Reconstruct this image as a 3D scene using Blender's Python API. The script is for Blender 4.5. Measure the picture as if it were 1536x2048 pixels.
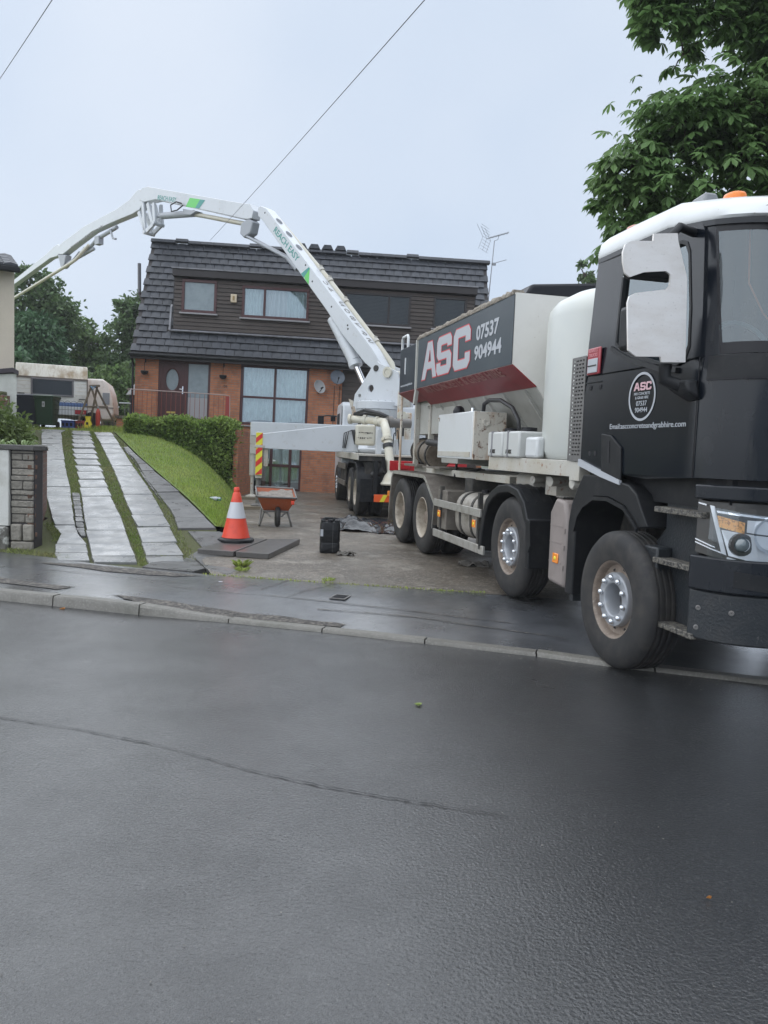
import bpy, bmesh, math, random
import numpy as np
from mathutils import Matrix, Vector, Euler
random.seed(7); rng = np.random.default_rng(7)
for o in list(bpy.data.objects): bpy.data.objects.remove(o)
S = bpy.context.scene; COL = S.collection
rad = math.radians

# ---------------------------------------------------------------- camera, sky, sun, exposure
ROLL, HZ, FPX = .038, 901., 1550.
_r = math.atan(ROLL); _p = math.atan((1024-HZ)/FPX/math.cos(_r))
cF = Vector((0, math.cos(_p), -math.sin(_p))); cU0 = Vector((0, math.sin(_p), math.cos(_p)))
cR = math.cos(_r)*Vector((1, 0, 0))+math.sin(_r)*cU0; cU = -math.sin(_r)*Vector((1, 0, 0))+math.cos(_r)*cU0
cam = bpy.data.cameras.new('camera'); cam.sensor_fit = 'VERTICAL'; cam.sensor_height = 32; cam.lens = 32*FPX/2048
cam.clip_start = .05; cam.clip_end = 3000
co = bpy.data.objects.new('camera', cam); COL.objects.link(co)
co.matrix_world = Matrix(((cR.x, cU.x, -cF.x, 0), (cR.y, cU.y, -cF.y, 0), (cR.z, cU.z, -cF.z, 1.6), (0, 0, 0, 1)))
S.camera = co
SUN_EL, SUN_AZ = rad(56), rad(278)
w = bpy.data.worlds.new('World'); S.world = w; w.use_nodes = True
nt = w.node_tree; nt.nodes.clear()
def nn(nt, t, **k):
    n = nt.nodes.new(t)
    for a, b in k.items(): setattr(n, a, b)
    return n
sky = nn(nt, 'ShaderNodeTexSky', sky_type='NISHITA', sun_disc=False, sun_elevation=SUN_EL, sun_rotation=SUN_AZ, air_density=1.0, dust_density=4.0, ozone_density=1.0)
hs = nn(nt, 'ShaderNodeHueSaturation'); hs.inputs['Saturation'].default_value = .5
# overcast: the blue sky is veiled by an even, faintly mottled cloud layer
tc = nn(nt, 'ShaderNodeTexCoord'); no = nn(nt, 'ShaderNodeTexNoise'); no.inputs['Scale'].default_value = 2.2; no.inputs['Detail'].default_value = 3
rp = nn(nt, 'ShaderNodeValToRGB'); rp.color_ramp.elements[0].color = (5.5, 6.55, 8.1, 1); rp.color_ramp.elements[1].color = (6.9, 7.65, 8.8, 1)
rp.color_ramp.elements[0].position = .3; rp.color_ramp.elements[1].position = .7
mx = nn(nt, 'ShaderNodeMix', data_type='RGBA'); mx.inputs[0].default_value = .86
bg = nn(nt, 'ShaderNodeBackground'); bg.inputs['Strength'].default_value = .052
out = nn(nt, 'ShaderNodeOutputWorld')
L = nt.links.new
L(sky.outputs[0], hs.inputs['Color']); L(tc.outputs['Generated'], no.inputs['Vector']); L(no.outputs['Fac'], rp.inputs[0])
L(hs.outputs[0], mx.inputs[6]); L(rp.outputs[0], mx.inputs[7]); L(mx.outputs[2], bg.inputs[0]); L(bg.outputs[0], out.inputs[0])
sl = bpy.data.lights.new('sun', 'SUN'); sl.energy = 1.5; sl.angle = rad(150); sl.color = (.965, .985, 1)
so = bpy.data.objects.new('sun', sl); COL.objects.link(so)
sd = Vector((math.cos(SUN_EL)*math.sin(SUN_AZ), math.cos(SUN_EL)*math.cos(SUN_AZ), math.sin(SUN_EL)))
so.rotation_euler = (-sd).to_track_quat('-Z', 'Y').to_euler(); so.location = (0, -5, 30)
S.view_settings.view_transform = 'Standard'; S.view_settings.look = 'None'; S.view_settings.gamma = 1; S.view_settings.exposure = 1.18
S.view_settings.use_curve_mapping = False
S.render.engine = 'CYCLES'; S.render.resolution_x = 768; S.render.resolution_y = 1024
S.cycles.max_bounces = 8; S.cycles.transparent_max_bounces = 12; S.cycles.use_denoising = True

# ---------------------------------------------------------------- mesh builder
class MB:
    def __init__(s): s.v = []; s.f = []; s.mi = []; s.m = 0
    def add(s, vs, fs):
        b = len(s.v); s.v.extend(tuple(v) for v in vs); s.f.extend(tuple(b+i for i in f) for f in fs); s.mi.extend([s.m]*len(fs)); return s
    def box(s, x0, x1, y0, y1, z0, z1):
        if x0 > x1: x0, x1 = x1, x0
        if y0 > y1: y0, y1 = y1, y0
        if z0 > z1: z0, z1 = z1, z0
        return s.add([(x0,y0,z0),(x1,y0,z0),(x1,y1,z0),(x0,y1,z0),(x0,y0,z1),(x1,y0,z1),(x1,y1,z1),(x0,y1,z1)],
                     [(0,3,2,1),(4,5,6,7),(0,1,5,4),(1,2,6,5),(2,3,7,6),(3,0,4,7)])
    def hexa(s, p): return s.add(p, [(0,3,2,1),(4,5,6,7),(0,1,5,4),(1,2,6,5),(2,3,7,6),(3,0,4,7)])
    def prism(s, poly, ax, a0, a1):
        # ax: 'x' poly=(y,z), 'y' poly=(x,z), 'z' poly=(x,y)
        area = sum(poly[i][0]*poly[(i+1) % len(poly)][1]-poly[(i+1) % len(poly)][0]*poly[i][1] for i in range(len(poly)))
        if area < 0: poly = poly[::-1]
        m = {'x': lambda p, a: (a, p[0], p[1]), 'y': lambda p, a: (p[0], a, p[1]), 'z': lambda p, a: (p[0], p[1], a)}[ax]
        n = len(poly); vs = [m(p, a0) for p in poly]+[m(p, a1) for p in poly]
        fs = [tuple(range(n))[::-1], tuple(range(n, 2*n))]+[(i, (i+1) % n, n+(i+1) % n, n+i) for i in range(n)]
        if (a1 < a0) != (ax == 'y'): fs = [f[::-1] for f in fs]
        return s.add(vs, fs)
    def tube(s, pts, r, n=10, cap=True):
        pts = [Vector(p) for p in pts]; rs = r if isinstance(r, (list, tuple)) else [r]*len(pts)
        rings = []; up = None
        for i, p in enumerate(pts):
            t = (pts[min(i+1, len(pts)-1)]-pts[max(i-1, 0)]).normalized()
            if up is None: up = Vector((0, 0, 1)) if abs(t.z) < .9 else Vector((1, 0, 0))
            a = t.cross(up).normalized(); b = a.cross(t).normalized(); up = b
            rings.append([p+rs[i]*(math.cos(2*math.pi*k/n)*a+math.sin(2*math.pi*k/n)*b) for k in range(n)])
        return s.loft(rings, cap)
    def loft(s, rings, cap=True, closed=True):
        n = len(rings[0]); vs = [v for r in rings for v in r]; fs = []
        for i in range(len(rings)-1):
            for k in range(n if closed else n-1):
                k2 = (k+1) % n; fs.append((i*n+k, i*n+k2, (i+1)*n+k2, (i+1)*n+k))
        if cap: fs += [tuple(range(n))[::-1], tuple(range((len(rings)-1)*n, len(rings)*n))]
        return s.add(vs, fs)
    def lathe(s, prof, n=24, o=(0, 0, 0), ax=(0, 0, 1), cap=True):
        o = Vector(o); ax = Vector(ax).normalized(); q = Vector((0, 0, 1)) if abs(ax.z) < .9 else Vector((1, 0, 0))
        a = ax.cross(q).normalized(); b = ax.cross(a)
        return s.loft([[o+ax*t+r*(math.cos(2*math.pi*k/n)*a+math.sin(2*math.pi*k/n)*b) for k in range(n)] for r, t in prof], cap)
    def cyl(s, p0, p1, r, n=14): return s.tube([p0, p1], r, n)
    def grid(s, fn, nu, nv):
        vs = [fn(i/nu, j/nv) for j in range(nv+1) for i in range(nu+1)]
        return s.add(vs, [(j*(nu+1)+i, j*(nu+1)+i+1, (j+1)*(nu+1)+i+1, (j+1)*(nu+1)+i) for j in range(nv) for i in range(nu)])
    def xf(s, M): s.v = [tuple(M @ Vector(v)) for v in s.v]; return s

def curve_mesh(loops, ext, off=0.):
    cu = bpy.data.curves.new('t', 'CURVE'); cu.dimensions = '2D'; cu.fill_mode = 'BOTH'; cu.extrude = ext/2; cu.offset = off
    for lp in loops:
        sp = cu.splines.new('POLY'); sp.points.add(len(lp)-1); sp.use_cyclic_u = True
        for p, q in zip(sp.points, lp): p.co = (q[0], q[1], 0, 1)
    return _cm(cu)
def _cm(cu):
    o = bpy.data.objects.new('t', cu); COL.objects.link(o)
    me = bpy.data.meshes.new_from_object(o)
    vs = [tuple(v.co) for v in me.vertices]; fs = [tuple(p.vertices) for p in me.polygons]
    bpy.data.objects.remove(o); bpy.data.curves.remove(cu); bpy.data.meshes.remove(me)
    return vs, fs
def text_mesh(body, wd, ht, ext=.003, bold=0., space=1., line=1.):
    cu = bpy.data.curves.new('t', 'FONT'); cu.body = body; cu.size = 1; cu.offset = bold; cu.align_x = 'CENTER'; cu.space_character = space; cu.space_line = line
    cu.resolution_u = 3; cu.extrude = .5
    vs, fs = _cm(cu)
    a = np.array(vs); lo = a.min(0); hi = a.max(0)
    a[:, 0] = (a[:, 0]-lo[0])/(hi[0]-lo[0])*wd; a[:, 1] = (a[:, 1]-lo[1])/(hi[1]-lo[1])*ht; a[:, 2] *= ext
    return a.tolist(), fs
def frame(o, u, v):
    u = Vector(u).normalized(); v = Vector(v); n = u.cross(v).normalized(); v = n.cross(u); o = Vector(o)
    return Matrix(((u.x, v.x, n.x, o.x), (u.y, v.y, n.y, o.y), (u.z, v.z, n.z, o.z), (0, 0, 0, 1)))
def flat(loops, ext, fr, off=0.):
    m = MB(); vs, fs = curve_mesh(loops, ext, off); m.add([fr @ Vector(v) for v in vs], fs); return m
def text(body, wd, ht, fr, **k):
    m = MB(); vs, fs = text_mesh(body, wd, ht, **k); m.add([fr @ Vector(v) for v in vs], fs); return m

WM = {}
I4 = Matrix.Identity(4)
def setmesh(me, m, mats, smooth):
    me.from_pydata([tuple(v) for v in m.v], [], m.f); me.update()
    if len(m.f) < 6000:
        b = bmesh.new(); b.from_mesh(me); bmesh.ops.recalc_face_normals(b, faces=b.faces); b.to_mesh(me); b.free()
    for t in mats: me.materials.append(t)
    if len(mats) > 1: me.polygons.foreach_set('material_index', m.mi)
    if smooth is not None:
        me.polygons.foreach_set('use_smooth', [True]*len(me.polygons))
        if smooth < 179: me.set_sharp_from_angle(angle=rad(smooth))
def obj(name, m, mat, parent=None, fr=None, smooth=None, bevel=0., seg=2, **props):
    mats = mat if isinstance(mat, (list, tuple)) else [mat]
    me = bpy.data.meshes.new(name)
    if parent is not None and fr is not None: m.xf(WM[parent].inverted() @ fr)
    bm = None
    setmesh(me, m, mats, smooth)
    o = bpy.data.objects.new(name, me); COL.objects.link(o)
    if parent is not None: o.parent = parent; WM[o] = WM[parent]
    else:
        o.matrix_world = fr or I4; WM[o] = (fr or I4).copy()
    if bevel:
        b = o.modifiers.new('bevel', 'BEVEL'); b.width = bevel; b.segments = seg; b.limit_method = 'ANGLE'; b.angle_limit = rad(40)
        if smooth is None:
            me.polygons.foreach_set('use_smooth', [True]*len(me.polygons)); me.set_sharp_from_angle(angle=rad(30)); b.harden_normals = False
    for k, v in props.items(): o[k] = v
    return o
def inst(src, parent, M, name=None, data=None):  # linked copy
    # M: matrix local to the parent
    o = bpy.data.objects.new(name or src.name.split('.')[0], data or src.data); COL.objects.link(o)
    o.parent = parent; o.matrix_local = M; WM[o] = WM[parent] @ M
    return o
def copytree(o, parent, M):
    c = o.copy(); COL.objects.link(c); c.parent = parent
    if parent is not None: c.matrix_parent_inverse = I4
    c.matrix_basis = M; WM[c] = (WM[parent] if parent is not None else I4) @ M
    for ch in o.children: copytree(ch, c, ch.matrix_basis.copy())
    return c
def thing(name, label, cat, fr=None, group=None):
    o = bpy.data.objects.new(name, None); COL.objects.link(o); o.empty_display_size = .3
    fr = fr or I4; o.matrix_world = fr; WM[o] = fr.copy(); o['label'] = label; o['category'] = cat
    if group: o['group'] = group
    return o
def T(x, y, z=0): return Matrix.Translation((x, y, z))
def RZ(a): return Matrix.Rotation(a, 4, 'Z')
def RX(a): return Matrix.Rotation(a, 4, 'X')
def RY(a): return Matrix.Rotation(a, 4, 'Y')

# ---------------------------------------------------------------- materials
def mat(name, col, rough=.5, metal=0., spec=.5, var=(), bump=(), rand=0., island=0., coat=0., crough=.08, cior=1.5, cfilm=.3, rvar=None, coord='Object', trans=0.):
    """var: (scale, lo, hi, colour2, amount, stretch) noise layers; bump: (scale, strength, distance)"""
    m = bpy.data.materials.new(name); m.use_nodes = True; t = m.node_tree; b = t.nodes['Principled BSDF']; L = t.links.new
    b.inputs['Roughness'].default_value = rough; b.inputs['Metallic'].default_value = metal; b.inputs['Specular IOR Level'].default_value = spec
    b.inputs['Coat Weight'].default_value = coat; b.inputs['Coat Roughness'].default_value = crough; b.inputs['Coat IOR'].default_value = cior
    tc = nn(t, 'ShaderNodeTexCoord'); vec = tc.outputs[coord]
    if coord == 'World': pass
    c = None
    rgb = nn(t, 'ShaderNodeRGB'); rgb.outputs[0].default_value = (*col, 1); c = rgb.outputs[0]
    for i, q in enumerate(var):
        sc, lo, hi, c2, amt = q[:5]; st = q[5] if len(q) > 5 else (1, 1, 1)
        mp = nn(t, 'ShaderNodeMapping'); mp.inputs['Scale'].default_value = st; mp.inputs['Location'].default_value = (i*3.7, i*1.3, i*2.1)
        n = nn(t, 'ShaderNodeTexNoise'); n.inputs['Scale'].default_value = sc; n.inputs['Detail'].default_value = 5; n.inputs['Roughness'].default_value = .6
        r = nn(t, 'ShaderNodeMapRange'); r.inputs['From Min'].default_value = lo; r.inputs['From Max'].default_value = hi; r.inputs['To Max'].default_value = amt
        x = nn(t, 'ShaderNodeMix', data_type='RGBA'); x.inputs[7].default_value = (*c2, 1)
        L(vec, mp.inputs[0]); L(mp.outputs[0], n.inputs['Vector']); L(n.outputs['Fac'], r.inputs[0]); L(r.outputs[0], x.inputs[0]); L(c, x.inputs[6]); c = x.outputs[2]
    if rand or island:
        if rand: src = nn(t, 'ShaderNodeObjectInfo').outputs['Random']; a = rand
        else: src = nn(t, 'ShaderNodeNewGeometry').outputs['Random Per Island']; a = island
        r = nn(t, 'ShaderNodeMapRange'); r.inputs['To Min'].default_value = 1-a; r.inputs['To Max'].default_value = 1+a
        h = nn(t, 'ShaderNodeHueSaturation'); L(src, r.inputs[0]); L(r.outputs[0], h.inputs['Value']); L(c, h.inputs['Color']); c = h.outputs[0]
    L(c, b.inputs['Base Color'])
    if rvar:
        n = nn(t, 'ShaderNodeTexNoise'); n.inputs['Scale'].default_value = rvar[0]; n.inputs['Detail'].default_value = 4
        r = nn(t, 'ShaderNodeMapRange'); r.inputs['From Min'].default_value = .35; r.inputs['From Max'].default_value = .65; r.inputs['To Min'].default_value = rvar[1]; r.inputs['To Max'].default_value = rvar[2]
        L(vec, n.inputs['Vector']); L(n.outputs['Fac'], r.inputs[0]); L(r.outputs[0], b.inputs['Roughness'])
    prev = None
    for sc, stg, dist in bump:
        n = nn(t, 'ShaderNodeTexNoise'); n.inputs['Scale'].default_value = sc; n.inputs['Detail'].default_value = 4
        bp = nn(t, 'ShaderNodeBump'); bp.inputs['Strength'].default_value = stg; bp.inputs['Distance'].default_value = dist
        L(vec, n.inputs['Vector']); L(n.outputs['Fac'], bp.inputs['Height'])
        if prev: L(prev, bp.inputs['Normal'])
        prev = bp.outputs[0]
    if prev: L(prev, b.inputs['Normal'])
    if prev and coat and crough > .1:      # the water film lies flatter than the grain below it
        n = nn(t, 'ShaderNodeTexNoise'); n.inputs['Scale'].default_value = 70; n.inputs['Detail'].default_value = 5; L(vec, n.inputs['Vector'])
        bp = nn(t, 'ShaderNodeBump'); bp.inputs['Strength'].default_value = cfilm; bp.inputs['Distance'].default_value = .01; L(n.outputs['Fac'], bp.inputs['Height']); L(bp.outputs[0], b.inputs['Coat Normal'])
        n = nn(t, 'ShaderNodeTexNoise'); n.inputs['Scale'].default_value = 1.6; n.inputs['Detail'].default_value = 7; n.inputs['Roughness'].default_value = .65; L(vec, n.inputs['Vector'])
        r = nn(t, 'ShaderNodeMapRange'); r.inputs['From Min'].default_value = .38; r.inputs['From Max'].default_value = .62; r.inputs['To Min'].default_value = coat*.82; r.inputs['To Max'].default_value = coat
        L(n.outputs['Fac'], r.inputs[0]); L(r.outputs[0], b.inputs['Coat Weight'])
    return m
def leafmat(name, col, col2, isl=.35, tr=.35, rough=.45):
    m = mat(name, col, rough, var=[(1.3, .35, .65, col2, 1.)], island=isl, spec=.4)
    t = m.node_tree; b = t.nodes['Principled BSDF']; o = t.nodes['Material Output']
    tl = nn(t, 'ShaderNodeBsdfTranslucent'); x = nn(t, 'ShaderNodeMixShader'); x.inputs[0].default_value = tr
    src = b.inputs['Base Color'].links[0].from_socket
    t.links.new(src, tl.inputs[0]); t.links.new(b.outputs[0], x.inputs[1]); t.links.new(tl.outputs[0], x.inputs[2]); t.links.new(x.outputs[0], o.inputs[0])
    return m
def glassmat(name, tint=(.8, .85, .87), base=.06, rough=.02):
    m = bpy.data.materials.new(name); m.use_nodes = True; t = m.node_tree; t.nodes.remove(t.nodes['Principled BSDF']); o = t.nodes['Material Output']
    g = nn(t, 'ShaderNodeBsdfGlossy'); g.inputs['Roughness'].default_value = rough; g.inputs['Color'].default_value = (.86, .95, 1, 1); tr = nn(t, 'ShaderNodeBsdfTransparent'); tr.inputs[0].default_value = (*tint, 1)
    lw = nn(t, 'ShaderNodeFresnel'); lw.inputs['IOR'].default_value = 1.5
    ad = nn(t, 'ShaderNodeMath', operation='MAXIMUM'); ad.inputs[1].default_value = base
    x = nn(t, 'ShaderNodeMixShader'); Lk = t.links.new
    Lk(lw.outputs[0], ad.inputs[0]); Lk(ad.outputs[0], x.inputs[0]); Lk(tr.outputs[0], x.inputs[1]); Lk(g.outputs[0], x.inputs[2]); Lk(x.outputs[0], o.inputs[0])
    return m

GRIME = (.10, .085, .065); RUST = (.22, .075, .02)
mRoad = mat('wet_asphalt', (.019, .0225, .028), .42, spec=.5, coat=1., crough=.24, cior=1.75, cfilm=.4, coord='Object', var=[(.5, .35, .7, (.034, .036, .039), .6), (75, .53, .68, (.15, .15, .15), .6), (95, .5, .62, (.002, .002, .002), .85), (3, .5, .8, (.012, .013, .015), .7), (.9, .58, .7, (.012, .014, .017), .4, (1, 2.2, 1)), (7, .66, .72, (.07, .07, .068), .6)], rvar=(.7, .27, .5), bump=[(85, 1., .028), (170, .7, .012), (1.2, .1, .05)])
mPave = mat('pavement_asphalt', (.07, .075, .084), .35, coat=1., crough=.16, cior=1.7, cfilm=.2, var=[(1.1, .4, .65, (.085, .084, .082), .7), (140, .5, .75, (.12, .12, .115), .4), (4, .55, .75, (.025, .025, .027), .7)], rvar=(1.3, .2, .55), bump=[(90, .35, .008), (1.5, .25, .04)])
mPatch = mat('worn_asphalt', (.06, .055, .05), .75, var=[(26, .47, .6, (.19, .17, .145), .85), (9, .5, .66, (.03, .027, .025), .8)], bump=[(30, .8, .03), (110, .4, .01)])
mKerb = mat('kerb_concrete', (.15, .142, .125), .5, var=[(6, .45, .7, (.11, .105, .09), .9), (60, .5, .7, (.26, .25, .23), .6), (2.5, .55, .75, (.07, .075, .055), .6)], rand=.12, bump=[(60, .4, .01)])
mFore = mat('forecourt_concrete', (.13, .105, .08), .5, var=[(.7, .42, .6, (.075, .06, .045), .9), (3.5, .5, .7, (.05, .042, .034), .8), (1.7, .55, .68, (.26, .235, .195), .7), (9, .5, .62, (.055, .045, .036), .75), (14, .56, .66, (.3, .27, .23), .6), (60, .5, .66, (.36, .33, .28), .75), (25, .5, .65, (.05, .042, .034), .6), (2.2, .6, .75, (.3, .28, .25), .5)], rvar=(1.0, .3, .6), bump=[(70, .5, .012), (3, .25, .03)])
mSlab = mat('wet_paving_slab', (.25, .248, .24), .42, coat=.2, crough=.3, cior=1.5, cfilm=.2, var=[(5, .4, .7, (.13, .14, .15), .8), (1.3, .5, .75, (.25, .255, .255), .6), (30, .6, .75, (.09, .095, .09), .6)], rand=.16, rvar=(4, .2, .5), bump=[(40, .25, .006)])
mSlabD = mat('dark_paving_slab', (.11, .108, .105), .4, var=[(5, .4, .7, (.07, .07, .07), .8), (30, .6, .75, (.18, .18, .17), .5)], rand=.2, rvar=(4, .25, .55), bump=[(40, .25, .006)])
mMoss = mat('mossy_soil', (.085, .095, .03), .9, var=[(14, .4, .65, (.10, .085, .05), .8), (60, .4, .7, (.05, .07, .015), .8)], bump=[(50, .8, .04)])
mLawn = mat('lawn_ground', (.16, .24, .04), .9, var=[(3, .4, .65, (.22, .25, .08), .8), (60, .4, .7, (.04, .08, .012), .8)], bump=[(50, .8, .05)])
mSoil = mat('dark_soil', (.05, .04, .03), .9, bump=[(30, .8, .05)])
mStrip = leafmat('drive_grass_blades', (.16, .23, .05), (.24, .24, .10), .45, .35)
mGrass = leafmat('grass_blades', (.26, .36, .065), (.38, .42, .13), .4, .42)
mBrick = None
def brickmat(name, c1, c2, mort, bw=.225, rh=.075, ms=.01, vert='xz', bump=.5, noisec=(.10, .06, .05)):
    m = mat(name, c1, .75); t = m.node_tree; b = t.nodes['Principled BSDF']; Lk = t.links.new
    tc = nn(t, 'ShaderNodeTexCoord'); sx = nn(t, 'ShaderNodeSeparateXYZ'); cx = nn(t, 'ShaderNodeCombineXYZ')
    Lk(tc.outputs['Object'], sx.inputs[0])
    ad = nn(t, 'ShaderNodeMath', operation='ADD'); Lk(sx.outputs[0], ad.inputs[0]); Lk(sx.outputs[1], ad.inputs[1])
    Lk(ad.outputs[0], cx.inputs[0]); Lk(sx.outputs[2], cx.inputs[1])
    br = nn(t, 'ShaderNodeTexBrick'); br.offset = .5; br.inputs['Scale'].default_value = 1; br.inputs['Brick Width'].default_value = bw; br.inputs['Row Height'].default_value = rh; br.inputs['Mortar Size'].default_value = ms; br.inputs['Mortar Smooth'].default_value = .3
    br.inputs['Color1'].default_value = (*c1, 1); br.inputs['Color2'].default_value = (*c2, 1); br.inputs['Mortar'].default_value = (*mort, 1); br.inputs['Bias'].default_value = -.1
    Lk(cx.outputs[0], br.inputs['Vector'])
    n = nn(t, 'ShaderNodeTexNoise'); n.inputs['Scale'].default_value = 3.; n.inputs['Detail'].default_value = 6; Lk(tc.outputs['Object'], n.inputs['Vector'])
    r = nn(t, 'ShaderNodeMapRange'); r.inputs['From Min'].default_value = .5; r.inputs['From Max'].default_value = .8; r.inputs['To Max'].default_value = .7; Lk(n.outputs['Fac'], r.inputs[0])
    x = nn(t, 'ShaderNodeMix', data_type='RGBA'); x.inputs[7].default_value = (*noisec, 1); Lk(r.outputs[0], x.inputs[0]); Lk(br.outputs['Color'], x.inputs[6])
    Lk(x.outputs[2], b.inputs['Base Color'])
    bp = nn(t, 'ShaderNodeBump'); bp.inputs['Strength'].default_value = bump; bp.inputs['Distance'].default_value = .01; bp.invert = True
    Lk(br.outputs['Fac'], bp.inputs['Height']); Lk(bp.outputs[0], b.inputs['Normal'])
    return m
mBrick = brickmat('orange_brick', (.52, .20, .095), (.40, .145, .075), (.28, .2, .15))
mBrickRed = brickmat('weathered_red_brick', (.17, .075, .05), (.12, .06, .045), (.16, .13, .11))
mTile = mat('roof_tile', (.038, .042, .052), .5, var=[(3, .45, .7, (.06, .064, .074), .8), (22, .62, .74, (.3, .3, .29), .45), (9, .55, .75, (.035, .035, .04), .7)], rand=.2, bump=[(60, .3, .006)])
mTileS = mat('roof_tile_run', (.038, .042, .052), .5, var=[(3, .45, .7, (.06, .064, .074), .8), (22, .62, .74, (.3, .3, .29), .45), (9, .55, .75, (.035, .035, .04), .7)], island=.2, bump=[(60, .3, .006)])
mClad = mat('brown_cladding', (.046, .034, .028), .6, var=[(2, .4, .7, (.066, .05, .042), .8), (30, .5, .7, (.035, .028, .026), .6, (.1, 1, 1))], island=.15)
mFrame = mat('brown_window_frame', (.075, .028, .028), .4, var=[(6, .5, .8, (.05, .022, .024), .8)])
mDark = mat('dark_brown_timber', (.03, .025, .026), .6)
mLead = mat('lead_flashing', (.25, .25, .27), .5, var=[(5, .4, .7, (.13, .13, .14), .9)])
mSillG = mat('grey_sill', (.3, .29, .3), .5)
mCurt = mat('net_curtain', (.74, .86, .86), .8, var=[(9, .45, .6, (.55, .68, .68), .8, (1, 1, .45)), (40, .5, .65, (.86, .92, .92), .7)])
mCurtW = mat('white_curtain', (.85, .87, .87), .8, var=[(5, .4, .65, (.5, .55, .56), .8, (3, 1, .1))])
mBlind = mat('slatted_blind', (.22, .19, .17), .6)
mRoom = mat('dark_room', (.02, .02, .022), .9)
mPaleRoom = mat('pale_room', (.32, .35, .37), .9)
mGlassD = glassmat('dim_window_glass', (.6, .6, .6), .05)
mGlass = glassmat('window_glass', (.96, .98, .98), .19)
mFrost = mat('frosted_glass', (.24, .29, .31), .18, spec=.9, var=[(5, .4, .7, (.17, .21, .23), .7)])
mRender = mat('cream_render', (.60, .53, .43), .85, var=[(1.2, .45, .75, (.5, .44, .36), .7), (30, .5, .7, (.64, .57, .47), .5)], bump=[(60, .3, .01)])
mWhiteR = mat('white_render', (.6, .6, .56), .85, var=[(4, .5, .75, (.4, .39, .34), .8), (1.2, .55, .75, (.3, .3, .26), .6)], bump=[(40, .4, .01)])
mStone = mat('grey_walling_stone', (.25, .23, .195), .8, var=[(10, .45, .7, (.14, .13, .11), .8), (3, .5, .75, (.24, .22, .19), .8)], rand=.22, bump=[(22, .8, .03), (90, .4, .01)])
mCoping = mat('dark_coping', (.09, .085, .08), .7, var=[(6, .45, .7, (.05, .052, .04), .8)], bump=[(30, .6, .02)])
# vehicles
mBlack = mat('satin_black_paint', (.006, .0085, .013), .2, spec=.36, var=[(2.5, .5, .75, (.014, .016, .02), .8), (16, .6, .75, (.035, .035, .034), .45, (1, 1, .15)), (110, .7, .74, (.11, .11, .11), .35)], bump=[(.9, .04, .05)])
mPlas = mat('black_plastic', (.012, .013, .015), .5, spec=.3, var=[(9, .5, .7, (.025, .025, .026), .8), (70, .66, .74, (.1, .095, .085), .5)], bump=[(120, .15, .003)])
mSplat = mat('splashed_plastic', (.022, .026, .03), .4, spec=.35, var=[(75, .62, .7, (.2, .19, .175), .3, (1, 1, .35)), (8, .45, .7, (.035, .036, .038), .8)], bump=[(60, .4, .01)])
mTread = mat('concrete_spattered_step', (.13, .12, .10), .7, var=[(34, .46, .56, (.02, .02, .02), .9), (90, .55, .7, (.35, .34, .32), .7)], bump=[(50, .8, .02)])
mRub = mat('tyre_rubber', (.027, .027, .028), .65, spec=.3, var=[(7, .45, .7, (.07, .063, .056), .6), (2, .5, .75, (.044, .042, .04), .8)], bump=[(60, .15, .004)])
mHub = mat('silver_hub_paint', (.32, .335, .36), .35, metal=.3, var=[(20, .6, .75, (.25, .24, .22), .6)])
mNut = mat('bright_wheel_nut', (.62, .64, .67), .2, metal=.9)
mRim = mat('dirty_rim_steel', (.22, .175, .14), .6, var=[(9, .45, .7, (.12, .09, .07), .9), (40, .55, .7, (.33, .29, .25), .7)])
mRimC = mat('cream_rim', (.42, .37, .3), .45, var=[(5, .42, .66, (.2, .165, .125), .9), (30, .55, .7, (.2, .16, .12), .7)])
mChas = mat('chassis_grey', (.032, .031, .029), .7, var=[(7, .45, .7, (.1, .09, .075), .8)], bump=[(40, .3, .01)])
mAlu = mat('dull_aluminium', (.42, .41, .38), .5, metal=.5, var=[(6, .45, .7, (.26, .24, .2), .9), (60, .58, .7, (.12, .11, .1), .6)])
mAluD = mat('dirty_aluminium', (.2, .18, .155), .6, metal=.3, var=[(5, .4, .7, (.11, .095, .08), .9), (30, .6, .72, (.36, .34, .31), .6)], bump=[(60, .4, .008)])
mTank = mat('cream_fuel_tank', (.38, .355, .315), .45, metal=.2, var=[(4, .45, .7, (.2, .18, .15), .9, (1, 1, 2)), (40, .6, .7, (.1, .09, .08), .6)])
mPinkP = mat('dusty_grey_plastic', (.25, .215, .2), .55, var=[(4, .45, .75, (.18, .155, .145), .8)])
mWhite = mat('white_vehicle_paint', (.62, .64, .645), .32, var=[(2, .5, .75, (.54, .55, .535), .7), (30, .68, .74, (.3, .2, .12), .7)], coat=.2)
mWhiteD = mat('dirty_white_paint', (.48, .465, .42), .45, var=[(3, .45, .7, (.42, .38, .3), .8), (14, .6, .68, RUST, .75), (50, .64, .7, (.07, .05, .04), .8)])
mRusty = mat('rust_streaked_white', (.62, .59, .52), .5, var=[(6, .5, .66, (.42, .22, .09), .85, (1, 1, .3)), (16, .58, .68, (.13, .05, .02), .9), (40, .62, .7, (.08, .04, .02), .7)])
mWallW = mat('warm_white_panel', (.68, .665, .625), .4, var=[(2, .5, .75, (.58, .56, .52), .7), (40, .68, .74, (.3, .2, .12), .5)])
mHull = mat('grey_hopper_paint', (.42, .42, .39), .5, var=[(2.5, .45, .7, (.32, .315, .285), .8), (30, .66, .74, GRIME, .6)])
mNavy = mat('slate_blue_panel', (.035, .05, .062), .38, spec=.35, var=[(1.6, .45, .75, (.05, .066, .078), .8)])
mNavy2 = mat('black_navy_panel', (.014, .022, .032), .35, spec=.3, var=[(2, .45, .75, (.035, .05, .06), .8)])
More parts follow.
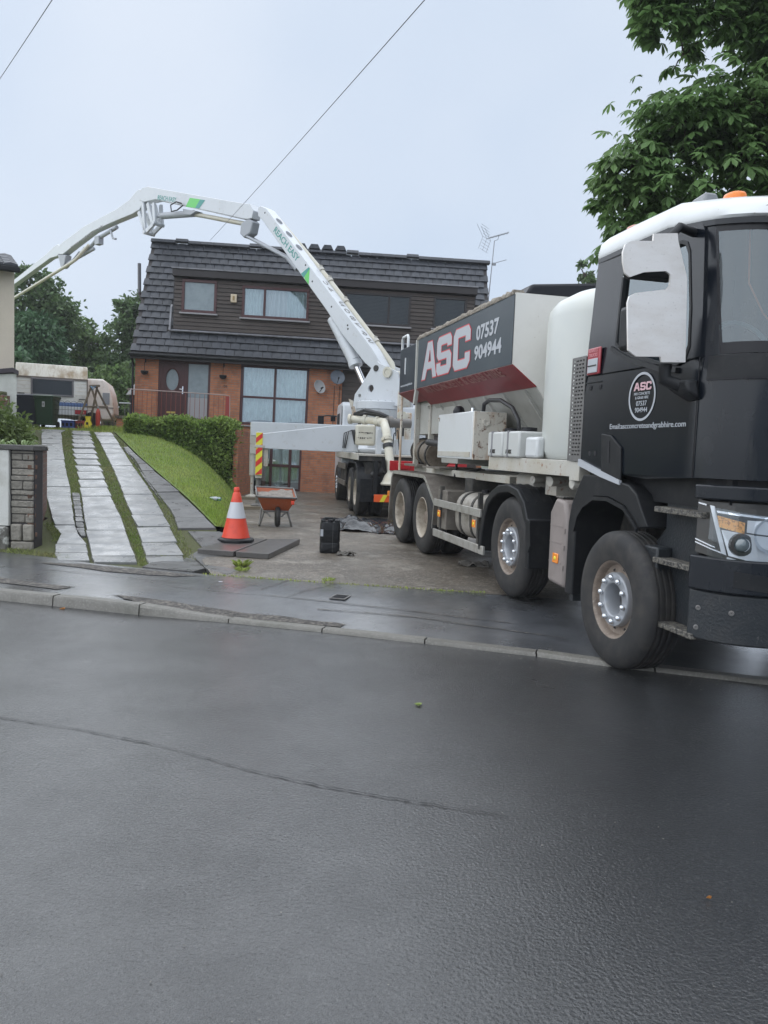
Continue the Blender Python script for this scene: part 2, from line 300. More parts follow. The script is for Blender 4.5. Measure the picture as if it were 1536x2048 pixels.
mRedB = mat('dark_red_band', (.23, .018, .027), .4, var=[(2.2, .56, .74, (.28, .11, .09), .5), (6, .5, .75, (.13, .015, .02), .7)])
mLetter = mat('pale_grey_vinyl', (.42, .44, .47), .4)
mLetRed = mat('red_vinyl', (.55, .045, .06), .4)
mGhost = mat('faded_vinyl', (.33, .15, .14), .5)
mConc = mat('caked_concrete', (.3, .27, .225), .9, var=[(9, .4, .65, (.17, .14, .11), .9), (40, .5, .7, (.4, .37, .32), .7)], bump=[(25, 1., .05)])
mLid = mat('black_tarpaulin', (.012, .013, .017), .45, spec=.3, bump=[(6, .3, .03)])
mPoly = mat('cream_polyethylene', (.56, .575, .54), .35, var=[(1.2, .45, .7, (.5, .53, .52), .8)])
mPolyB = mat('white_polyethylene', (.52, .53, .515), .35, var=[(3, .5, .75, (.54, .55, .53), .8)])
mCap = mat('black_cap', (.010, .010, .013), .4, spec=.3)
mGuard = mat('perforated_grey_steel', (.17, .165, .16), .5, metal=.3, var=[(8, .5, .7, (.1, .1, .1), .7)])
mSteelP = mat('polished_mirror_guard', (.80, .78, .76), .3, metal=.1, var=[(3, .42, .7, (.68, .64, .6), .8, (1, 1, 3)), (60, .62, .7, (.4, .38, .36), .5)], bump=[(30, .05, .004)])
mChrome = mat('chrome', (.75, .77, .8), .12, metal=1.)
mAmber = mat('amber_lens', (.85, .26, .02), .25, spec=.7, coat=.5)
mAmberE = mat('orange_lens', (.8, .2, .01), .3, coat=.4)
mPinkL = mat('faded_red_lens', (.55, .26, .2), .35)
mRedL = mat('red_lens', (.4, .015, .02), .3)
mGlassSide = glassmat('side_window_glass', (.45, .56, .58), .2)
mGlassCab = glassmat('cab_glass', (.5, .62, .65), .12)
mCabIn = mat('cab_interior', (.22, .27, .28), .8)
mCabSeat = mat('cab_seat', (.12, .15, .16), .8)
mBadge = mat('red_badge', (.33, .03, .045), .3, coat=.4)
mLensG = glassmat('headlamp_glass', (.92, .94, .96), .06)
mLampD = mat('headlamp_dark', (.03, .028, .025), .25, coat=.5)
mSilv = mat('lamp_reflector', (.78, .80, .83), .22, metal=.25)
mPumpW = mat('pump_white_paint', (.57, .595, .625), .36, var=[(1.5, .5, .75, (.49, .515, .545), .7), (9, .6, .7, (.42, .41, .38), .5), (25, .70, .76, (.25, .2, .15), .6)], coat=.1)
mPipe = mat('cream_pipe', (.55, .53, .45), .4, var=[(4, .45, .7, (.52, .47, .36), .8), (25, .64, .72, (.3, .22, .14), .7)])
mGrn = mat('green_decal', (.12, .55, .12), .4); mTeal = mat('teal_decal', (.05, .28, .25), .4)
mCylG = mat('grey_hydraulic', (.33, .35, .38), .4)
mRod = mat('chrome_rod', (.7, .7, .72), .15, metal=1.)
mHose = mat('black_hose', (.02, .02, .022), .5)
mYel = mat('yellow_reflective', (.75, .68, .05), .4); mRedR = mat('red_reflective', (.65, .04, .03), .4); mOrR = mat('orange_reflective', (.8, .12, .03), .35)
mConeO = mat('cone_orange', (.72, .07, .035), .45, var=[(9, .5, .75, (.5, .05, .03), .6)]); mConeW = mat('cone_sleeve', (.56, .57, .6), .35)
mBarrow = mat('barrow_orange', (.42, .10, .035), .45, var=[(6, .5, .7, (.35, .11, .05), .8), (40, .6, .7, (.35, .28, .22), .6)])
mMortar = mat('wet_mortar', (.25, .22, .19), .7, var=[(12, .4, .7, (.16, .14, .12), .9)], bump=[(14, 1., .05)])
mFrameG = mat('grey_tube_frame', (.16, .155, .15), .5, var=[(8, .5, .7, (.1, .08, .06), .8)])
mWood = mat('weathered_timber', (.2, .16, .11), .7, var=[(5, .4, .7, (.12, .1, .07), .9, (.2, 1, 6))], rand=.2)
mBark = mat('bark', (.07, .055, .042), .9, var=[(6, .4, .7, (.04, .032, .025), .9)], bump=[(14, .8, .04)])
mDkGrn = mat('dark_green_bin', (.02, .055, .03), .4, var=[(5, .5, .7, (.03, .07, .04), .7)]); mNvBin = mat('navy_bin', (.02, .028, .05), .4)
# ---------------------------------------------------------------- ground, road, pavement, kerb
PK = [(0,.1),(9.2,.1),(9.8,.115),(10.6,.19),(11.6,.33),(13.1,.56),(17,1.14),(20.5,1.66),(21.8,1.82),(24,1.93),(60,2.0)]
def interp(t, x):
    if x <= t[0][0]: return t[0][1]
    for (a, b), (c, d) in zip(t, t[1:]):
        if x <= c: return b+(d-b)*(x-a)/(c-a)
    return t[-1][1]
def Pz(y): return interp(PK, y)
def sempty(name):
    o = bpy.data.objects.new(name, None); COL.objects.link(o); o['kind'] = 'structure'; WM[o] = I4.copy(); return o
def st(name, m, mt, **k): return obj(name, m, mt, kind='structure', **k)
m = MB(); m.grid(lambda u, v: ((u-.5)*1600, -400+v*1600, -.25), 4, 4); st('ground', m, mat('rough_ground', (.06, .06, .045), .9, var=[(.3, .4, .6, (.05, .07, .03), .8)]))
# kerb line (front bottom edge) from left to right
KB = [(-40,15.5),(-12,9.75),(-6,8.05),(-3.7,7.43),(-2.24,7.03),(-1.36,6.84),(-.51,6.62),(.37,6.35),(1.27,6.07),(1.72,5.88),(2.84,5.52),(6,4.6),(14,2.1),(40,-6)]
def kby(x): return interp(KB, x)
def kh(x): return interp([(-50,.10),(-2.3,.10),(-1.4,.035),(50,.035)], x)
def seamline(y0, x): return y0
xs = sorted(set([k[0] for k in KB]+[i*.5 for i in range(-24, 25)]))
m = MB()
vs = []; N = len(xs)
ys = [-30, -12, -4, 0, 2, 4]
for x in xs:
    for yb in ys: vs.append((x, min(yb, kby(x)-.5), 0))
    vs.append((x, kby(x)-.12, 0.004)); vs.append((x, kby(x)+.1, .004))
nr = len(ys)+2
fs = [(i*nr+j, (i+1)*nr+j, (i+1)*nr+j+1, i*nr+j+1) for i in range(N-1) for j in range(nr-1)]
m.add(vs, fs); road = st('road', m, mRoad)
# long tarred seam across the carriageway
m = MB(); pts = [(-3.2,4.72),(-2.6,4.47),(-2.12,4.29),(-1.6,4.15),(-1.09,3.96),(-.6,3.70),(-.25,3.56),(.15,3.44),(.6,3.32)]
wprev, jprev = .003, 0.
for (a, b), (c, d) in zip(pts, pts[1:]):
    k = 16
    for i in range(k):
        t0, t1 = i/k, (i+1)/k; w0 = wprev; wprev = .0018+.006*random.random()**2; w1 = wprev; j = jprev; jprev = random.uniform(-.006, .006); j1 = jprev
        m.add([(a+(c-a)*t0, b+(d-b)*t0-w0+j, .0065), (a+(c-a)*t1, b+(d-b)*t1-w1+j1, .0065), (a+(c-a)*t1, b+(d-b)*t1+w1+j1, .0065), (a+(c-a)*t0, b+(d-b)*t0+w0+j, .0065)], [(0, 1, 2, 3)])
obj('tar_seam', m, mat('tar_seam', (.012, .0125, .014), .5), road, kind='stuff')
# pavement back edge
PB = [(-40,20),(-12,11.6),(-4.95,9.95),(-4.21,9.72),(-3.48,9.3),(-2.77,9.09),(-1.8,8.78),(-.9,8.62),(.28,8.43),(1.25,8.28),(3,7.9),(8,6.6),(16,4.2),(40,-3.4)]
def pby(x): return interp(PB, x)
KW = .13
m = MB(); rows = 8; vs = []
for x in xs:
    for j in range(rows+1):
        t = j/rows; y = kby(x)+KW*.9+(pby(x)-kby(x)-KW*.9)*t
        z = kh(x)-.006+(.1-kh(x)+.006)*min(1, t*1.6)+.006*math.sin(x*2.3+t*5)*t*(1-t)*4
        vs.append((x, y, z))
nr = rows+1
m.add(vs, [(i*nr+j, (i+1)*nr+j, (i+1)*nr+j+1, i*nr+j+1) for i in range(N-1) for j in range(nr-1)])
pave = st('pavement', m, mPave, smooth=60)
def pavez(x, y):
    t = (y-kby(x)-KW*.9)/max(.1, pby(x)-kby(x)-KW*.9); t = max(0, min(1, t))
    return kh(x)-.006+(.1-kh(x)+.006)*min(1, t*1.6)+.006*math.sin(x*2.3+t*5)*t*(1-t)*4
# worn patches beside the kerb
def patch(pl, mt, name):
    m = MB(); c = (sum(p[0] for p in pl)/len(pl), sum(p[1] for p in pl)/len(pl)); ring = []
    for i, p in enumerate(pl):
        q = pl[(i+1) % len(pl)]
        for k in range(5):
            t = k/5; ring.append((p[0]+(q[0]-p[0])*t+random.uniform(-.03, .03), p[1]+(q[1]-p[1])*t+random.uniform(-.02, .02)))
    rr = []
    for s in (0, .35, .7, 1):
        rr.append([(c[0]+(x-c[0])*s, c[1]+(y-c[1])*s) for x, y in ring])
    vs = [(x, y, pavez(x, y)+.007) for r in rr for x, y in r]; n = len(ring)
    m.add(vs, [(i*n+k, i*n+(k+1) % n, (i+1)*n+(k+1) % n, (i+1)*n+k) for i in range(3) for k in range(n)])
    return obj(name, m, mt, pave)
patch([(-2.3,7.18),(-1.2,6.92),(-.35,6.72),(-.3,6.8),(-.75,6.98),(-1.6,7.2),(-2.6,7.45)], mPatch, 'worn_patch')
patch([(-3.6,9.2),(-2.9,9.0),(-2.0,8.72),(-2.3,8.6),(-3.1,8.75),(-4.1,9.2)], mPatch, 'worn_patch')
patch([(-4.9,8.2),(-3.2,7.62),(-3.1,7.75),(-4.6,8.4)], mPatch, 'worn_patch')
# straight joints and overlay edges in the pavement
m = MB()
def pstrip(pts, w0):
    for (a, b), (c, d) in zip(pts, pts[1:]):
        k = 8
        for i in range(k):
            p = [(a+(c-a)*t, b+(d-b)*t) for t in (i/k, (i+1)/k)]; w1 = w0*random.uniform(.5, 1.2); dx, dy = (c-a), (d-b); l = math.hypot(dx, dy); nx, ny = -dy/l*w1, dx/l*w1
            m.add([(x+sx*nx, y+sx*ny, pavez(x, y)+.006) for (x, y), sx in ((p[0], -1), (p[1], -1), (p[1], 1), (p[0], 1))], [(0, 1, 2, 3)])
pstrip([(-2.2,8.0),(-1.2,7.8),(0,7.4),(1.2,7.0)], .008); pstrip([(-1.05,8.62),(-1.25,8.0)], .006); pstrip([(-.5,8.55),(-.95,7.7)], .006); pstrip([(-4.4,8.9),(-3,8.45),(-2.1,8.25)], .006); pstrip([(-.6,7.3),(.3,7.1),(1.6,6.55)], .009)
obj('pavement_joint', m, mPatch, pave, kind='stuff')
# kerb stones
kerb_root = sempty('kerb')
KJ = [-12.2,-11.3,-10.4,-9.5,-8.6,-7.7,-6.8,-5.9,-5.0,-4.05,-3.12,-2.22,-1.36,-.5,.38,1.26,2.1,2.95,3.85,4.75,5.65,6.55,7.45]
for x0, x1 in zip(KJ, KJ[1:]):
    g = .006; a, b = x0+g, x1-g; rings = []
    for i in range(5):
        x = a+(b-a)*i/4; y = kby(x); h = kh(x)+random.uniform(-.003, .003); sl = .012
        rings.append([(x, y, -.08), (x+.03, y+KW, -.08), (x+.03, y+KW, h), (x, y+sl+.02, h), (x, y+sl, h-.02)])
    m = MB(); m.loft([r[::-1] for r in rings]); obj('kerb_stone', m, mKerb, kerb_root, smooth=40)
# forecourt
LR = [(9.0,-1.95),(11.6,-2.11),(16.6,-3.09),(21.1,-3.97),(22.3,-4.3),(24.6,-4.3),(60,-4.3)]   # lawn's right edge x(y)
def lrx(y): return interp(LR, y)
m = MB(); rows = [i*.8 for i in range(0, 30)]; vs = []; nx = 14
for dy in rows:
    for i in range(nx+1):
        if dy == 0:
            x = -1.95+i*(11.95)/nx; y = pby(x)-.02; z = .1+.001
        else:
            y = 9.0+dy; x0 = lrx(y)-.3; x = x0+i*(10-x0)/nx; z = .12+.008*math.sin(x*1.7+y)
        vs.append((x, y, z))
m.add(vs, [(j*(nx+1)+i, j*(nx+1)+i+1, (j+1)*(nx+1)+i+1, (j+1)*(nx+1)+i) for j in range(len(rows)-1) for i in range(nx)])
st('forecourt', m, mFore, smooth=60)
# sloping bank that carries the drive and the lawn
DR = [(9.0,-2.2),(10.1,-2.45),(11.6,-2.49),(12.5,-2.92),(13.8,-3.56),(15.5,-4.46),(17.9,-5.71),(20.6,-7.05),(22.2,-7.8),(60,-7.9)]  # drive's right edge
def drx(y): return interp(DR, y)
def bankz(x, y):
    p = Pz(y); d = drx(y); l = lrx(y)
    if x <= d: return p
    t = min(1, (x-d)/max(.05, l-d)); zl = .1 if y < 22 else (.7 if y < 24.2 else 1.9)
    return zl+(p-zl)*(1-t**2.6)
def bankmesh(xa, xb, ys, n, dz=0.):
    m = MB(); vs = []
    for y in ys:
        a, b = xa(y), xb(y)
        for i in range(n+1):
            x = a+(b-a)*i/n; vs.append((x, y, bankz(x, y)+dz))
    m.add(vs, [(j*(n+1)+i, j*(n+1)+i+1, (j+1)*(n+1)+i+1, (j+1)*(n+1)+i) for j in range(len(ys)-1) for i in range(n)])
    return m
yy = [9.9+i*.35 for i in range(36)]+[23, 24.2, 24.6, 26, 30, 36, 50]
y0 = [9.15, 9.4, 9.6]+yy
st('driveway_bed', bankmesh(lambda y: -14 if y > 12 else -5.2, lambda y: drx(y), y0, 16, -.03), mMoss, smooth=60)
lawn = st('lawn', bankmesh(lambda y: drx(y), lambda y: lrx(y), [11.75]+[y for y in yy if y > 11.75 and y < 49], 14), mLawn, smooth=60)
st('garden_ground', bankmesh(lambda y: -40, lambda y: -14, [12.1]+[y for y in yy if y > 12.1], 6, -.02), mLawn)
# drive slabs: columns lofted between edge lines
drive = sempty('driveway')
C1L = [(9.42,-3.98),(10.16,-4.36),(10.87,-4.54),(11.53,-4.95),(12.99,-5.66),(14.56,-6.45),(18.3,-8.13),(21.96,-9.75)]
C1R = [(9.35,-3.54),(10.46,-4.02),(11.21,-4.47),(14.23,-5.78),(15.79,-6.5),(18.42,-7.66),(21.7,-9.08)]
C2L = [(9.35,-3.52),(10.45,-3.99),(11.23,-4.34),(13.44,-5.28),(15.48,-6.15),(18.24,-7.36),(22.2,-8.99)]
C2R = [(9.35,-2.98),(9.8,-3.13),(10.62,-3.48),(11.41,-3.82),(12.29,-4.19),(13.16,-4.62),(15.76,-5.75),(19.34,-7.29),(22.1,-8.46)]
C3L = [(9.4,-2.86),(9.9,-3.05),(10.72,-3.37),(11.82,-3.81),(12.42,-4.08),(13.58,-4.58),(15.98,-5.6),(18.17,-6.58),(21.75,-8.2)]
C3R = [(9.4,-2.4),(10.08,-2.6),(10.97,-2.96),(11.8,-3.28),(12.5,-3.58),(13.41,-3.96),(15.24,-4.78),(17.21,-5.68),(18.75,-6.36),(21.71,-7.68)]
C4L = [(11.55,-3.08),(11.82,-3.16),(12.84,-3.58),(13.56,-3.92),(15.25,-4.72),(17.24,-5.56),(19.01,-6.44)]
C4R = [(11.5,-2.46),(12.49,-2.94),(13.76,-3.56),(15.48,-4.47),(17.9,-5.73),(19.01,-6.33)]
J1 = [9.42,9.9,10.37,10.94,11.44,11.96,12.7,13.4,14.12,14.8,15.51,16.22,16.95,17.7,18.4,19.1,19.85,20.6,21.3,21.95]
J2 = [9.38,9.78,10.45,11.21,11.97,12.74,13.44,14.18,14.89,15.66,16.38,17.12,17.84,18.58,19.3,20.05,20.85,21.5,22.1]
J3 = [9.42,9.95,10.68,11.53,12.25,13.0,13.72,14.3,15.1,15.8,16.5,17.25,18,18.7,19.4,20.1,20.8,21.6]
J4 = [11.53,12.15,12.75,13.4,14,14.6,15.3,16,16.7,17.4,18.2,19.0]
def slab(xl, xr, ya, yb, sk, g, th, mt, gx=.01, name='slab'):
    # corners: sk = extra y of the right-hand end
    ca = [(xl(ya)+gx, ya+g), (xr(ya+sk)-gx, ya+g+sk), (xr(yb+sk)-gx, yb-g+sk), (xl(yb)+gx, yb-g)]
    ca = [(x+random.uniform(-.006, .006), y+random.uniform(-.008, .008)) for x, y in ca]
    j = random.uniform(-.006, .01); tl = random.uniform(-.004, .004)
    top = [(x, y, Pz(y)+j+(tl if i in (1, 2) else 0)) for i, (x, y) in enumerate(ca)]
    m = MB(); m.hexa([(x, y, z-th) for x, y, z in top]+top)
    obj(name, m, mt, drive, bevel=.006, seg=1)
def col(Lp, Rp, J, sk, mt, gap):
    for a, b in zip(J, J[1:]): slab(lambda y: interp(Lp, y), lambda y: interp(Rp, y), a, b, sk, gap(a), .05, mt)
col(C1L, C1R, J1, .06, mSlab, lambda y: .008)
col(C2L, C2R, J2, .10, mSlab, lambda y: .010 if y < 13.4 else .035 if y < 15 else .075)
col(C3L, C3R, J3, .10, mSlab, lambda y: .03 if y < 12 else .012)
col(C4L, C4R, J4, .10, mSlabD, lambda y: .008)
# edging strips (small setts) between the slab columns
def setts(Lp, Rp, ya, yb, n, mt):
    for i in range(n):
        a = ya+(yb-ya)*i/n; b = ya+(yb-ya)*(i+1)/n
        slab(lambda y: interp(Lp, y), lambda y: interp(Rp, y), a, b, .02, .006, .04, mt, .012, 'sett')
setts(C1R, C2L, 10.9, 13.7, 18, mSlabD)
setts([(x, y+.07) for x, y in C3R], [(x, y-.02) for x, y in C4L], 13.2, 18.6, 22, mSlabD)
# flush slabs where the drive meets the pavement
for pl in ([(-2.86,9.16),(-2.2,8.97),(-2.12,9.22),(-2.45,9.98),(-2.58,10.03),(-2.85,9.5)], [(-2.42,9.98),(-2.1,9.2),(-1.78,8.86),(-1.6,9.6),(-1.7,10.0)], [(-2.9,11.44),(-2.46,10.55),(-1.75,10.2),(-1.7,11.6),(-2.44,11.5)], [(-2.56,10.06),(-2.43,10.0),(-1.72,10.02),(-1.74,10.17),(-2.47,10.52)]):
    m = MB(); n_ = len(pl); tp = [(x, y, .112 if y < 10.3 else max(bankz(x, y)-.008, .112)) for x, y in pl]; m.loft([[(x, y, z-.06) for x, y, z in tp], tp]); obj('slab', m, mSlabD, drive, bevel=.006, seg=1)

# ---------------------------------------------------------------- grass
def blades(name, pts, h, wd, mt, lean=.5, parent=None, label=None, **k):
    n = len(pts); p = np.array(pts); a = rng.uniform(0, 2*np.pi, n); hh = h*rng.uniform(.5, 1.3, n); l = rng.uniform(0, lean, n)*hh; b = rng.uniform(0, 2*np.pi, n)
    dx = np.cos(a)*wd/2; dy = np.sin(a)*wd/2; v = np.zeros((n, 4, 3))
    v[:, 0] = p-np.stack([dx, dy, dx*0], 1); v[:, 1] = p+np.stack([dx, dy, dx*0], 1)
    mid = p+np.stack([np.cos(b)*l*.4, np.sin(b)*l*.4, hh*.6], 1)
    v[:, 2] = mid+np.stack([dx*.7, dy*.7, dx*0], 1); v[:, 3] = p+np.stack([np.cos(b)*l, np.sin(b)*l, hh], 1)
    f = []
    for i in range(n): f += [(4*i, 4*i+1, 4*i+2), (4*i, 4*i+2, 4*i+3)]
    m = MB(); m.v = v.reshape(-1, 3).tolist(); m.f = f
    return obj(name, m, mt, parent, kind='stuff', **k)
pts = []
while len(pts) < 16000:
    y = 11.75+10.4*random.random()**1.2; a, b = drx(y)+.03, lrx(y)+.02
    if y > 24: continue
    x = random.uniform(a, b); pts.append((x, y, bankz(x, y)-.005))
blades('lawn_grass', pts, .055, .012, mGrass)
pts = []
def strip(fa, fb, ya, yb, n, zo=0):
    for _ in range(n):
        y = random.uniform(ya, yb); a, b = fa(y), fb(y)
        if b-a < .01: b = a+.03
        pts.append((random.uniform(a-.015, b+.015), y, Pz(y)-.03+zo))
strip(lambda y: interp(C1R, y), lambda y: interp(C2L, y), 13.6, 22, 3300)
strip(lambda y: interp(C1R, y)-.02, lambda y: interp(C2L, y)+.01, 12.6, 13.9, 300)
strip(lambda y: interp(C2R, y)+.03, lambda y: interp(C3L, y)-.02, 9.4, 22, 4200)
strip(lambda y: interp(C3R, y), lambda y: interp(C3R, y)+.13, 9.4, 21, 1500)
for J, A, B in ((J2[7:], C2L, C2R),):
    for j in J:
        for _ in range(36):
            x = random.uniform(interp(A, j), interp(B, j)); pts.append((x, j+random.uniform(-.06, .06)+.05, Pz(j)-.03))
for j in J3[1:4]+J3[3:7]:
    for _ in range(90):
        x = random.uniform(interp(C3L, j), interp(C3R, j)); pts.append((x, j+random.uniform(-.03, .03)+.05, Pz(j)-.03))
for _ in range(500):
    x = random.uniform(-4.9, -3.9); y = pby(x)+random.uniform(-.02, .2); pts.append((x, y, Pz(y)-.02))
for _ in range(300):
    y = random.uniform(10.6, 11.6); x = interp(C1L, y)-random.uniform(-.02, .12); pts.append((x, y, Pz(y)-.02))
blades('drive_grass', pts, .034, .010, mStrip, 1.1)
# taller grass fringe at the lawn's right edge and at the far end of the drive
pts = []
for _ in range(1500):
    y = random.uniform(11.8, 21.5); x = lrx(y)+random.uniform(-.12, .03); pts.append((x, y, .1))
for _ in range(3000):
    x = random.uniform(-9.2, -7.2); y = random.uniform(23.2, 26.5); pts.append((x, y, Pz(y)-.02))
blades('long_grass', pts, .13, .016, mGrass, .7)
pts = []
for _ in range(4500):
    x = random.uniform(-13, -7.6); y = random.uniform(22.0, 25); pts.append((x, y, Pz(y)-.04))
blades('rough_grass', pts, .06, .02, mGrass, .7)
pts = []
for _ in range(420):
    t = random.random(); x = -2.1+t*3.2+random.uniform(-.05, .05); pts.append((x, pby(x)+random.gauss(0, .02), .1))
blades('edge_weeds', pts, .02, .012, mGrass, .9)
# grit and small stones washed along the kerb and over the forecourt
m = MB()
def pebble(x, y, z, r):
    a = random.uniform(0, 3.1); c, s = math.cos(a)*r, math.sin(a)*r; k = random.uniform(.6, 1)
    m.add([(x+c, y+s, z), (x-s*k, y+c*k, z), (x-c, y-s, z), (x+s*k, y-c*k, z), (x, y, z+r*.7)], [(0, 1, 4), (1, 2, 4), (2, 3, 4), (3, 0, 4)])
for _ in range(1100):
    x = random.uniform(-4.5, 4.5); d = abs(random.gauss(0, .18)); pebble(x, kby(x)-.02-d, .004, random.uniform(.002, .006))
for _ in range(500): x = random.uniform(-2.2, 3); y = pby(x)+abs(random.gauss(0, .8)); pebble(x, y, .118, random.uniform(.003, .009))
for _ in range(350): x = random.uniform(-3, 3); y = random.uniform(1.8, 5.4); pebble(x, y, .004, random.uniform(.0015, .004))
obj('grit', m, mat('grit', (.16, .15, .13), .7, island=.6), kind='stuff')
# ---------------------------------------------------------------- semi-detached chalet house
HP = Vector((-4.797, 25.826, .12)); ph = rad(3.); a_ = math.atan(.015)
e1 = Vector((math.cos(ph), math.sin(ph), 0)); e2 = Vector((-math.sin(ph), math.cos(ph), 0)); zz = Vector((0, 0, 1))
e1r = math.cos(a_)*e1-math.sin(a_)*zz; e3 = math.sin(a_)*e1+math.cos(a_)*zz
HF = Matrix(((e1r.x, e2.x, e3.x, HP.x), (e1r.y, e2.y, e3.y, HP.y), (e1r.z, e2.z, e3.z, HP.z), (0, 0, 0, 1)))
house = thing('brick_house', 'semi-detached orange brick house with a steep grey tiled roof and brown clad dormer', 'house', HF)
XL, XR, DEP = -3.58, 8.05, 8.4
YR, ZR, YE, ZE = 2.0, 8.42, -.30, 4.42       # ridge and eave of the front roof slope
def rect(x0, x1, z0, z1): return [(x0, z0), (x1, z0), (x1, z1), (x0, z1)]
openings = [(-2.83, -1.14, 2.2, 4.12), (-.15, 2.1, 2.16, 4.13), (-.05, 1.96, -.01+.012, 1.87)]
fXZ = lambda y: Matrix(((1, 0, 0, 0), (0, 0, -1, y), (0, 1, 0, 0), (0, 0, 0, 1)))   # u=x v=z, w toward -y
wl = flat([rect(XL, 3.2, -.15, 4.3)]+[rect(*q)[::-1] for q in openings], .22, fXZ(.11))
obj('wall', wl, mBrick, house)
# side, rear and gable walls
m = MB(); m.prism([(.221, -.15), (DEP, -.15), (DEP, 4.3), (2*YR-.3+2.2, 4.3), (YR, ZR-.25), (.221, 4.75)], 'x', XL, XL+.22); m.prism([(.221, -.15), (DEP, -.15), (DEP, 4.3), (2*YR-.3+2.2, 4.3), (YR, ZR-.25), (.221, 4.75)], 'x', XR-.22, XR); m.box(XL+.221, XR-.221, DEP-.2, DEP, -.15, 4.3)
obj('wall', m, mBrick, house, label='side and rear brick walls')
m = MB(); m.box(XL+.3, XR-.3, .9, 1.0, -.1, 4.2); m.box(XL+.3, XR-.3, .3, DEP-.3, 2.02, 2.12); obj('inner_wall', m, mPaleRoom, house)
m = MB(); m.box(3.2, XR-.221, -.02, .2, -.15, 4.3); obj('panel_backing', m, mDark, house)
m = MB()
for i in range(31): z = .1+i*.135; m.hexa([(3.22, -.045, z), (XR-.25, -.045, z), (XR-.25, -.021, z), (3.22, -.021, z), (3.22, -.03, z+.128), (XR-.25, -.03, z+.128), (XR-.25, -.021, z+.128), (3.22, -.021, z+.128)])
obj('cladding', m, mClad, house, kind='stuff')
# ---- roof: deck plus individual interlocking tiles in courses
slope = math.hypot(YR-YE, ZR-ZE); uy, uz = (YR-YE)/slope, (ZR-ZE)/slope
RXL, RXR = -3.68, 8.14
m = MB(); m.prism([(YE, ZE-.12), (YR, ZR-.12), (YR, ZR-.3), (YE+.1, ZE-.3)], 'x', RXL+.03, RXR-.03)
m.prism([(YR+.01, ZR-.12), (2*YR-YE+2.2, ZE-.1), (2*YR-YE+2.2, ZE-.28), (YR+.01, ZR-.3)], 'x', RXL+.03, RXR-.03)
obj('roof', m, mDark, house); roof = bpy.data.objects['roof']
NR, TW = 17, .303; ex = (slope+.02)/NR
tm = MB(); g = .006; th = .03; lt = .045     # tile in local axes: x across, y up-slope, z outward; the tail sits proud of the course below
tm.add([(g, 0, lt-th), (TW-g, 0, lt-th), (TW-g, ex+.03, -.028), (g, ex+.03, -.028), (g, 0, lt), (TW*.5, 0, lt+.012), (TW-g, 0, lt), (TW-g, ex+.03, .0), (TW*.5, ex+.03, .008), (g, ex+.03, .0)],
       [(0, 3, 2, 1), (4, 5, 8, 9), (5, 6, 7, 8), (0, 1, 6, 5, 4), (1, 2, 7, 6), (3, 0, 4, 9), (2, 3, 9, 8, 7)])
src = obj('tile', tm, mTile, roof); tme = src.data; bpy.data.objects.remove(src)
DXL, DXR, DZ0, DZ1 = -2.42, 7.47, 5.17, 7.1     # dormer cheek to cheek, sill course to fascia top
def roofM(x, s): return Matrix(((1, 0, 0, x), (0, uy, -uz, YE+uy*s), (0, uz, uy, ZE-.1+uz*s), (0, 0, 0, 1)))
cells = []
ncol = int((RXR-RXL)/TW)
for r in range(NR):
    s0 = r*ex; z = ZE+uz*s0
    for c in range(-1, ncol+1):
        x = RXL+c*TW+(TW*.5 if r % 2 else 0)
        if x < RXL-.02 or x+TW > RXR+.06: continue
        if z > DZ0-.12 and z < DZ1-.12 and x+TW > DXL+.06 and x < DXR-.06: continue
        cells.append((x, s0, z))
# the ones that show largest (left and upper slopes, in front of no vehicle) stay single
def vis(c):
    x, s0, z = c; v = 0
    if x > 4.5 and z < 6.6: v += 8
    if .8 < x < 3.6 and z < 4.9: v += 4
    if 5.5 < x and z < 7.0: v += 4
    return v+abs(x)*.02
cells.sort(key=vis)
for x, s0, z in cells[:300]:
    o = inst(roof, roof, roofM(x+random.uniform(-.004, .004), s0) @ RZ(random.uniform(-.012, .012)) @ RX(random.uniform(-.012, .012)), 'tile', tme)
m = MB()
for x, s0, z in cells[300:]:
    M = roofM(x+random.uniform(-.004, .004), s0) @ RZ(random.uniform(-.012, .012)); m.add([M @ Vector(v) for v in tm.v], tm.f)
obj('tile_run', m, mTileS, roof, kind='stuff')
# ridge tiles; a run of proud humped ones in the middle
m0 = MB(); m0.prism([(-.14, -.09), (-.07, .02), (.07, .02), (.14, -.09), (.11, -.11), (-.11, -.11)], 'x', 0, .42)
src = obj('ridge_tile', m0, mTile, roof, bevel=.008, seg=1); rme = src.data
rl = []
x = RXL
while x < RXR-.2: rl.append(x); x += .425
for i, x in enumerate(rl):
    o = src if i == 0 else inst(src, roof, T(0, 0, 0), 'ridge_tile')
    if i: b = o.modifiers.new('bevel', 'BEVEL'); b.width = .008; b.segments = 1; b.limit_method = 'ANGLE'
    o.matrix_local = T(x, YR, ZR+.03+(.05 if i in (2, 8, 16, 21) else 0))
for x in (1.52, 1.98, 2.44, 2.90):
    mm = MB(); mm.prism([(-.2, 0), (.2, 0), (.12, .15), (-.12, .15)], 'y', -.12, .12); o = obj('ridge_vent', mm, mTile, roof, bevel=.01); o.matrix_local = T(x, YR, ZR+.06)
m = MB(); m.prism([(YE-.02, ZE-.13), (YE+.02, ZE-.13), (YE+.02, ZE-.32), (YE-.02, ZE-.32)], 'x', RXL, RXR); m.box(RXL, RXR, YE+.021, .0, ZE-.3, ZE-.28)
obj('fascia', m, mDark, house)
m = MB(); m.tube([(RXL, YE-.07, ZE-.19), (RXR, YE-.07, ZE-.19)], .055, 10); obj('gutter', m, mPlas, house, smooth=40)
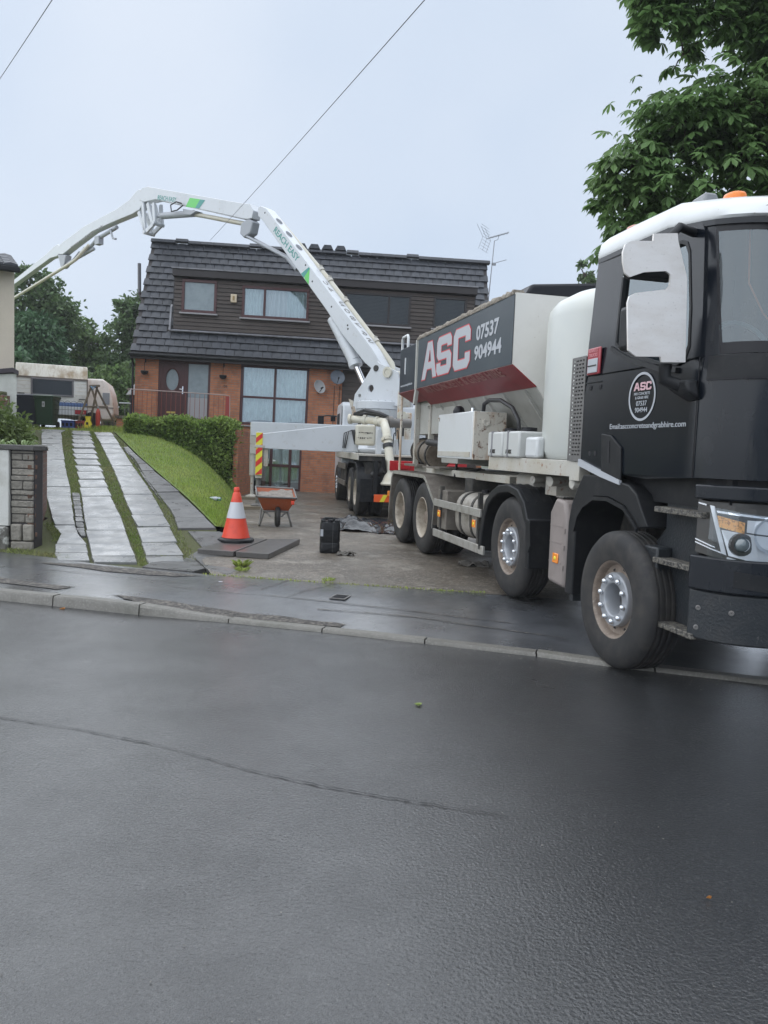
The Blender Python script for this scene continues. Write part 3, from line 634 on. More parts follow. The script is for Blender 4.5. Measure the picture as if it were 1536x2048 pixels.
m = MB(); m.tube([(XL-.06, YE-.07, ZE-.2), (XL-.06, -.06, ZE-.45), (XL-.06, -.06, 2.1)], .035, 8); obj('downpipe', m, mPlas, house, smooth=40)
# ---- dormer
DY = .14
wins = [(-2.18, -1.04, 5.72, 6.79), (-.22, 1.98, 5.67, 6.70), (3.15, 5.35, 5.68, 6.72), (6.10, 7.22, 5.70, 6.74)]
m = MB(); zt = DZ1-.27
n = 13; h = (zt-DZ0)/n
for i in range(n):
    z = DZ0+i*h
    segs = [(DXL, DXR)]
    for (a, b, c, d) in wins:
        if z+h*.5 > c and z+h*.5 < d:
            ns = []
            for s0, s1 in segs:
                if b < s0 or a > s1: ns.append((s0, s1)); continue
                if a > s0: ns.append((s0, a+.02))
                if b < s1: ns.append((b-.02, s1))
            segs = ns
    for s0, s1 in segs:
        m.hexa([(s0, DY-.032, z), (s1, DY-.032, z), (s1, DY+.03, z), (s0, DY+.03, z), (s0, DY-.010, z+h-.012), (s1, DY-.010, z+h-.012), (s1, DY+.03, z+h-.012), (s0, DY+.03, z+h-.012)])
dorm = obj('dormer', MB().box(DXL-.06, DXR+.06, DY-.16, 1.6, DZ1-.25, DZ1-.02), mDark, house, bevel=.015)
obj('cladding', m, mClad, dorm, kind='stuff')
m = MB(); m.box(DXL-.08, DXR+.08, DY-.2, 1.5, DZ1-.019, DZ1+.02); obj('flat_roof', m, mLead, dorm)
m = MB(); m.prism([(DY, DZ0-.1), (DY, DZ1-.26), (1.5, DZ1-.26), (1.2, DZ1-.5)], 'x', DXL-.03, DXL+.04); obj('cheek', m, mDark, dorm); m = MB(); m.prism([(DY, DZ0-.1), (DY, DZ1-.26), (1.5, DZ1-.26), (1.2, DZ1-.5)], 'x', DXR-.04, DXR+.03); obj('cheek', m, mDark, dorm)
m = MB(); m.box(DXL+.05, DXR-.05, 1.1, 1.15, DZ0, DZ1-.3); obj('inner_wall', m, mPaleRoom, dorm)
m = MB(); m.prism([(DY-.13, DZ0-.1), (DY-.03, DZ0-.06), (DY-.03, DZ0-.02), (DY-.15, DZ0-.075)], 'x', DXL-.1, DXR+.1); m.prism([(DY+.0, DZ0-.03), (DY-.14, DZ0-.06), (DY+.02, DZ0+.7), (DY+.12, DZ0+.8)], 'x', DXL-.13, DXL-.07)
obj('flashing', m, mLead, dorm)
# ---- windows
def bars(m, x0, x1, z0, z1, y0, y1, t=.075, mull=(), trans=(), tw=.07):
    m.box(x0, x1, y0, y1, z0, z0+t); m.box(x0, x1, y0, y1, z1-t, z1); m.box(x0, x0+t, y0, y1, z0+t, z1-t); m.box(x1-t, x1, y0, y1, z0+t, z1-t)
    xs = [x0+t]+[q for mu in mull for q in (mu-tw/2, mu+tw/2)]+[x1-t]
    for mu in mull: m.box(mu-tw/2, mu+tw/2, y0, y1, z0+t, z1-t)
    for tr in trans:
        for i in range(0, len(xs), 2): m.box(xs[i], xs[i+1], y0+.002, y1-.002, tr-tw/2, tr+tw/2)
    zs = [z0+t]+[q for tr in trans for q in (tr-tw/2, tr+tw/2)]+[z1-t]
    return [(xs[i], xs[i+1], zs[j], zs[j+1]) for i in range(0, len(xs), 2) for j in range(0, len(zs), 2)]
def curtain(x0, x1, z0, z1, y, mt, par, amp=.03, per=.11, name='curtain', scal=0.):
    n = max(8, int((x1-x0)/per*6)); vs = []
    ph = random.random()*6
    for i in range(n+1):
        x = x0+(x1-x0)*i/n; w = y+amp*math.sin(2*math.pi*(x-x0)/per+ph+1.3*math.sin(x*5)); zb = z0+scal*(abs(math.sin(x*2.6))**.6)
        vs += [(x, w, zb), (x, w+.01, z1)]
    m = MB(); m.add(vs, [(2*i, 2*i+2, 2*i+3, 2*i+1) for i in range(n)]); return obj(name, m, mt, par, smooth=180)
def window(x0, x1, z0, z1, y, par, mull=(), trans=(), cur=None, mt=mFrame, glass=mGlass, sill=True, t=.075, name='window', label=None, skip=False):
    m = MB(); ps = bars(m, x0, x1, z0, z1, y-.045, y+.05, t, mull, trans)
    o = obj(name, m, mt, par, bevel=.006, seg=1)
    if label: o['label'] = label
    for q in ps: obj('pane', MB().box(q[0]-.004, q[1]+.004, y+.0, y+.012, q[2]-.004, q[3]+.004), glass, o)
    if sill: obj('sill', MB().box(x0-.05, x1+.05, y-.13, y-.02, z0-.06, z0-.012), mSillG, o, bevel=.006, seg=1)
    if cur: cur(o)
    return o
w1 = window(*wins[0], DY, dorm, sill=True, t=.09, glass=mFrost, label='small frosted dormer window')
def c2(o):
    curtain(-.13, .48, 5.76, 6.62, DY+.1, mCurt, o); curtain(.55, 1.25, 5.76, 6.62, DY+.12, mCurtW, o, .02, .14); curtain(1.2, 1.9, 5.76, 6.62, DY+.14, mCurt, o)
window(*wins[1], DY, dorm, (.52,), (), c2, t=.085, label='two-light dormer window with net curtains')
def blinds(x0, x1, z0, z1, y, o):
    m = MB(); n = int((z1-z0)/.045)
    for i in range(n): z = z0+i*.045; m.hexa([(x0, y-.012, z), (x1, y-.012, z), (x1, y+.006, z+.008), (x0, y+.006, z+.008), (x0, y-.012, z+.004), (x1, y-.012, z+.004), (x1, y+.006, z+.038), (x0, y+.006, z+.038)])
    obj('blind', m, mBlind, o, kind='stuff'); obj('dark_backing', MB().box(x0, x1, y+.05, y+.06, z0, z1), mRoom, o)
window(*wins[2], DY, dorm, (4.62,), (), lambda o: blinds(3.2, 5.3, 5.72, 6.68, DY+.09, o), mt=mDark, glass=mGlassD, label='dark dormer window with a slatted blind')
window(*wins[3], DY, dorm, (), (), lambda o: blinds(6.15, 7.17, 5.74, 6.7, DY+.09, o), mt=mDark, glass=mGlassD, label='small dark dormer window at the right')
def c3(o):
    curtain(-.06, .93, 2.22, 4.05, .155, mCurt, o, .03, .13, scal=.12); curtain(1.03, 2.04, 2.22, 4.05, .155, mCurt, o, .03, .13, scal=.12)
window(-.15, 2.1, 2.16, 4.13, .06, house, (.98,), (3.08,), c3, t=.085, label='large four-light window with net curtains')
# french doors on the lower level
fr_ = obj('french_door', MB().box(-.05, 1.96, .01, .1, -.01, .03), mFrame, house, label='brown glazed double doors at ground level')
m = MB(); ps = bars(m, -.05, 1.96, .03, 1.87, .0, .1, .07, (.33, .95, 1.58), (.86,), .09); m.box(.03, .28, .001, .099, 1.45, 1.53); obj('door_frame', m, mFrame, fr_, bevel=.006, seg=1)
for q in ps: obj('pane', MB().box(q[0]-.004, q[1]+.004, .05, .06, q[2]-.004, q[3]+.004), mGlass, fr_)
for x in (.88, 1.02): m = MB(); m.box(x-.014, x+.014, -.02, -.001, .92, 1.1); m.tube([(x, -.05, 1.01), (x-.09*(1 if x < .95 else -1), -.05, 1.01)], .01, 8); m.tube([(x, -.01, 1.01), (x, -.05, 1.01)], .01, 8); obj('handle', m, mRod, fr_)
curtain(0, 1.9, .10, 1.8, .135, mCurt, fr_, .02, .12, scal=.22)
# front door with oval light, and sidelight
fd = obj('front_door', flat([rect(-2.68, -1.96, 2.2, 4.06), [(-2.38+.21*math.cos(t), 3.5+.37*math.sin(t)) for t in [2*math.pi*k/28 for k in range(28)]][::-1]], .06, fXZ(.06)), mFrame, house, label='dark red-brown panelled front door with an oval light')
obj('pane', flat([[(-2.38+.21*math.cos(t), 3.5+.37*math.sin(t)) for t in [2*math.pi*k/28 for k in range(28)]]], .012, fXZ(.065)), mFrost, fd)
m = MB(); m.lathe([(.235, 0), (.25, -.025), (.225, -.025), (.205, 0)], 28, (0, 0, 0), (0, 1, 0), False); m.v = [(-2.38+x*.98, .026+y, 3.5+z*1.68) for x, y, z in m.v]; obj('oval_moulding', m, mFrame, fd, smooth=50)
m = MB()
for (a, b, c, d) in ((-2.6, -2.36, 2.35, 3.0), (-2.3, -2.04, 2.35, 3.0)): m.box(a, b, .012, .032, c, d)
obj('panel_moulding', m, mFrame, fd, bevel=.012, seg=2)
obj('letter_plate', MB().box(-2.53, -2.25, .004, .03, 2.4, 2.46), mat('brass', (.55, .42, .12), .35, metal=.7), fd)
m = MB(); m.tube([(-2.03, .03, 3.2), (-2.03, -.02, 3.2), (-2.13, -.02, 3.2)], .012, 8); m.box(-2.05, -2.01, .01, .03, 3.05, 3.3); obj('handle', m, mRod, fd)
m = MB(); bars(m, -2.83, -1.14, 2.2, 4.12, .015, .1, .075, (-1.915,), (), .1); m.box(-2.755, -2.68, .02, .09, 2.27, 4.04); sidef = obj('door_surround', m, mFrame, house, bevel=.006, seg=1)
obj('pane', MB().box(-1.87, -1.21, .05, .062, 2.95, 4.05), mFrost, sidef)
obj('door_panel', MB().box(-1.87, -1.21, .048, .064, 2.27, 2.95), mat('pale_panel', (.36, .35, .36), .5), sidef)
obj('inner_wall', MB().box(-2.9, -1.1, .23, .25, 2.1, 4.2), mRoom, house)
obj('house_number', text('109', .14, .09, frame((-.72, -.004, 3.33), (1, 0, 0), (0, 0, 1)), ext=.006, bold=.01), mDark, house)
# ---- fittings fixed to the house that can be lifted off it
def onhouse(x, y, z): return HF @ T(x, y, z)
def basket(x, z, lab):
    t = thing('wall_planter', lab, 'wall planter', onhouse(x, -.02, z), 'round planters beside the front door')
    m = MB(); m.lathe([(.02, -.1), (.09, -.08), (.125, 0), (.12, .02), (.0, .03)], 16, (0, -.12, 0), (0, 0, 1)); obj('bowl', m, mPlas, t, smooth=40)
    m = MB(); m.tube([(0, 0, .36), (0, -.12, .3), (0, -.12, .03)], .008, 6); m.box(-.02, .02, -.006, .02, .3, .42); obj('bracket', m, mPlas, t)
basket(-3.25, 3.7, 'dark round wall planter left of the front door'); basket(-.71, 3.7, 'dark round wall planter between the front door and the big window')
def dish(x, z, r, lab, mt, yaw, par=None):
    t = thing('satellite_dish', lab, 'satellite dish', onhouse(x, -.02, z), 'satellite dishes on the brick wall')
    q = Matrix.Rotation(yaw, 3, 'Z'); ax = q @ Vector((0, -1, .28)).normalized()
    m = MB(); o = Vector((0, -.22, 0)); m.lathe([(.001, 0), (r*.5, .02), (r*.85, .06), (r, .09), (r*1.02, .085), (r*.85, .045), (r*.5, .005), (.001, -.015)], 24, o, ax); obj('reflector', m, mt, t, smooth=50)
    m = MB(); m.tube([(0, 0, -.05), (0, -.1, -.05), o], .02, 8); m.box(-.05, .05, -.02, .02, -.13, .03); obj('mount', m, mCylG, t)
    p = o+Vector((0, 0, -r*.95)); e = o+ax*(r*1.15)+Vector((0, 0, -r*.35)); m = MB(); m.tube([p, e], .012, 6); m.tube([e, e-ax*.09], .03, 8); obj('feed_arm', m, mPlas, t)
    return t
dish(2.42, 3.5, .225, 'pale grey satellite dish beside the big curtained window', mat('pale_dish', (.42, .42, .42), .5), .7)
dish(3.02, 3.84, .24, 'dark blue-grey satellite dish near the brown panels', mat('dark_dish', (.13, .15, .18), .45), .25)
m = MB(); m.tube([(2.95, -.015, 3.6), (2.95, -.015, 2.2)], .008, 6); m.tube([(3.12, -.015, 3.6), (3.12, -.015, 2.2)], .008, 6); obj('wall_cable', m, mPlas, house)
ab = obj('alarm_box', MB().box(-.1, .1, -.09, .0, -.135, .135), mat('alarm_cream', (.6, .5, .36), .5), fr=onhouse(-.48, DY-.03, 6.25), bevel=.02); ab['label'] = 'cream alarm box on the brown dormer cladding between two windows'; ab['category'] = 'alarm box'
obj('front_panel', MB().box(-.03, .03, -.1, -.088, -.07, .07), mat('alarm_print', (.33, .23, .1), .5), ab)
fl = obj('flue_pipe', MB().tube([(0, .3, -1.1), (0, .0, -.95), (-.03, 0, 0)], .06, 10), mat('grey_flue', (.12, .12, .13), .5), fr=onhouse(-3.78, 1.0, 7.38), smooth=40); fl['label'] = 'thin dark flue pipe rising beside the left gable'; fl['category'] = 'flue pipe'
# television aerial
tv = thing('television_aerial', 'tall television aerial with a grid reflector at the right end of the roof', 'aerial', onhouse(8.22, 1.9, 7.3))
alu = mat('aerial_alloy', (.3, .31, .33), .45, metal=.4)
obj('mast', MB().tube([(0, 0, -.6), (.1, 0, 1.85)], .016, 8), alu, tv)
bd = Vector((.95, -.1, .3)).normalized(); b0 = Vector((-.16, 0, 1.92))
m = MB(); m.tube([b0, b0+bd*.78], .014, 6)
for i in range(14):
    p = b0+bd*(.1+.05*i); m.tube([p+Vector((0, -.12, 0)), p+Vector((0, .12, 0))], .005, 4); m.tube([p+Vector((-.02, 0, -.05)), p+Vector((.02, 0, .05))], .005, 4)
m.tube([Vector((.1, 0, 1.86)), Vector((.22, 0, 1.9)), b0+bd*.42], .01, 5); obj('boom', m, alu, tv)
m = MB()
for k in range(9):
    z = -.42+k*.105; dx = -.03-.2*abs(z); m.tube([b0+Vector((dx-.16, -.25, z)), b0+Vector((dx+.2, .25, z-.02))], .006, 4)
for s_ in (-.9, 0, .9):
    m.tube([b0+Vector((-.25+s_*.2, s_*.25, .42)), b0+Vector((-.02+s_*.2, s_*.25, 0)), b0+Vector((-.15+s_*.2, s_*.25, -.42))], .007, 4)
obj('reflector', m, alu, tv)
m = MB(); q = Vector((.04, 0, 1.05)); m.tube([q, q+bd*.55], .012, 6); m.box(q.x+.04, q.x+.16, -.04, .04, q.z-.04, q.z+.04); obj('small_antenna', m, alu, tv)
# ---- terrace, retaining brick and railing in front of the door
m = MB(); m.box(-3.75, -.25, -1.35, -.002, -.2, 2.12); terr = obj('terrace', m, mBrick, fr=HF); terr['label'] = 'raised brick terrace below the front door behind the hedge'; terr['category'] = 'terrace'
m = MB(); m.box(-3.8, -.2, -1.4, -.01, 2.12, 2.2); obj('paving', m, mFore, terr)
rl_ = thing('railing', 'thin red-brown metal railing along the terrace at the front door', 'railing', HF @ T(0, -1.25, 2.2))
rr = mat('red_brown_railing', (.22, .05, .035), .5)
for i in range(21): x = -3.3+i*.148; obj('bar', MB().box(x-.006, x+.006, -.006, .006, 0, .8), rr, rl_)
obj('top_rail', MB().tube([(-3.42, -.02, .78), (-3.46, 0, .84), (-3.38, 0, .84), (-.42, 0, .82), (-.3, .0, .8), (-.28, .0, .0)], .014, 6), mat('pale_rail', (.4, .3, .28), .5), rl_)
obj('end_panel', MB().box(-.42, -.29, -.012, .012, .02, .78), mat('red_panel', (.3, .04, .03), .5), rl_)
rw_ = obj('retaining_wall', MB().box(-4.34, -4.2, 22.0, 24.45, -.1, 2.02), mBrick, bevel=.01); rw_['label'] = 'short brick retaining wall closing the right end of the hedge bank'; rw_['category'] = 'wall'
m = MB(); m.box(-.34, -.12, -1.6, -1.36, -.2, 2.05); o = obj('brick_pier', m, mBrick, fr=HF, bevel=.01); o['label'] = 'brick pier at the right end of the hedge beside the double doors'; o['category'] = 'pier'
# ---------------------------------------------------------------- volumetric concrete truck (x away from the kerb side, y rearwards, z up)
th = rad(13.3); td = Vector((-math.sin(th), math.cos(th), 0)); tn = Vector((math.cos(th), math.sin(th), 0)); TO = tn*3.13+td*5.45
TF = Matrix(((tn.x, td.x, 0, TO.x), (tn.y, td.y, 0, TO.y), (0, 0, 1, 0), (0, 0, 0, 1)))
truck = thing('concrete_truck', 'large black four-axle concrete mixing truck with white tank and red-banded hopper parked on the drive', 'truck', TF)
fYZ = lambda x=0., k=0., z0=0.: Matrix(((0, k, -1, x-k*z0), (1, 0, 0, 0), (0, 1, 0, 0), (0, 0, 0, 1)))   # u=y v=z, w toward -x (leaning in by k)
sideT = lambda x, y, z, s=1.: frame((x, y, z), (0, -1, 0), (0, 0, 1))     # text on the near side reads forwards
def circ(cx, cy, r, n=24, s=1., a0=0.): return [(cx+r*math.cos(a0+2*math.pi*k/n), cy+s*r*math.sin(a0+2*math.pi*k/n)) for k in range(n)]
def rrect(x0, x1, y0, y1, r, n=5):
    p = []
    for cx, cy, a in ((x1-r, y1-r, 0), (x0+r, y1-r, 90), (x0+r, y0+r, 180), (x1-r, y0+r, 270)):
        for k in range(n+1): t = rad(a+90*k/n); p.append((cx+r*math.cos(t), cy+r*math.sin(t)))
    return p
# ---- wheels
R_ = .525
def tyre_prof(w, r=R_):
    p = [(.285, .035), (.30, .012), (.36, -.002), (.43, 0), (.49, .012), (r-.018, .03), (r-.004, .045)]
    n = 4; gw = .012; x = .045; step = (w-.09)/(n+1)
    for i in range(n):
        x += step; p += [(r, x-gw), (r-.014, x-gw*.6), (r-.014, x+gw*.6), (r, x+gw)]
    p += [(r-.004, w-.045), (r-.018, w-.03), (.49, w-.012), (.43, w), (.36, w), (.30, w-.012), (.285, w-.035)]
    return p
_tyres = {}
def wheel(y, z, side, kind, root, mts=None, shift=0.):
    # side 0 = near (outer face at x=0 toward -x), 1 = far
    ax = Vector((1, 0, 0)) if side == 0 else Vector((-1, 0, 0)); ox = 0. if side == 0 else 2.5
    o = Vector((ox+(shift if side == 0 else 0), y, z)); ws = .315 if kind == 'front' else .27
    def P(r, t, a): return o+ax*t+Vector((0, r*math.cos(a), r*math.sin(a)))
    m = MB(); m.lathe(tyre_prof(ws), 64, o, ax, False)
    ty = obj('wheel', m, mRub, root, smooth=38)
    if kind != 'front':
        m = MB(); m.lathe(tyre_prof(ws), 48, o+ax*.33, ax, False); obj('inner_tyre', m, mRub, ty, smooth=38)
    a, b, c = mts or ((mRim, mHub, mNut) if kind == 'front' else (mRimC, mRimC, mRim))
    m = MB()
    if kind == 'front':
        m.lathe([(.292, .05), (.297, .014), (.287, .02), (.278, .04), (.268, .075), (.225, .085), (.2, .075), (.12, .07), (.115, .07)], 48, o, ax, False)
        obj('rim', m, a, ty, smooth=40)
        m = MB(); m.lathe([(.208, .08), (.206, .035), (.200, .024), (.132, .024), (.124, .03), (.112, .06), (.105, .15), (.0, .155)], 40, o, ax, False); obj('hub', m, b, ty, smooth=24)
        m = MB(); m.lathe([(.104, .149), (.06, .13), (.0, .13)], 24, o, ax, False); obj('hub_cap', m, mChas, ty, smooth=40)
        if side == 0:
            nm = MB(); nm.lathe([(.023, 0), (.023, -.012), (.017, -.03), (.008, -.036), (.0, -.036)], 10, (0, 0, 0), ax, False)
            first = None
            for k in range(10):
                p = P(.167, .026, 2*math.pi*(k+.3)/10)
                if first is None: first = obj('wheel_nut', nm, c, ty, smooth=40); first.matrix_local = T(*p)
                else: inst(first, ty, T(*p))
            hm = MB()
            for k in range(10):
                p = P(.243, .0815, 2*math.pi*(k+.8)/10); hm.lathe([(.02, 0), (.0, -.0005)], 10, p, ax, False)
            obj('hand_hole', hm, mRoom, ty)
    else:
        m.lathe([(.292, .05), (.298, .008), (.29, .004), (.275, .02), (.268, .05), (.262, .14), (.25, .20), (.2, .22)], 40, o, ax, False); obj('rim', m, a, ty, smooth=40); m = MB(); m.lathe([(.2, .219), (.12, .215), (.112, .12), (.095, .075), (.0, .065)], 32, o, ax, False); obj('hub', m, c, ty, smooth=40)
        nm = MB(); nm.lathe([(.018, 0), (.018, -.03), (.0, -.03)], 6, (0, 0, 0), ax, False); first = None
        for k in range(10):
            p = P(.155, .215, 2*math.pi*k/10)
            if first is None: first = obj('wheel_nut', nm, c, ty); first.matrix_local = T(*p)
            else: inst(first, ty, T(*p))
    return ty
WY = [0., 2.12, 5.42, 6.72]; GZ = .12
for i, y in enumerate(WY):
    for s in (0, 1): wheel(y-(.17 if i == 0 else 0), (R_+.01 if i == 0 and s == 0 else R_+.05 if i == 0 else R_+GZ), s, 'front' if i < 2 else 'rear', truck, None, -.09 if i == 0 else 0.)
# ---- chassis
m = MB()
for x0 in (.78, 1.64): m.box(x0, x0+.08, -1.0, 7.3, .92, 1.2)
for y in (-.4, 1.0, 3.1, 4.4, 6.0, 7.1): m.box(.861, 1.639, y, y+.1, .96, 1.16)
for y in WY[:2]: m.box(.3, 2.2, y-.06, y+.06, .5, .62)
for y in WY[2:]: m.box(.55, 1.95, y-.09, y+.09, .5, .72); m.lathe([(.0, -.2), (.2, -.15), (.25, 0), (.2, .15), (.0, .2)], 16, (1.25, y, .64), (0, 1, 0))
for y in (WY[1]-.5, WY[1]+.5, WY[0]+.55): m.box(.6, .7, y-.04, y+.04, .75, 1.3)
for y in (5.2, 6.1, 6.9): m.box(.35, .77, y-.03, y+.03, 1.0, 1.18)
obj('chassis', m, mChas, truck, bevel=.008, seg=1)
m = MB(); m.box(.06, 2.44, .78, 2.86, 1.47, 1.50); m.box(.03, .06, .78, 2.86, 1.43, 1.575); m.box(2.44, 2.47, .78, 2.86, 1.43, 1.575); m.box(.3, 2.2, 2.87, 7.0, 1.27, 1.36)
for y in (1.0, 1.6, 2.3): m.box(.5, .6, y, y+.12, 1.21, 1.469); m.box(1.9, 2.0, y, y+.12, 1.21, 1.469)
obj('subframe', m, mWhiteD, truck, bevel=.006, seg=1)
m = MB()
for y0, r in ((1.02, .05), (.9, .035), (1.5, .05), (1.9, .04)): m.tube([(.15, y0, 1.36), (.5, y0+.1, 1.38), (.8, y0+.4, 1.3)], r, 10)
m.lathe([(.05, -.02), (.055, .0), (.055, .05), (.035, .05), (.035, .12)], 14, (.06, .82, 1.38), (1, 0, 0)); m.box(.1, .3, .66, .78, 1.3, 1.42); m.box(.25, .6, 1.55, 1.8, 1.22, 1.4); m.lathe([(.1, 0), (.1, .45), (0, .45)], 14, (.3, 2.0, 1.33), (0, 1, 0))
obj('valves', m, mWhiteD, truck, smooth=40)
for k, (ya, yb, za, zb) in enumerate(((1.2, 2.6, 1.28, 1.1), (1.6, 3.0, 1.2, 1.3), (2.9, 4.6, 1.22, 1.05), (4.5, 5.2, 1.4, 1.6))):
    obj('air_hose', MB().tube([(.4+.05*k, ya, za), (.3, (ya+yb)/2, min(za, zb)-.12), (.45, yb, zb)], .02, 8), mHose, truck, smooth=180)
# ---- mudguards
def arc(yc, zc, r, a0, a1, n=14): return [(yc+r*math.cos(rad(a0+(a1-a0)*k/n)), zc+r*math.sin(rad(a0+(a1-a0)*k/n))) for k in range(n+1)]
def shell(outer, inner, x0, x1): # strip between two profiles in the y-z plane extruded across
    m = MB(); n = len(outer); rings = [[(x0, *outer[i]), (x1, *outer[i]), (x1, *inner[i]), (x0, *inner[i])] for i in range(n)]
    return m.loft(rings)
for sx, (xa, xb) in enumerate(((-.03, .46), (2.04, 2.53))):
    yc, zc = WY[1], .645
    po = [(2.98, .52), (2.96, .80)]+arc(yc, zc+.02, .66, 10, 100, 12)[0:]; po = [(2.93, .5), (2.9, .72), (2.84, .92), (2.74, 1.1), (2.58, 1.2), (2.4, 1.27), (2.12, 1.30), (1.86, 1.26), (1.68, 1.14), (1.58, .98), (1.53, .98), (1.50, .5)]
    pi = [(2.84, .5), (2.81, .72), (2.75, .9), (2.66, 1.04), (2.54, 1.12), (2.38, 1.185), (2.12, 1.215), (1.9, 1.18), (1.75, 1.08), (1.66, .95), (1.62, .94), (1.58, .5)]
    g_ = obj('mudguard', shell(po, pi, xa, xb), mPlas, truck, bevel=.012)
    if sx == 0:
        for i in range(5):
            y0, z0 = po[4+i] if i < 4 else po[8]; x = .02+.09*i
            m = MB(); m.loft([[(x-.008, y*1., z+.006), (x+.012, y, z+.006), (x+.012, y, z-.004), (x-.008, y, z-.004)] for y, z in po[3:9]]); obj('rib', m, mPlas, g_)
        m = MB(); m.loft([[(-.036, *a), (-.026, *a), (-.026, *b), (-.036, *b)] for a, b in (((1.50, .96), (1.57, .96)), ((1.46, .74), (1.53, .76)), ((1.52, .66), (1.58, .70)))]); obj('bracket', m, mPlas, g_)
# front mudguard: arch panel, rear strip
po = [(.74, .42), (.74, 1.04), (.70, 1.2), (.62, 1.33), (.52, 1.46), (.2, 1.465), (-.2, 1.41), (-.31, 1.35), (-.40, 1.23), (-.49, 1.12)]
pi = [(.60, .42), (.60, 1.0), (.55, 1.13), (.46, 1.22), (.3, 1.29), (.08, 1.30), (-.17, 1.25), (-.26, 1.19), (-.33, 1.14), (-.37, 1.10)]
for xa, xb in ((-.012, .42), (2.08, 2.512)):
    g_ = obj('front_mudguard', shell(po, pi, xa, xb), mPlas, truck, bevel=.012)
    lip = MB(); lip.loft([[(xa-.02, *a), (xa-.001, *a), (xa-.001, a[0], a[1]-.03), (xa-.02, a[0], a[1]-.03)] for a in pi[1:]]); obj('arch_lip', lip, mPlas, g_)
obj('splash_guard', MB().box(.02, .40, .64, .70, .36, 1.1), mSplat, truck)
# rear angular wings of checker plate
po = [(7.40, .42), (7.36, .6), (7.22, 1.2), (7.1, 1.275), (5.3, 1.275), (5.2, 1.24), (4.72, .93), (4.78, .60)]
pi = [(7.36, .42), (7.32, .6), (7.18, 1.17), (7.08, 1.235), (5.32, 1.235), (5.23, 1.205), (4.77, .92), (4.82, .60)]
for xa, xb in ((-.02, .64), (1.86, 2.52)): g_ = obj('rear_wing', shell(po, pi, xa, xb), mAluD, truck, label='dirty checker plate wing over the rear wheels')
lip = MB(); lip.loft([[(-.03, *a), (-.021, *a), (-.021, a[0], a[1]-.05), (-.03, a[0], a[1]-.05)] for a in po[1:]]); obj('edge_trim', lip, mAlu, truck)
m = MB()
for k in range(26):
    y = 5.35+k*.066; m.box(-.01, .55, y, y+.02, 1.276, 1.281)
obj('tread_rib', m, mAluD, truck, kind='stuff')
obj('side_plate', MB().box(.02, .5, 4.3, 4.7, .58, 1.1), mAluD, truck, bevel=.01); obj('bracket_box', MB().box(.25, .62, 4.0, 4.28, .98, 1.28), mChas, truck, bevel=.02)
m = MB(); m.box(.18, .62, 7.45, 7.47, .25, 1.1); obj('mud_flap', m, mPlas, truck)
# ---- side rails, tanks and boxes low down
for z0, z1 in ((.875, .97), (.46, .56)):
    for xa in (-.03, 2.5): obj('side_rail', MB().box(xa, xa+.03, 2.9 if z0 > .7 else 2.76, 4.72, z0, z1), mAlu, truck, bevel=.006)
m = MB()
for y in (3.02, 4.5): m.box(.0, .05, y, y+.05, .44, 1.15); m.box(2.45, 2.5, y, y+.05, .44, 1.15)
obj('rail_post', m, mChas, truck)
def marker(y, z, x=-.035, name='marker_lamp'):
    o = obj(name, MB().box(x-.012, x+.001, y-.055, y+.055, z-.045, z+.045), mAmber, truck, bevel=.01); obj('reflector', MB().lathe([(.02, 0), (.012, -.006), (0, -.006)], 10, (x-.012, y, z), (1, 0, 0)), mYel, o); return o
marker(3.06, .79); marker(4.43, .79); marker(.955, .69, -.005)
def ellip(cy, cz, ry, rz, n=28, p=3.): return [(cy+ry*math.copysign(abs(math.cos(t))**(2/p), math.cos(t)), cz+rz*math.copysign(abs(math.sin(t))**(2/p), math.sin(t))) for t in [2*math.pi*k/n for k in range(n)]]
m = MB(); rings = []
for y, s in ((3.2, .86), (3.225, .96), (3.27, 1), (4.0, 1), (4.05, .96), (4.07, .86)): rings.append([(.34+(a-.34)*s, y, .83+(b-.83)*s) for a, b in ellip(.34, .83, .29, .29)])
m.loft(rings); ft = obj('fuel_tank', m, mTank, truck, smooth=50)
for y in (3.42, 3.82):
    m = MB(); m.loft([[(.34+(a-.34)*s, y+dy, .83+(b-.83)*s) for a, b in ellip(.34, .83, .29, .29)] for s, dy in ((1.0, -.03), (1.035, -.03), (1.035, .03), (1., .03))]); obj('strap', m, mChas, ft, smooth=50)
obj('filler_cap', MB().lathe([(.05, 0), (.05, .05), (0, .055)], 14, (.3, 3.62, 1.11)), mCap, ft)
m = MB(); m.prism([(.78, .44), (1.12, .46), (1.13, 1.1), (1.02, 1.24), (.85, 1.22), (.78, 1.08)], 'x', -.005, .44); bx = obj('battery_cover', m, mPinkP, truck, bevel=.035, seg=3, label='pinkish grey plastic battery cover')
obj('grime_cap', MB().box(.0, .43, .88, 1.04, 1.235, 1.25), mTread, bx, bevel=.004)
m = MB()
for z in (.6, .78, .93): m.box(-.012, -.004, .8, .83, z, z+.04); m.box(-.009, -.004, .85, 1.1, z+.05, z+.056)
obj('catch', m, mPinkP, bx)
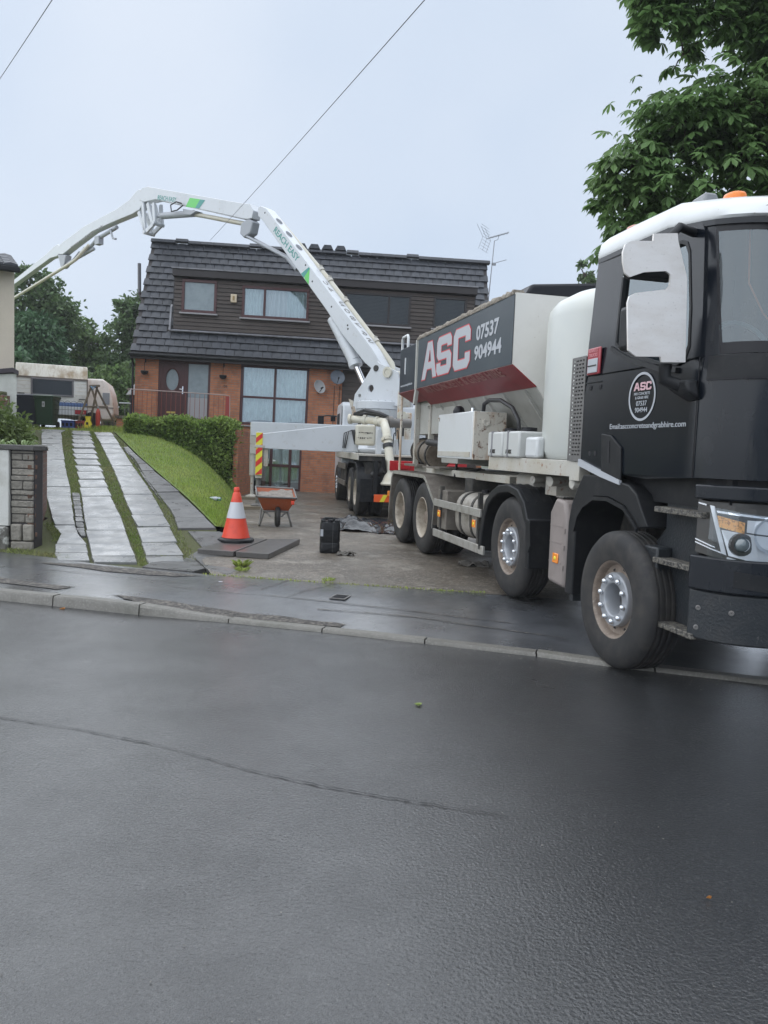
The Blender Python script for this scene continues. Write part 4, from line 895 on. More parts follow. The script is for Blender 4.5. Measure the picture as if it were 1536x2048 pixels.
# ---- hopper
HY0, HY1 = 2.26, 5.98
sec = [(0, 3.28), (0, 2.545), (.28, 2.33), (.78, 1.72), (1.0, 1.42), (1.5, 1.42), (1.72, 1.72), (2.22, 2.33), (2.5, 2.545), (2.5, 3.28)]
m = MB(); m.prism(sec, 'y', HY0, HY1); hop = obj('hopper', m, mHull, truck, bevel=.01)
m = MB(); m.prism([(.004, 2.55), (.004, 3.285), (2.496, 3.285), (2.496, 2.55), (2.216, 2.335), (1.72, 1.725), (1.5, 1.425), (1.0, 1.425), (.784, 1.725), (.286, 2.338)], 'y', HY0-.03, HY0-.001); obj('front_wall', m, mWallW, hop, label='plain white front wall')
obj('side_panel', MB().box(-.006, -.001, HY0-.02, 5.93, 2.55, 3.27), mNavy, hop)
m = MB(); m.hexa([(-.004, HY0-.031, 2.54), (-.004, 6.02, 2.54), (.276, 6.10, 2.326), (.276, HY0-.031, 2.326), (.006, HY0-.031, 2.549), (.006, 6.02, 2.549), (.286, 6.10, 2.335), (.286, HY0-.031, 2.335)]); obj('red_band', m, mRedB, hop)
for i in range(7):
    y = HY0+.25+i*.62; m = MB(); m.hexa([(.265, y, 2.31), (.265, y+.03, 2.31), (.74, y+.03, 1.66), (.74, y, 1.66), (.31, y, 2.315), (.31, y+.03, 2.315), (.80, y+.03, 1.69), (.80, y, 1.69)]); obj('stiffener', m, mHull, hop)
m = MB(); m.prism([(HY1+.001, 3.28), (HY1+.06, 3.28), (HY1+.06, 2.54), (HY1+.001, 2.54)], 'x', -.015, .05); m.prism([(HY1-.02, 2.54), (HY1+.05, 2.54), (HY1+.14, 2.33), (HY1+.06, 2.32)], 'x', -.01, .04); obj('corner_post', m, mHull, hop)
m = MB(); m.prism([(6.15, 2.50), (6.95, 2.46), (7.05, 2.07), (7.2, 1.88), (5.76, 1.88), (5.6, 1.45), (4.85, 1.45), (4.85, 2.3), (6.0, 2.33)], 'x', .33, 2.17); obj('tail_chute', m, mHull, hop, bevel=.01)
# caked rim
m = MB(); n = 70; vs = []
random.seed(3)
for i in range(n+1):
    y = HY0+(HY1-HY0)*i/n; h = 3.325+random.uniform(-.012, .016); o = random.uniform(-.01, .004)
    vs += [(-.012+o, y, 3.27), (-.018+o, y, 3.30), (o, y, h), (.10, y, h+random.uniform(-.01, .01)), (.12, y, 3.27)]
m.add(vs, [(i*5+k, i*5+k+1, (i+1)*5+k+1, (i+1)*5+k) for i in range(n) for k in range(4)]+[(0, 1, 2, 3, 4), tuple(n*5+k for k in range(5))]); obj('caked_rim', m, mConc, hop, smooth=60)
m = MB(); m.prism([(.13, 3.28), (2.4, 3.28), (2.3, 3.42), (1.25, 3.50), (.2, 3.40)], 'y', HY0+.02, HY0+1.6); obj('hopper_cover', m, mLid, hop, bevel=.03)
# lettering
def A3(P): # 2D letter polys in unit box 0..1 (u right, v up)
    return P
LA = [[(0, 0), (.36, 1), (.66, 1), (1, 0), (.76, 0), (.68, .26), (.36, .26), (.24, 0)], [(.43, .45), (.62, .45), (.54, .78), (.5, .78)]]
LS = [[(.0, .32), (.0, .12), (.12, 0), (.85, 0), (1, .14), (1, .46), (.86, .58), (.3, .58), (.3, .78), (.72, .78), (.72, .7), (1, .7), (1, .88), (.88, 1), (.12, 1), (0, .88), (0, .52), (.13, .4), (.7, .4), (.7, .22), (.28, .22), (.28, .32)]]
LC = [[(0, .14), (.13, 0), (.86, 0), (1, .14), (1, .36), (.72, .36), (.72, .22), (.28, .22), (.28, .78), (.72, .78), (.72, .64), (1, .64), (1, .86), (.87, 1), (.13, 1), (0, .86)]]
def letter(loops, y0, y1, z0, z1, fr, par, mt, dw, off=0.):
    W, H = abs(y1-y0), z1-z0; lp = [[(u*W, v*H) for u, v in l] for l in loops]
    M = frame((-.007-dw, y0, z0), (0, -1, 0), (0, 0, 1)) if fr is None else fr
    return obj('lettering', flat(lp, .003, M, off), mt, par)
for Lp, y0, y1 in ((LA, 5.66, 4.93), (LS, 4.93, 4.29), (LC, 4.2, 3.56)):
    letter(Lp, y0, y1, 2.65, 3.16, None, hop, mLetRed, .002, .015); letter(Lp, y0, y1, 2.65, 3.16, None, hop, mLetter, .004)
obj('lettering', text('07537', .72, .175, sideT(-.009, 3.36, 2.925), bold=.028), mLetter, hop)
obj('lettering', text('904944', .86, .17, sideT(-.009, 3.40, 2.70), bold=.028), mLetter, hop)
bn = Vector((-.61, 0, -.79))
obj('lettering', text('MIX CONCRETE & GRAB HIRE', 3.0, .13, frame((.09, 5.62, 2.462), (0, -1, 0), (-.79, 0, .61)), bold=.02), mGhost, hop)
# black rear box with grab handle
m = MB(); m.prism([(0, 3.25), (0, 2.545), (.25, 2.40), (2.25, 2.40), (2.5, 2.545), (2.5, 3.25)], 'y', 6.06, 7.04); rb = obj('rear_box', m, mNavy2, truck, bevel=.012)
m = MB(); m.hexa([(-.006, 6.04, 2.54), (-.006, 7.06, 2.54), (.25, 7.06, 2.395), (.25, 6.04, 2.395), (.004, 6.04, 2.55), (.004, 7.06, 2.55), (.26, 7.06, 2.405), (.26, 6.04, 2.405)]); obj('red_band', m, mRedB, rb)
m = MB(); m.tube([(.02, 7.0, 3.24), (.02, 7.0, 3.40), (.02, 6.96, 3.44), (.02, 6.68, 3.44), (.02, 6.64, 3.40), (.02, 6.64, 3.24)], .022, 8); obj('grab_handle', m, mWhite, rb, smooth=60)
obj('level_gauge', MB().tube([(-.012, 6.64, 2.82), (-.012, 6.64, 3.08)], .014, 8), mWhite, rb)
obj('lettering', text('www.ascconcreteandgrabhire.com', .72, .05, sideT(-.003, 6.95, 2.62), bold=.01), mLetter, rb)
for q_ in ((.3, .38, 6.2, 6.28), (.6, .7, 6.5, 6.6), (.25, .33, 6.86, 6.93), (1.8, 1.9, 6.5, 6.6)): obj('rear_post', MB().box(*q_, 1.37, 2.39), mWhiteD, truck, bevel=.006)
m = MB(); m.tube([(.45, 6.15, 1.55), (.45, 7.1, 1.62)], .2, 18); dr_ = obj('auger_drum', m, mat('brown_drum', (.12, .095, .07), .6, var=[(8, .4, .7, (.22, .19, .15), .8), (20, .55, .7, (.05, .04, .03), .8)]), truck, smooth=50)
for y in (6.2, 6.6, 7.02): obj('strap', MB().lathe([(.2, -.025), (.22, -.025), (.22, .025), (.2, .025)], 20, (.45, y, 1.55+.07*(y-6.15)/.95), (0, 1, 0), False), mChas, dr_, smooth=40)
m = MB(); m.tube([(.2, 5.9, 1.75), (.2, 5.2, 1.72)], .05, 10); m.tube([(.2, 5.2, 1.72), (.2, 4.85, 1.7)], .025, 8); obj('hydraulic_ram', m, mHose, truck, smooth=50)
m = MB(); m.box(.15, .5, 6.3, 7.1, 1.365, 1.4); m.box(.12, .8, 5.0, 5.9, 1.365, 1.39); obj('deck_plate', m, mAluD, truck)
m = MB(); m.tube([(.1, 7.2, 1.28), (.1, 7.2, 2.6)], .02, 8); obj('upright_pipe', m, mRusty, truck)
# ---- white locker, admix tanks, water tank, perforated guard
m = MB(); m.box(-.0, .42, 3.38, 4.76, 1.53, 2.11); lk = obj('locker', m, mWhite, truck, bevel=.012, label='white equipment locker')
obj('rusty_front', MB().box(.01, .42, 3.345, 3.379, 1.53, 2.105), mRusty, lk, bevel=.004, label='rust streaked end of the locker')
obj('sealing_ring', MB().lathe([(.045, 0), (.045, -.02), (.02, -.02), (.02, -.01)], 16, (.16, 3.344, 1.98), (0, 1, 0)), mRusty, lk)
m = MB(); m.box(-.008, -.001, 3.42, 4.72, 1.56, 1.62); m.tube([(-.014, 4.7, 2.02), (-.014, 4.7, 2.07)], .012, 6); obj('door_edge', m, mWhiteD, lk)
m = MB(); m.lathe([(.075, 0), (.08, .04), (.06, .09), (.03, .11), (0, .11)], 14, (.15, 4.35, 2.11)); obj('vent_cap', m, mCap, lk, smooth=40)
m = MB(); m.lathe([(.03, 0), (.03, .06), (0, .06)], 10, (.15, 3.8, 2.11)); obj('filler_cap', m, mChrome, lk, smooth=40)
m = MB(); m.tube([(.16, 3.46, 2.1), (.16, 3.44, 2.2), (.17, 3.3, 2.24), (.18, 2.95, 2.22), (.18, 2.6, 2.12), (.18, 2.42, 1.98), (.18, 2.38, 1.86)], .025, 8); obj('feed_hose', m, mHose, truck, smooth=180)
for i, (ya, yb) in enumerate(((1.95, 2.38), (2.41, 2.84))):
    m = MB(); m.box(.0, .42, ya, yb, 1.577, 1.85); at = obj('admix_tank', m, mPolyB, truck, bevel=.02, seg=2)
    obj('cap', MB().lathe([(.085, 0), (.085, .045), (.0, .05)], 18, (.2, (ya+yb)/2, 1.85)), mCap, at, smooth=40)
    y = (ya+yb)/2+.06; m = MB(); m.box(-.006, .426, y, y+.035, 1.58, 1.856); obj('strap', m, mat('grey_strap', (.22, .22, .23), .5), at, bevel=.003)
    obj('lettering', text('ADMIX', .16, .045, sideT(-.003, yb-.09, 1.615), bold=.03), mChas, at)
prof = [(.0, 3.30), (.26, 3.30), (.27, 3.36), (.27, 3.30)]
m = MB(); m.lathe([(.74, 1.58), (.775, 1.66), (.778, 2.2), (.775, 2.92), (.76, 3.0), (.70, 3.08), (.55, 3.16), (.36, 3.2), (.30, 3.22), (.30, 3.31), (.27, 3.34), (.0, 3.34)], 56, (.86, 1.42, 0)); wt = obj('water_tank', m, mPoly, truck, smooth=50)
m = MB(); m.box(.02, .11, 1.55, 1.84, 1.58, 1.79); obj('access_plate', m, mWhite, truck, bevel=.03, seg=3)
holes = []
for i in range(26):
    z = 1.62+i*.032
    for j in range(4):
        y = .625+j*.053+(.0 if i % 2 else .012); holes.append([(y, z), (y, z+.014), (y+.033, z+.014), (y+.033, z)])
m = flat([rect(.60, .85, 1.57, 2.46)]+holes, .004, fYZ(.0)); pg = obj('perforated_guard', m, mGuard, truck)
obj('guard_back', MB().box(.03, .04, .62, .86, 1.57, 2.46), mChas, pg); obj('mounting', MB().box(.01, .12, .64, .82, 1.40, 1.565), mWhiteD, truck, bevel=.006)
# ---- cab
PLAN = [(0, .60), (0, .2), (0, -.4), (0, -.85), (.012, -1.0), (.05, -1.13), (.12, -1.24), (.22, -1.32), (.38, -1.39), (.6, -1.43), (.9, -1.455), (1.25, -1.465)]
def full(pl): return pl+[(2.5-x, y) for x, y in pl[::-1][1:]]
def planat(inx, dyf):   # shrink sideways by inx and move the front back by dyf
    return full([(x+inx*(1 if x < 1.2 else 0)*(1-x/1.25), y+(dyf*min(1, max(0, (-.6-y)/.5)))) for x, y in PLAN])
def zd(y, z): return z-((.15 if z < 3.3 else .22)*max(0, -.35-y) if z > 3.1 else 0)
def ring(pl, z): return [(x, y, zd(y, z)) for x, y in pl]
P0 = full(PLAN)
def zb(y): return interp([(-1.6, 1.50), (-1.0, 1.50), (-.1, 1.45), (.22, 1.5), (.62, 1.585)], y)
m = MB(); m.loft([[(x, y, zb(y)) for x, y in P0], ring(P0, 1.66), ring(P0, 1.9), ring(planat(.0, .01), 2.13), ring(planat(.012, .02), 2.29)]); cab = obj('cab', m, mBlack, truck, smooth=35)
obj('floor', MB().box(.12, 2.38, -1.2, .5, 1.30, 1.5), mPlas, cab)
ut = planat(.07, .13); ub = planat(.012, .02)
# roof
m = MB(); m.loft([ring(planat(.06, .11), 3.255), ring(planat(.052, .09), 3.275), ring(planat(.075, .11), 3.375), ring(planat(.15, .18), 3.44), ring(planat(.4, .36), 3.49), ring(planat(.8, .6), 3.51)]); obj('roof', m, mWhite, cab, smooth=50)
m = MB(); pl = planat(.055, .105); m.loft([ring(pl, 3.22), ring(pl, 3.256)]); obj('roof_seam', m, mBlack, cab)
# side frame with the window opening
WO = [(.17, 3.03), (.16, 2.50), (.10, 2.455), (-.08, 2.385), (-.50, 2.275), (-.70, 2.25), (-.80, 2.275), (-.835, 2.36), (-.80, 2.62), (-.705, 3.02), (-.66, 3.09), (-.60, 3.115), (.08, 3.12), (.14, 3.09)]
SO = [(.60, 2.285), (.60, 3.24), (-.35, 3.24), (-.80, 3.175), (-.835, 3.12), (-.92, 2.6), (-.955, 2.285)]
k_ = .065
for s in (0, 1):
    fr_m = fYZ(.012, k_, 2.285)
    m = flat([SO, WO[::-1]], .03, fr_m); 
    g = flat([WO], .008, fYZ(.025, k_, 2.285))
    tr = MB(); tr.loft([[fr_m @ Vector((y, z, .02)), fr_m @ Vector((y, z, -.02)), fr_m @ Vector((y+(-.32-y)*.05, z+(2.7-z)*.05, -.02)), fr_m @ Vector((y+(-.32-y)*.05, z+(2.7-z)*.05, .02))] for y, z in WO+WO[:1]], False)
    sm = MB(); sm.loft([[fr_m @ Vector((y, z+dz, .03)) for dz in (-.035, .0)]+[fr_m @ Vector((y, z+dz, -.0)) for dz in (.0, -.035)] for y, z in ((.2, 2.49), (.1, 2.445), (-.08, 2.375), (-.5, 2.265), (-.72, 2.235))])
    for q in (m, g, tr, sm):
        if s: q.v = [(2.5-x, y, z) for x, y, z in q.v]
    sf = obj('side_frame', m, mBlack, cab); obj('window_rubber', tr, mPlas, sf); obj('window_sill', sm, mPlas, sf, smooth=40); obj('side_window', g, mGlassSide, sf)
# rear wall, A-pillars, windscreen
m = MB(); m.box(.08, 2.42, .57, .60, 2.285, 3.24); obj('rear_wall', m, mBlack, cab)
def eg(v): return 4.8-.7*v
def cat(P, s):
    i = int(s); f = s-i; g = lambda k: Vector(P[max(0, min(len(P)-1, k))]); p0, p1, p2, p3 = g(i-1), g(i), g(i+1), g(i+2)
    return .5*((2*p1)+(p2-p0)*f+(2*p0-5*p1+4*p2-p3)*f*f+(3*p1-p0-3*p2+p3)*f**3)
def wsp(i, v, o=0.):  # point on the front skin between belt and roof
    a, b = cat(ub, i), cat(ut, i); x = a[0]+(b[0]-a[0])*v; y = a[1]+(b[1]-a[1])*v; z = 2.288+(zd(b[1], 3.245)-2.288)*v
    return (x, y-o, z)
ia, n = 3, len(ub)
for sd_ in (0, 1):
    m = MB(); m.loft([[wsp((lambda s: n-1-s if sd_ else s)(ia+(eg(v)-ia)*k/8), v) for k in range(9)] for v in (0, .2, .4, .6, .8, 1)], False, False); obj('pillar', m, mBlack, cab, smooth=40)
wr = lambda vs_, o=0.: [[wsp(eg(v)+(n-1-2*eg(v))*k/60, v, o) for k in range(61)] for v in vs_]; m = MB(); m.loft(wr((.06, .2, .4, .6, .8, .98)), False, False); ws = obj('windscreen', m, mGlassCab, cab, smooth=60)
m = MB(); m.loft(wr((.92, .96, .99), .004), False, False); m.loft(wr((.0, .04, .085), .004), False, False)
m.loft([[wsp(eg(v), v, .004), wsp(eg(v)+.09, v, .004)] for v in (.085, .3, .5, .7, .92)], False, False); obj('windscreen_frit', m, mCap, cab)
m = MB(); p = [[wsp(eg(v)-.07+t, v, .003) for t in (0, .06)] for v in (0, .25, .5, .75, 1)]; m.loft(p, False, False); obj('windscreen_seal', m, mCap, cab)
# interior
m = MB(); m.box(.1, 2.4, -.98, -.55, 2.0, 2.3); obj('dashboard', m, mCabIn, cab, bevel=.06)
m = MB(); 
for k in range(25):
    pass
m.tube([(.62+.23*math.cos(t), -.55+.1*math.sin(t), 2.42+.2*math.sin(t)) for t in [2*math.pi*k/24 for k in range(25)]], .018, 8); m.tube([(.62, -.62, 2.2), (.62, -.55, 2.42)], .03, 8); obj('steering_wheel', m, mCabIn, cab, smooth=180)
for x in (.3, 1.7): m = MB(); m.box(x, x+.5, .1, .25, 2.0, 2.9); m.box(x+.1, x+.4, .12, .22, 2.9, 3.08); m.box(x, x+.5, -.35, .1, 1.9, 2.1); obj('seat', m, mCabSeat, cab, bevel=.05, seg=3)
m = MB(); m.tube([(.25, -1.02, 3.1), (.24, -1.06, 2.75), (.28, -1.16, 2.55), (.36, -1.22, 2.42), (.45, -1.25, 2.36)], .006, 6); obj('orange_cable', m, mat('orange_wire', (.5, .12, .05), .5), cab, smooth=180)
# outside fittings
vz = [(.02, 3.19), (.02, 3.05), (.06, 2.985), (.14, 2.95), (.3, 2.94), (1.25, 2.93), (2.2, 2.94), (2.36, 2.95), (2.44, 2.985), (2.48, 3.05), (2.48, 3.19)]
def fy(x): xx = min(x, 2.5-x); return interp([(0, -1.0), (.05, -1.13), (.12, -1.24), (.22, -1.32), (.38, -1.39), (.6, -1.43), (1.25, -1.465)], xx)
m = MB(); top = [(x, fy(x)+.02+.0*z, z) for x, z in vz]
xsv = [.17, .19, .22, .25, .4, .7, 1.25, 1.8, 2.1, 2.25, 2.34, 2.4, 2.45]
def vlow(x): xx = min(x, 2.5-x); return interp([(.17, 3.14), (.19, 3.06), (.23, 3.0), (.31, 2.965), (1.3, 2.95)], xx)
m.loft([[(x, fy(x)+.03, 3.17), (x, fy(x)+.015, 3.17), (x, fy(x)-.10, vlow(x)), (x, fy(x)-.085, vlow(x))] for x in xsv]); obj('sun_visor', m, mBlack, cab, smooth=40)
m = MB(); m.hexa([(.26, -1.26, 3.19), (.37, -1.38, 3.17), (2.15, -1.38, 3.17), (2.34, -1.2, 3.19), (.24, -1.16, 3.25), (.38, -1.26, 3.30), (2.14, -1.26, 3.30), (2.38, -1.1, 3.25)]); obj('visor_top', m, mCap, cab, bevel=.02)
for (x, y, z, mt) in ((.40, -.64, 3.405, mAmberE), (.3, .46, 3.465, mPinkL), (2.08, -.62, 3.485, mAmberE)):
    m = MB(); m.lathe([(.085, -.03), (.088, .02), (.08, .038), (.05, .05), (0, .053)], 20, (x, y, z)); m.v = [(x+(a-x)*.8, b, c) for a, b, c in m.v]; obj('roof_beacon', m, mt, cab, smooth=50)
m = MB(); m.hexa([(.38, -.30, 3.42), (.56, -.30, 3.42), (.56, .02, 3.42), (.38, .02, 3.42), (.42, -.28, 3.58), (.52, -.28, 3.58), (.52, -.12, 3.565), (.42, -.12, 3.565)]); obj('roof_horn', m, mat('horn_grey', (.2, .21, .22), .4), cab, bevel=.02)
# mirror with polished guard: plate faces forward
GP = [(-.35, 3.045), (-.18, 3.065), (-.172, 3.02), (-.09, 2.79), (-.06, 2.25), (-.235, 2.24), (-.245, 2.275), (-.42, 2.265), (-.48, 2.30), (-.505, 2.60), (-.495, 2.64), (-.45, 2.665), (-.235, 2.705), (-.212, 2.73), (-.212, 2.80), (-.245, 2.82), (-.40, 2.80), (-.50, 2.76), (-.535, 2.78), (-.555, 2.85), (-.56, 2.91), (-.545, 2.96), (-.50, 2.985), (-.35, 3.0)]
fXZf = lambda y: Matrix(((1, 0, 0, 0), (0, 0, 1, y), (0, 1, 0, 0), (0, 0, 0, 1)))
m = flat([GP], .016, fXZf(-.878))
# curl the outer edge backwards round the housing
vs = []
for x, y, z in m.v:
    vs.append((x, y, z))
m.v = vs
mg = obj('mirror_guard', m, mSteelP, cab, bevel=.004, label='polished steel guard over the door mirror')
def curl(z0, z1, x0, n=6):
    m = MB(); rr = .03; vs = []
    pts_ = [(x0+.002-rr*math.sin(t), -.882+rr*(1-math.cos(t))) for t in [rad(100)*k/n for k in range(n+1)]]
    m.loft([[(x, y, z0), (x, y, z1)] for x, y in pts_], False, False); return m

m = MB(); m.box(-.47, -.1, -.865, -.72, 2.31, 2.60); obj('mirror_housing', m, mPlas, cab, bevel=.03); m = MB(); m.box(-.47, -.12, -.865, -.72, 2.78, 2.96); obj('mirror_housing', m, mPlas, cab, bevel=.03)
obj('mirror_glass', MB().box(-.45, -.13, -.718, -.712, 2.33, 2.58), mChrome, cab); obj('mirror_glass', MB().box(-.45, -.15, -.718, -.712, 2.80, 2.94), mChrome, cab)
m = MB(); m.tube([(-.15, -.80, 2.24), (-.15, -.80, 2.14), (-.06, -.84, 2.10), (.03, -.88, 2.09)], .045, 10); obj('mirror_arm', m, mPlas, cab, smooth=60); obj('mirror_arm', MB().tube([(-.2, -.80, 3.04), (-.1, -.78, 3.14), (.06, -.72, 3.13)], .03, 8), mPlas, cab, smooth=60)
m = MB(); m.loft([[(.0, -.66, 2.15), (.0, -.95, 2.14), (.0, -.99, 2.0), (.0, -.86, 1.99), (.0, -.7, 2.06)], [(-.09, -.72, 2.14), (-.09, -.94, 2.13), (-.08, -.97, 2.06), (-.08, -.88, 2.05), (-.09, -.75, 2.08)]]); obj('mirror_base', m, mPlas, cab, bevel=.02)
# badge, circular sign, address
bd_ = obj('badge', MB().box(-.022, -.001, .335, .545, 2.285, 2.505), mBadge, cab, bevel=.012)
obj('badge_plate', MB().box(-.03, -.021, .36, .52, 2.30, 2.415), mLetter, bd_, bevel=.004); obj('badge_slot', MB().box(-.034, -.029, .37, .51, 2.352, 2.362), mChas, bd_)
obj('lettering', text('RENAULT\nTRUCKS', .16, .065, sideT(-.024, .52, 2.43), bold=.01), mat('pink_vinyl', (.6, .25, .27), .4), bd_)
def sign(par, fr):
    c0 = [(.178*math.cos(t), .178*math.sin(t)) for t in [2*math.pi*k/48 for k in range(48)]]; c1 = [(x*.9, y*.9) for x, y in c0]
    o = obj('round_sign', flat([c0, c1[::-1]], .002, fr @ T(0, 0, .002)), mLetter, par)
    x = -.115
    for Lp, w_ in ((LA, .082), (LS, .07), (LC, .07)):
        lp = [[(x+u*w_, .045+v*.06) for u, v in l] for l in Lp]; obj('lettering', flat(lp, .002, fr @ T(0, 0, .002)), mat('pink_white_vinyl', (.62, .4, .43), .4) if Lp is LA else bpy.data.materials['pink_white_vinyl'], o); x += w_+.006
    for s_, w_, z_, h_ in (('MIX CONCRETE', .21, .012, .02), ('& GRAB HIRE', .175, -.017, .02), ('07537', .14, -.067, .036), ('904944', .165, -.115, .036)): obj('lettering', text(s_, w_, h_, fr @ T(-w_/2, z_, .002), ext=.002, bold=.008), mLetter, o)
    return o
sign(cab, sideT(-.002, -.295, 2.065))
obj('lettering', text('Email:ascconcreteandgrabhire.com', .99, .052, sideT(-.003, .14, 1.822), bold=.003), mLetter, cab)
sign(cab, frame((.40, -1.402, 1.82), (.36, -.055, 0), (0, 0, 1)))
# door handle plate, skirt strip, dark mark above the catch
m = MB(); m.prism([(.245, 1.80), (.10, 1.785), (-.065, 1.69), (-.09, 1.44), (.22, 1.50)], 'x', -.018, -.001); hp = obj('door_catch_panel', m, mPlas, cab, bevel=.006)
m = MB(); m.prism([(.13, 1.74), (.10, 1.74), (.09, 1.57), (.13, 1.57)], 'x', -.022, -.0185); obj('slot', m, mRoom, hp)
m = MB(); m.prism([(.6, 1.59), (.22, 1.505), (-.085, 1.44), (-.085, 1.405), (.22, 1.455), (.6, 1.535)], 'x', -.024, -.002); obj('silver_strip', m, mLetter, cab)
for (y, z) in ((.45, 1.64), (.36, 1.64), (.50, 2.18), (.34, 2.18)): obj('bolt_hole', MB().lathe([(.022, 0), (.0, -.001)], 12, (-.001, y, z), (1, 0, 0)), mRoom, cab)
obj('panel_gap', MB().box(-.0015, .002, -.955, -.948, 1.5, 2.28), mCap, cab)
obj('panel_gap', MB().box(-.0015, .002, .33, .60, 2.222, 2.23), mPlas, cab)
# steps
m = MB(); m.prism([(-.38, .44), (-.38, 1.0), (-.50, 1.12), (-.50, 1.45), (-1.05, 1.48), (-1.05, .46)], 'x', .13, .4); sp = obj('step_well', m, mSplat, truck, bevel=.01)
m = MB(); m.box(.01, .129, -.60, -.42, .44, .99); obj('step_side', m, mSplat, truck, bevel=.015)
for z, ya, yb in ((.44, -1.06, -.5), (.88, -1.06, -.56), (1.24, -1.08, -.54)):
    m = MB(); m.box(.0, .13, ya, yb, z, z+.04); obj('step', m, mTread, sp, bevel=.006)
# front: bumper, lamp, hood, grille
def strip_(z0, z1, off, i0=3, i1=None, oz=0., mtop=0.):
    pl = full(PLAN); i1 = i1 or len(pl)-i0
    def off_(i, o):
        a = Vector(pl[max(i-1, 0)]); b = Vector(pl[min(i+1, len(pl)-1)]); t = (b-a).normalized(); nrm_ = Vector((t.y, -t.x)); 
        return Vector(pl[i])+nrm_*o*(1 if nrm_.y < .3 else 1)
    m = MB(); rings = []
    for i in range(i0, i1):
        p = off_(i, off); q = off_(i, -.08)
        if p.x*0 == 0: rings.append([(p.x, p.y, z0), (q.x, q.y, z0), (q.x, q.y, z1), (p.x+oz*0, p.y, z1)])
    m.loft(rings); return m, off_
so_ = 1
pl_ = full(PLAN)
def offs(sgn):
    a = Vector(pl_[5])-Vector(pl_[4]); n_ = Vector((a.y, -a.x)).normalized(); return 1 if n_.x*(-1)+n_.y*(-1) > 0 else -1
sg = offs(1)
for nm, z0, z1, of, mt in (('bumper', .78, 1.0, .03, mBlack), ('lower_bumper', .455, .775, .012, mSplat), ('hood', 1.365, 1.46, .025, mBlack), ('lamp_back', 1.0, 1.364, -.03, mLampD)):
    m, f_ = strip_(z0, z1, of*sg, 4); obj(nm, m, mt, truck, bevel=.012, smooth=None)
_, offf = strip_(1, 2, 0)
def fpt(s, z, o=0.):   # s = index along the front outline (float)
    i = int(s); f = s-i; a = offf(i, o*sg); b = offf(i+1, o*sg); p = a.lerp(b, f); return (p.x, p.y, z)
def fpanel(poly, o, mt, name, par, nsub=6):
    # quad given by (s,z) corners, draped over the curved front
    m = MB(); (a, b, c, d) = poly
    for k, (oo) in enumerate((o, o-.02)):
        pass
    rings = []
    for j in range(nsub+1):
        t = j/nsub; s0, z0 = a[0]+(b[0]-a[0])*t, a[1]+(b[1]-a[1])*t; s1, z1 = d[0]+(c[0]-d[0])*t, d[1]+(c[1]-d[1])*t
        rings.append([fpt(s0, z0, o), fpt(s0, z0, o-.02), fpt(s1, z1, o-.02), fpt(s1, z1, o)])
    m.loft(rings); return obj(name, m, mt, par)
hl = fpanel([(4.05, 1.02), (8.6, .93), (8.6, 1.30), (4.05, 1.36)], -.012, mLampD, 'headlamp', truck, 14)
fpanel([(4.1, 1.10), (5.2, 1.06), (5.2, 1.068), (4.1, 1.108)], .002, mChrome, 'chrome_line', hl); fpanel([(4.1, 1.08), (5.5, 1.03), (5.5, 1.038), (4.1, 1.088)], .002, mChrome, 'chrome_line', hl)
fpanel([(5.5, 1.03), (5.75, 1.02), (5.0, 1.325), (4.75, 1.33)], -.006, mSilv, 'silver_trim', hl)
fpanel([(4.15, 1.335), (4.6, 1.325), (4.6, 1.335), (4.15, 1.345)], .002, mChrome, 'chrome_line', hl)
fpanel([(5.32, 1.195), (6.5, 1.165), (6.5, 1.235), (5.18, 1.268)], -.004, mat('amber_indicator', (1.0, .5, .12), .3, var=[(60, .5, .6, (.35, .12, .02), .7)], coat=.5), 'indicator', hl)
fpanel([(5.85, 1.02), (8.5, .955), (8.5, 1.14), (5.42, 1.18)], -.005, mSilv, 'reflector', hl)
fpanel([(6.6, 1.175), (8.5, 1.15), (8.5, 1.25), (6.6, 1.25)], -.005, mSilv, 'reflector', hl)
fpanel([(5.2, 1.285), (8.5, 1.255), (8.5, 1.268), (5.15, 1.30)], .002, mChrome, 'chrome_line', hl)
fpanel([(5.8, .98), (8.5, .92), (8.5, .945), (5.8, 1.01)], .004, mSilv, 'day_lamp', hl)
c = Vector(fpt(6.42, 1.095, .0)); nrm_ = Vector((-.33, -.94, 0)).normalized()
m = MB(); m.lathe([(.075, -.02), (.07, .01), (.05, .012), (.046, -.0)], 24, c, nrm_, False); obj('lamp_bezel', m, mLampD, hl, smooth=40)
m = MB(); m.lathe([(.046, 0), (.04, .016), (.025, .026), (0, .03)], 20, c, nrm_, False); obj('projector_lens', m, mat('lens_dark', (.10, .13, .14), .05, spec=1., coat=1.), hl, smooth=60)
c = Vector(fpt(7.45, 1.165, .0)); m = MB(); m.lathe([(.11, .02), (.09, -.01), (.05, -.04), (0, -.05)], 20, c, Vector((-.15, -1, 0)), False); obj('reflector_bowl', m, mChrome, hl, smooth=60)
m = MB(); idx_ = [4.9+.3*k for k in range(13)]; m.loft([[fpt(s, 1.0-(s-4.9)*.018, .024), fpt(s, 1.32-(s-4.9)*.014, .008)] for s in idx_], False, False); obj('lamp_cover', m, mLensG, hl, smooth=60)
m = MB(); m.loft([[fpt(s, 2.14, .004), fpt(s, 2.28, -.004)] for s in [4.1+.5*k for k in range(30)]], False, False); obj('wiper_panel', m, mPlas, cab, smooth=60)
m = MB(); m.loft([[fpt(s, 2.125, .003), fpt(s, 2.14, .003)] for s in [4.1+.5*k for k in range(30)]], False, False); obj('panel_gap', m, mCap, cab)
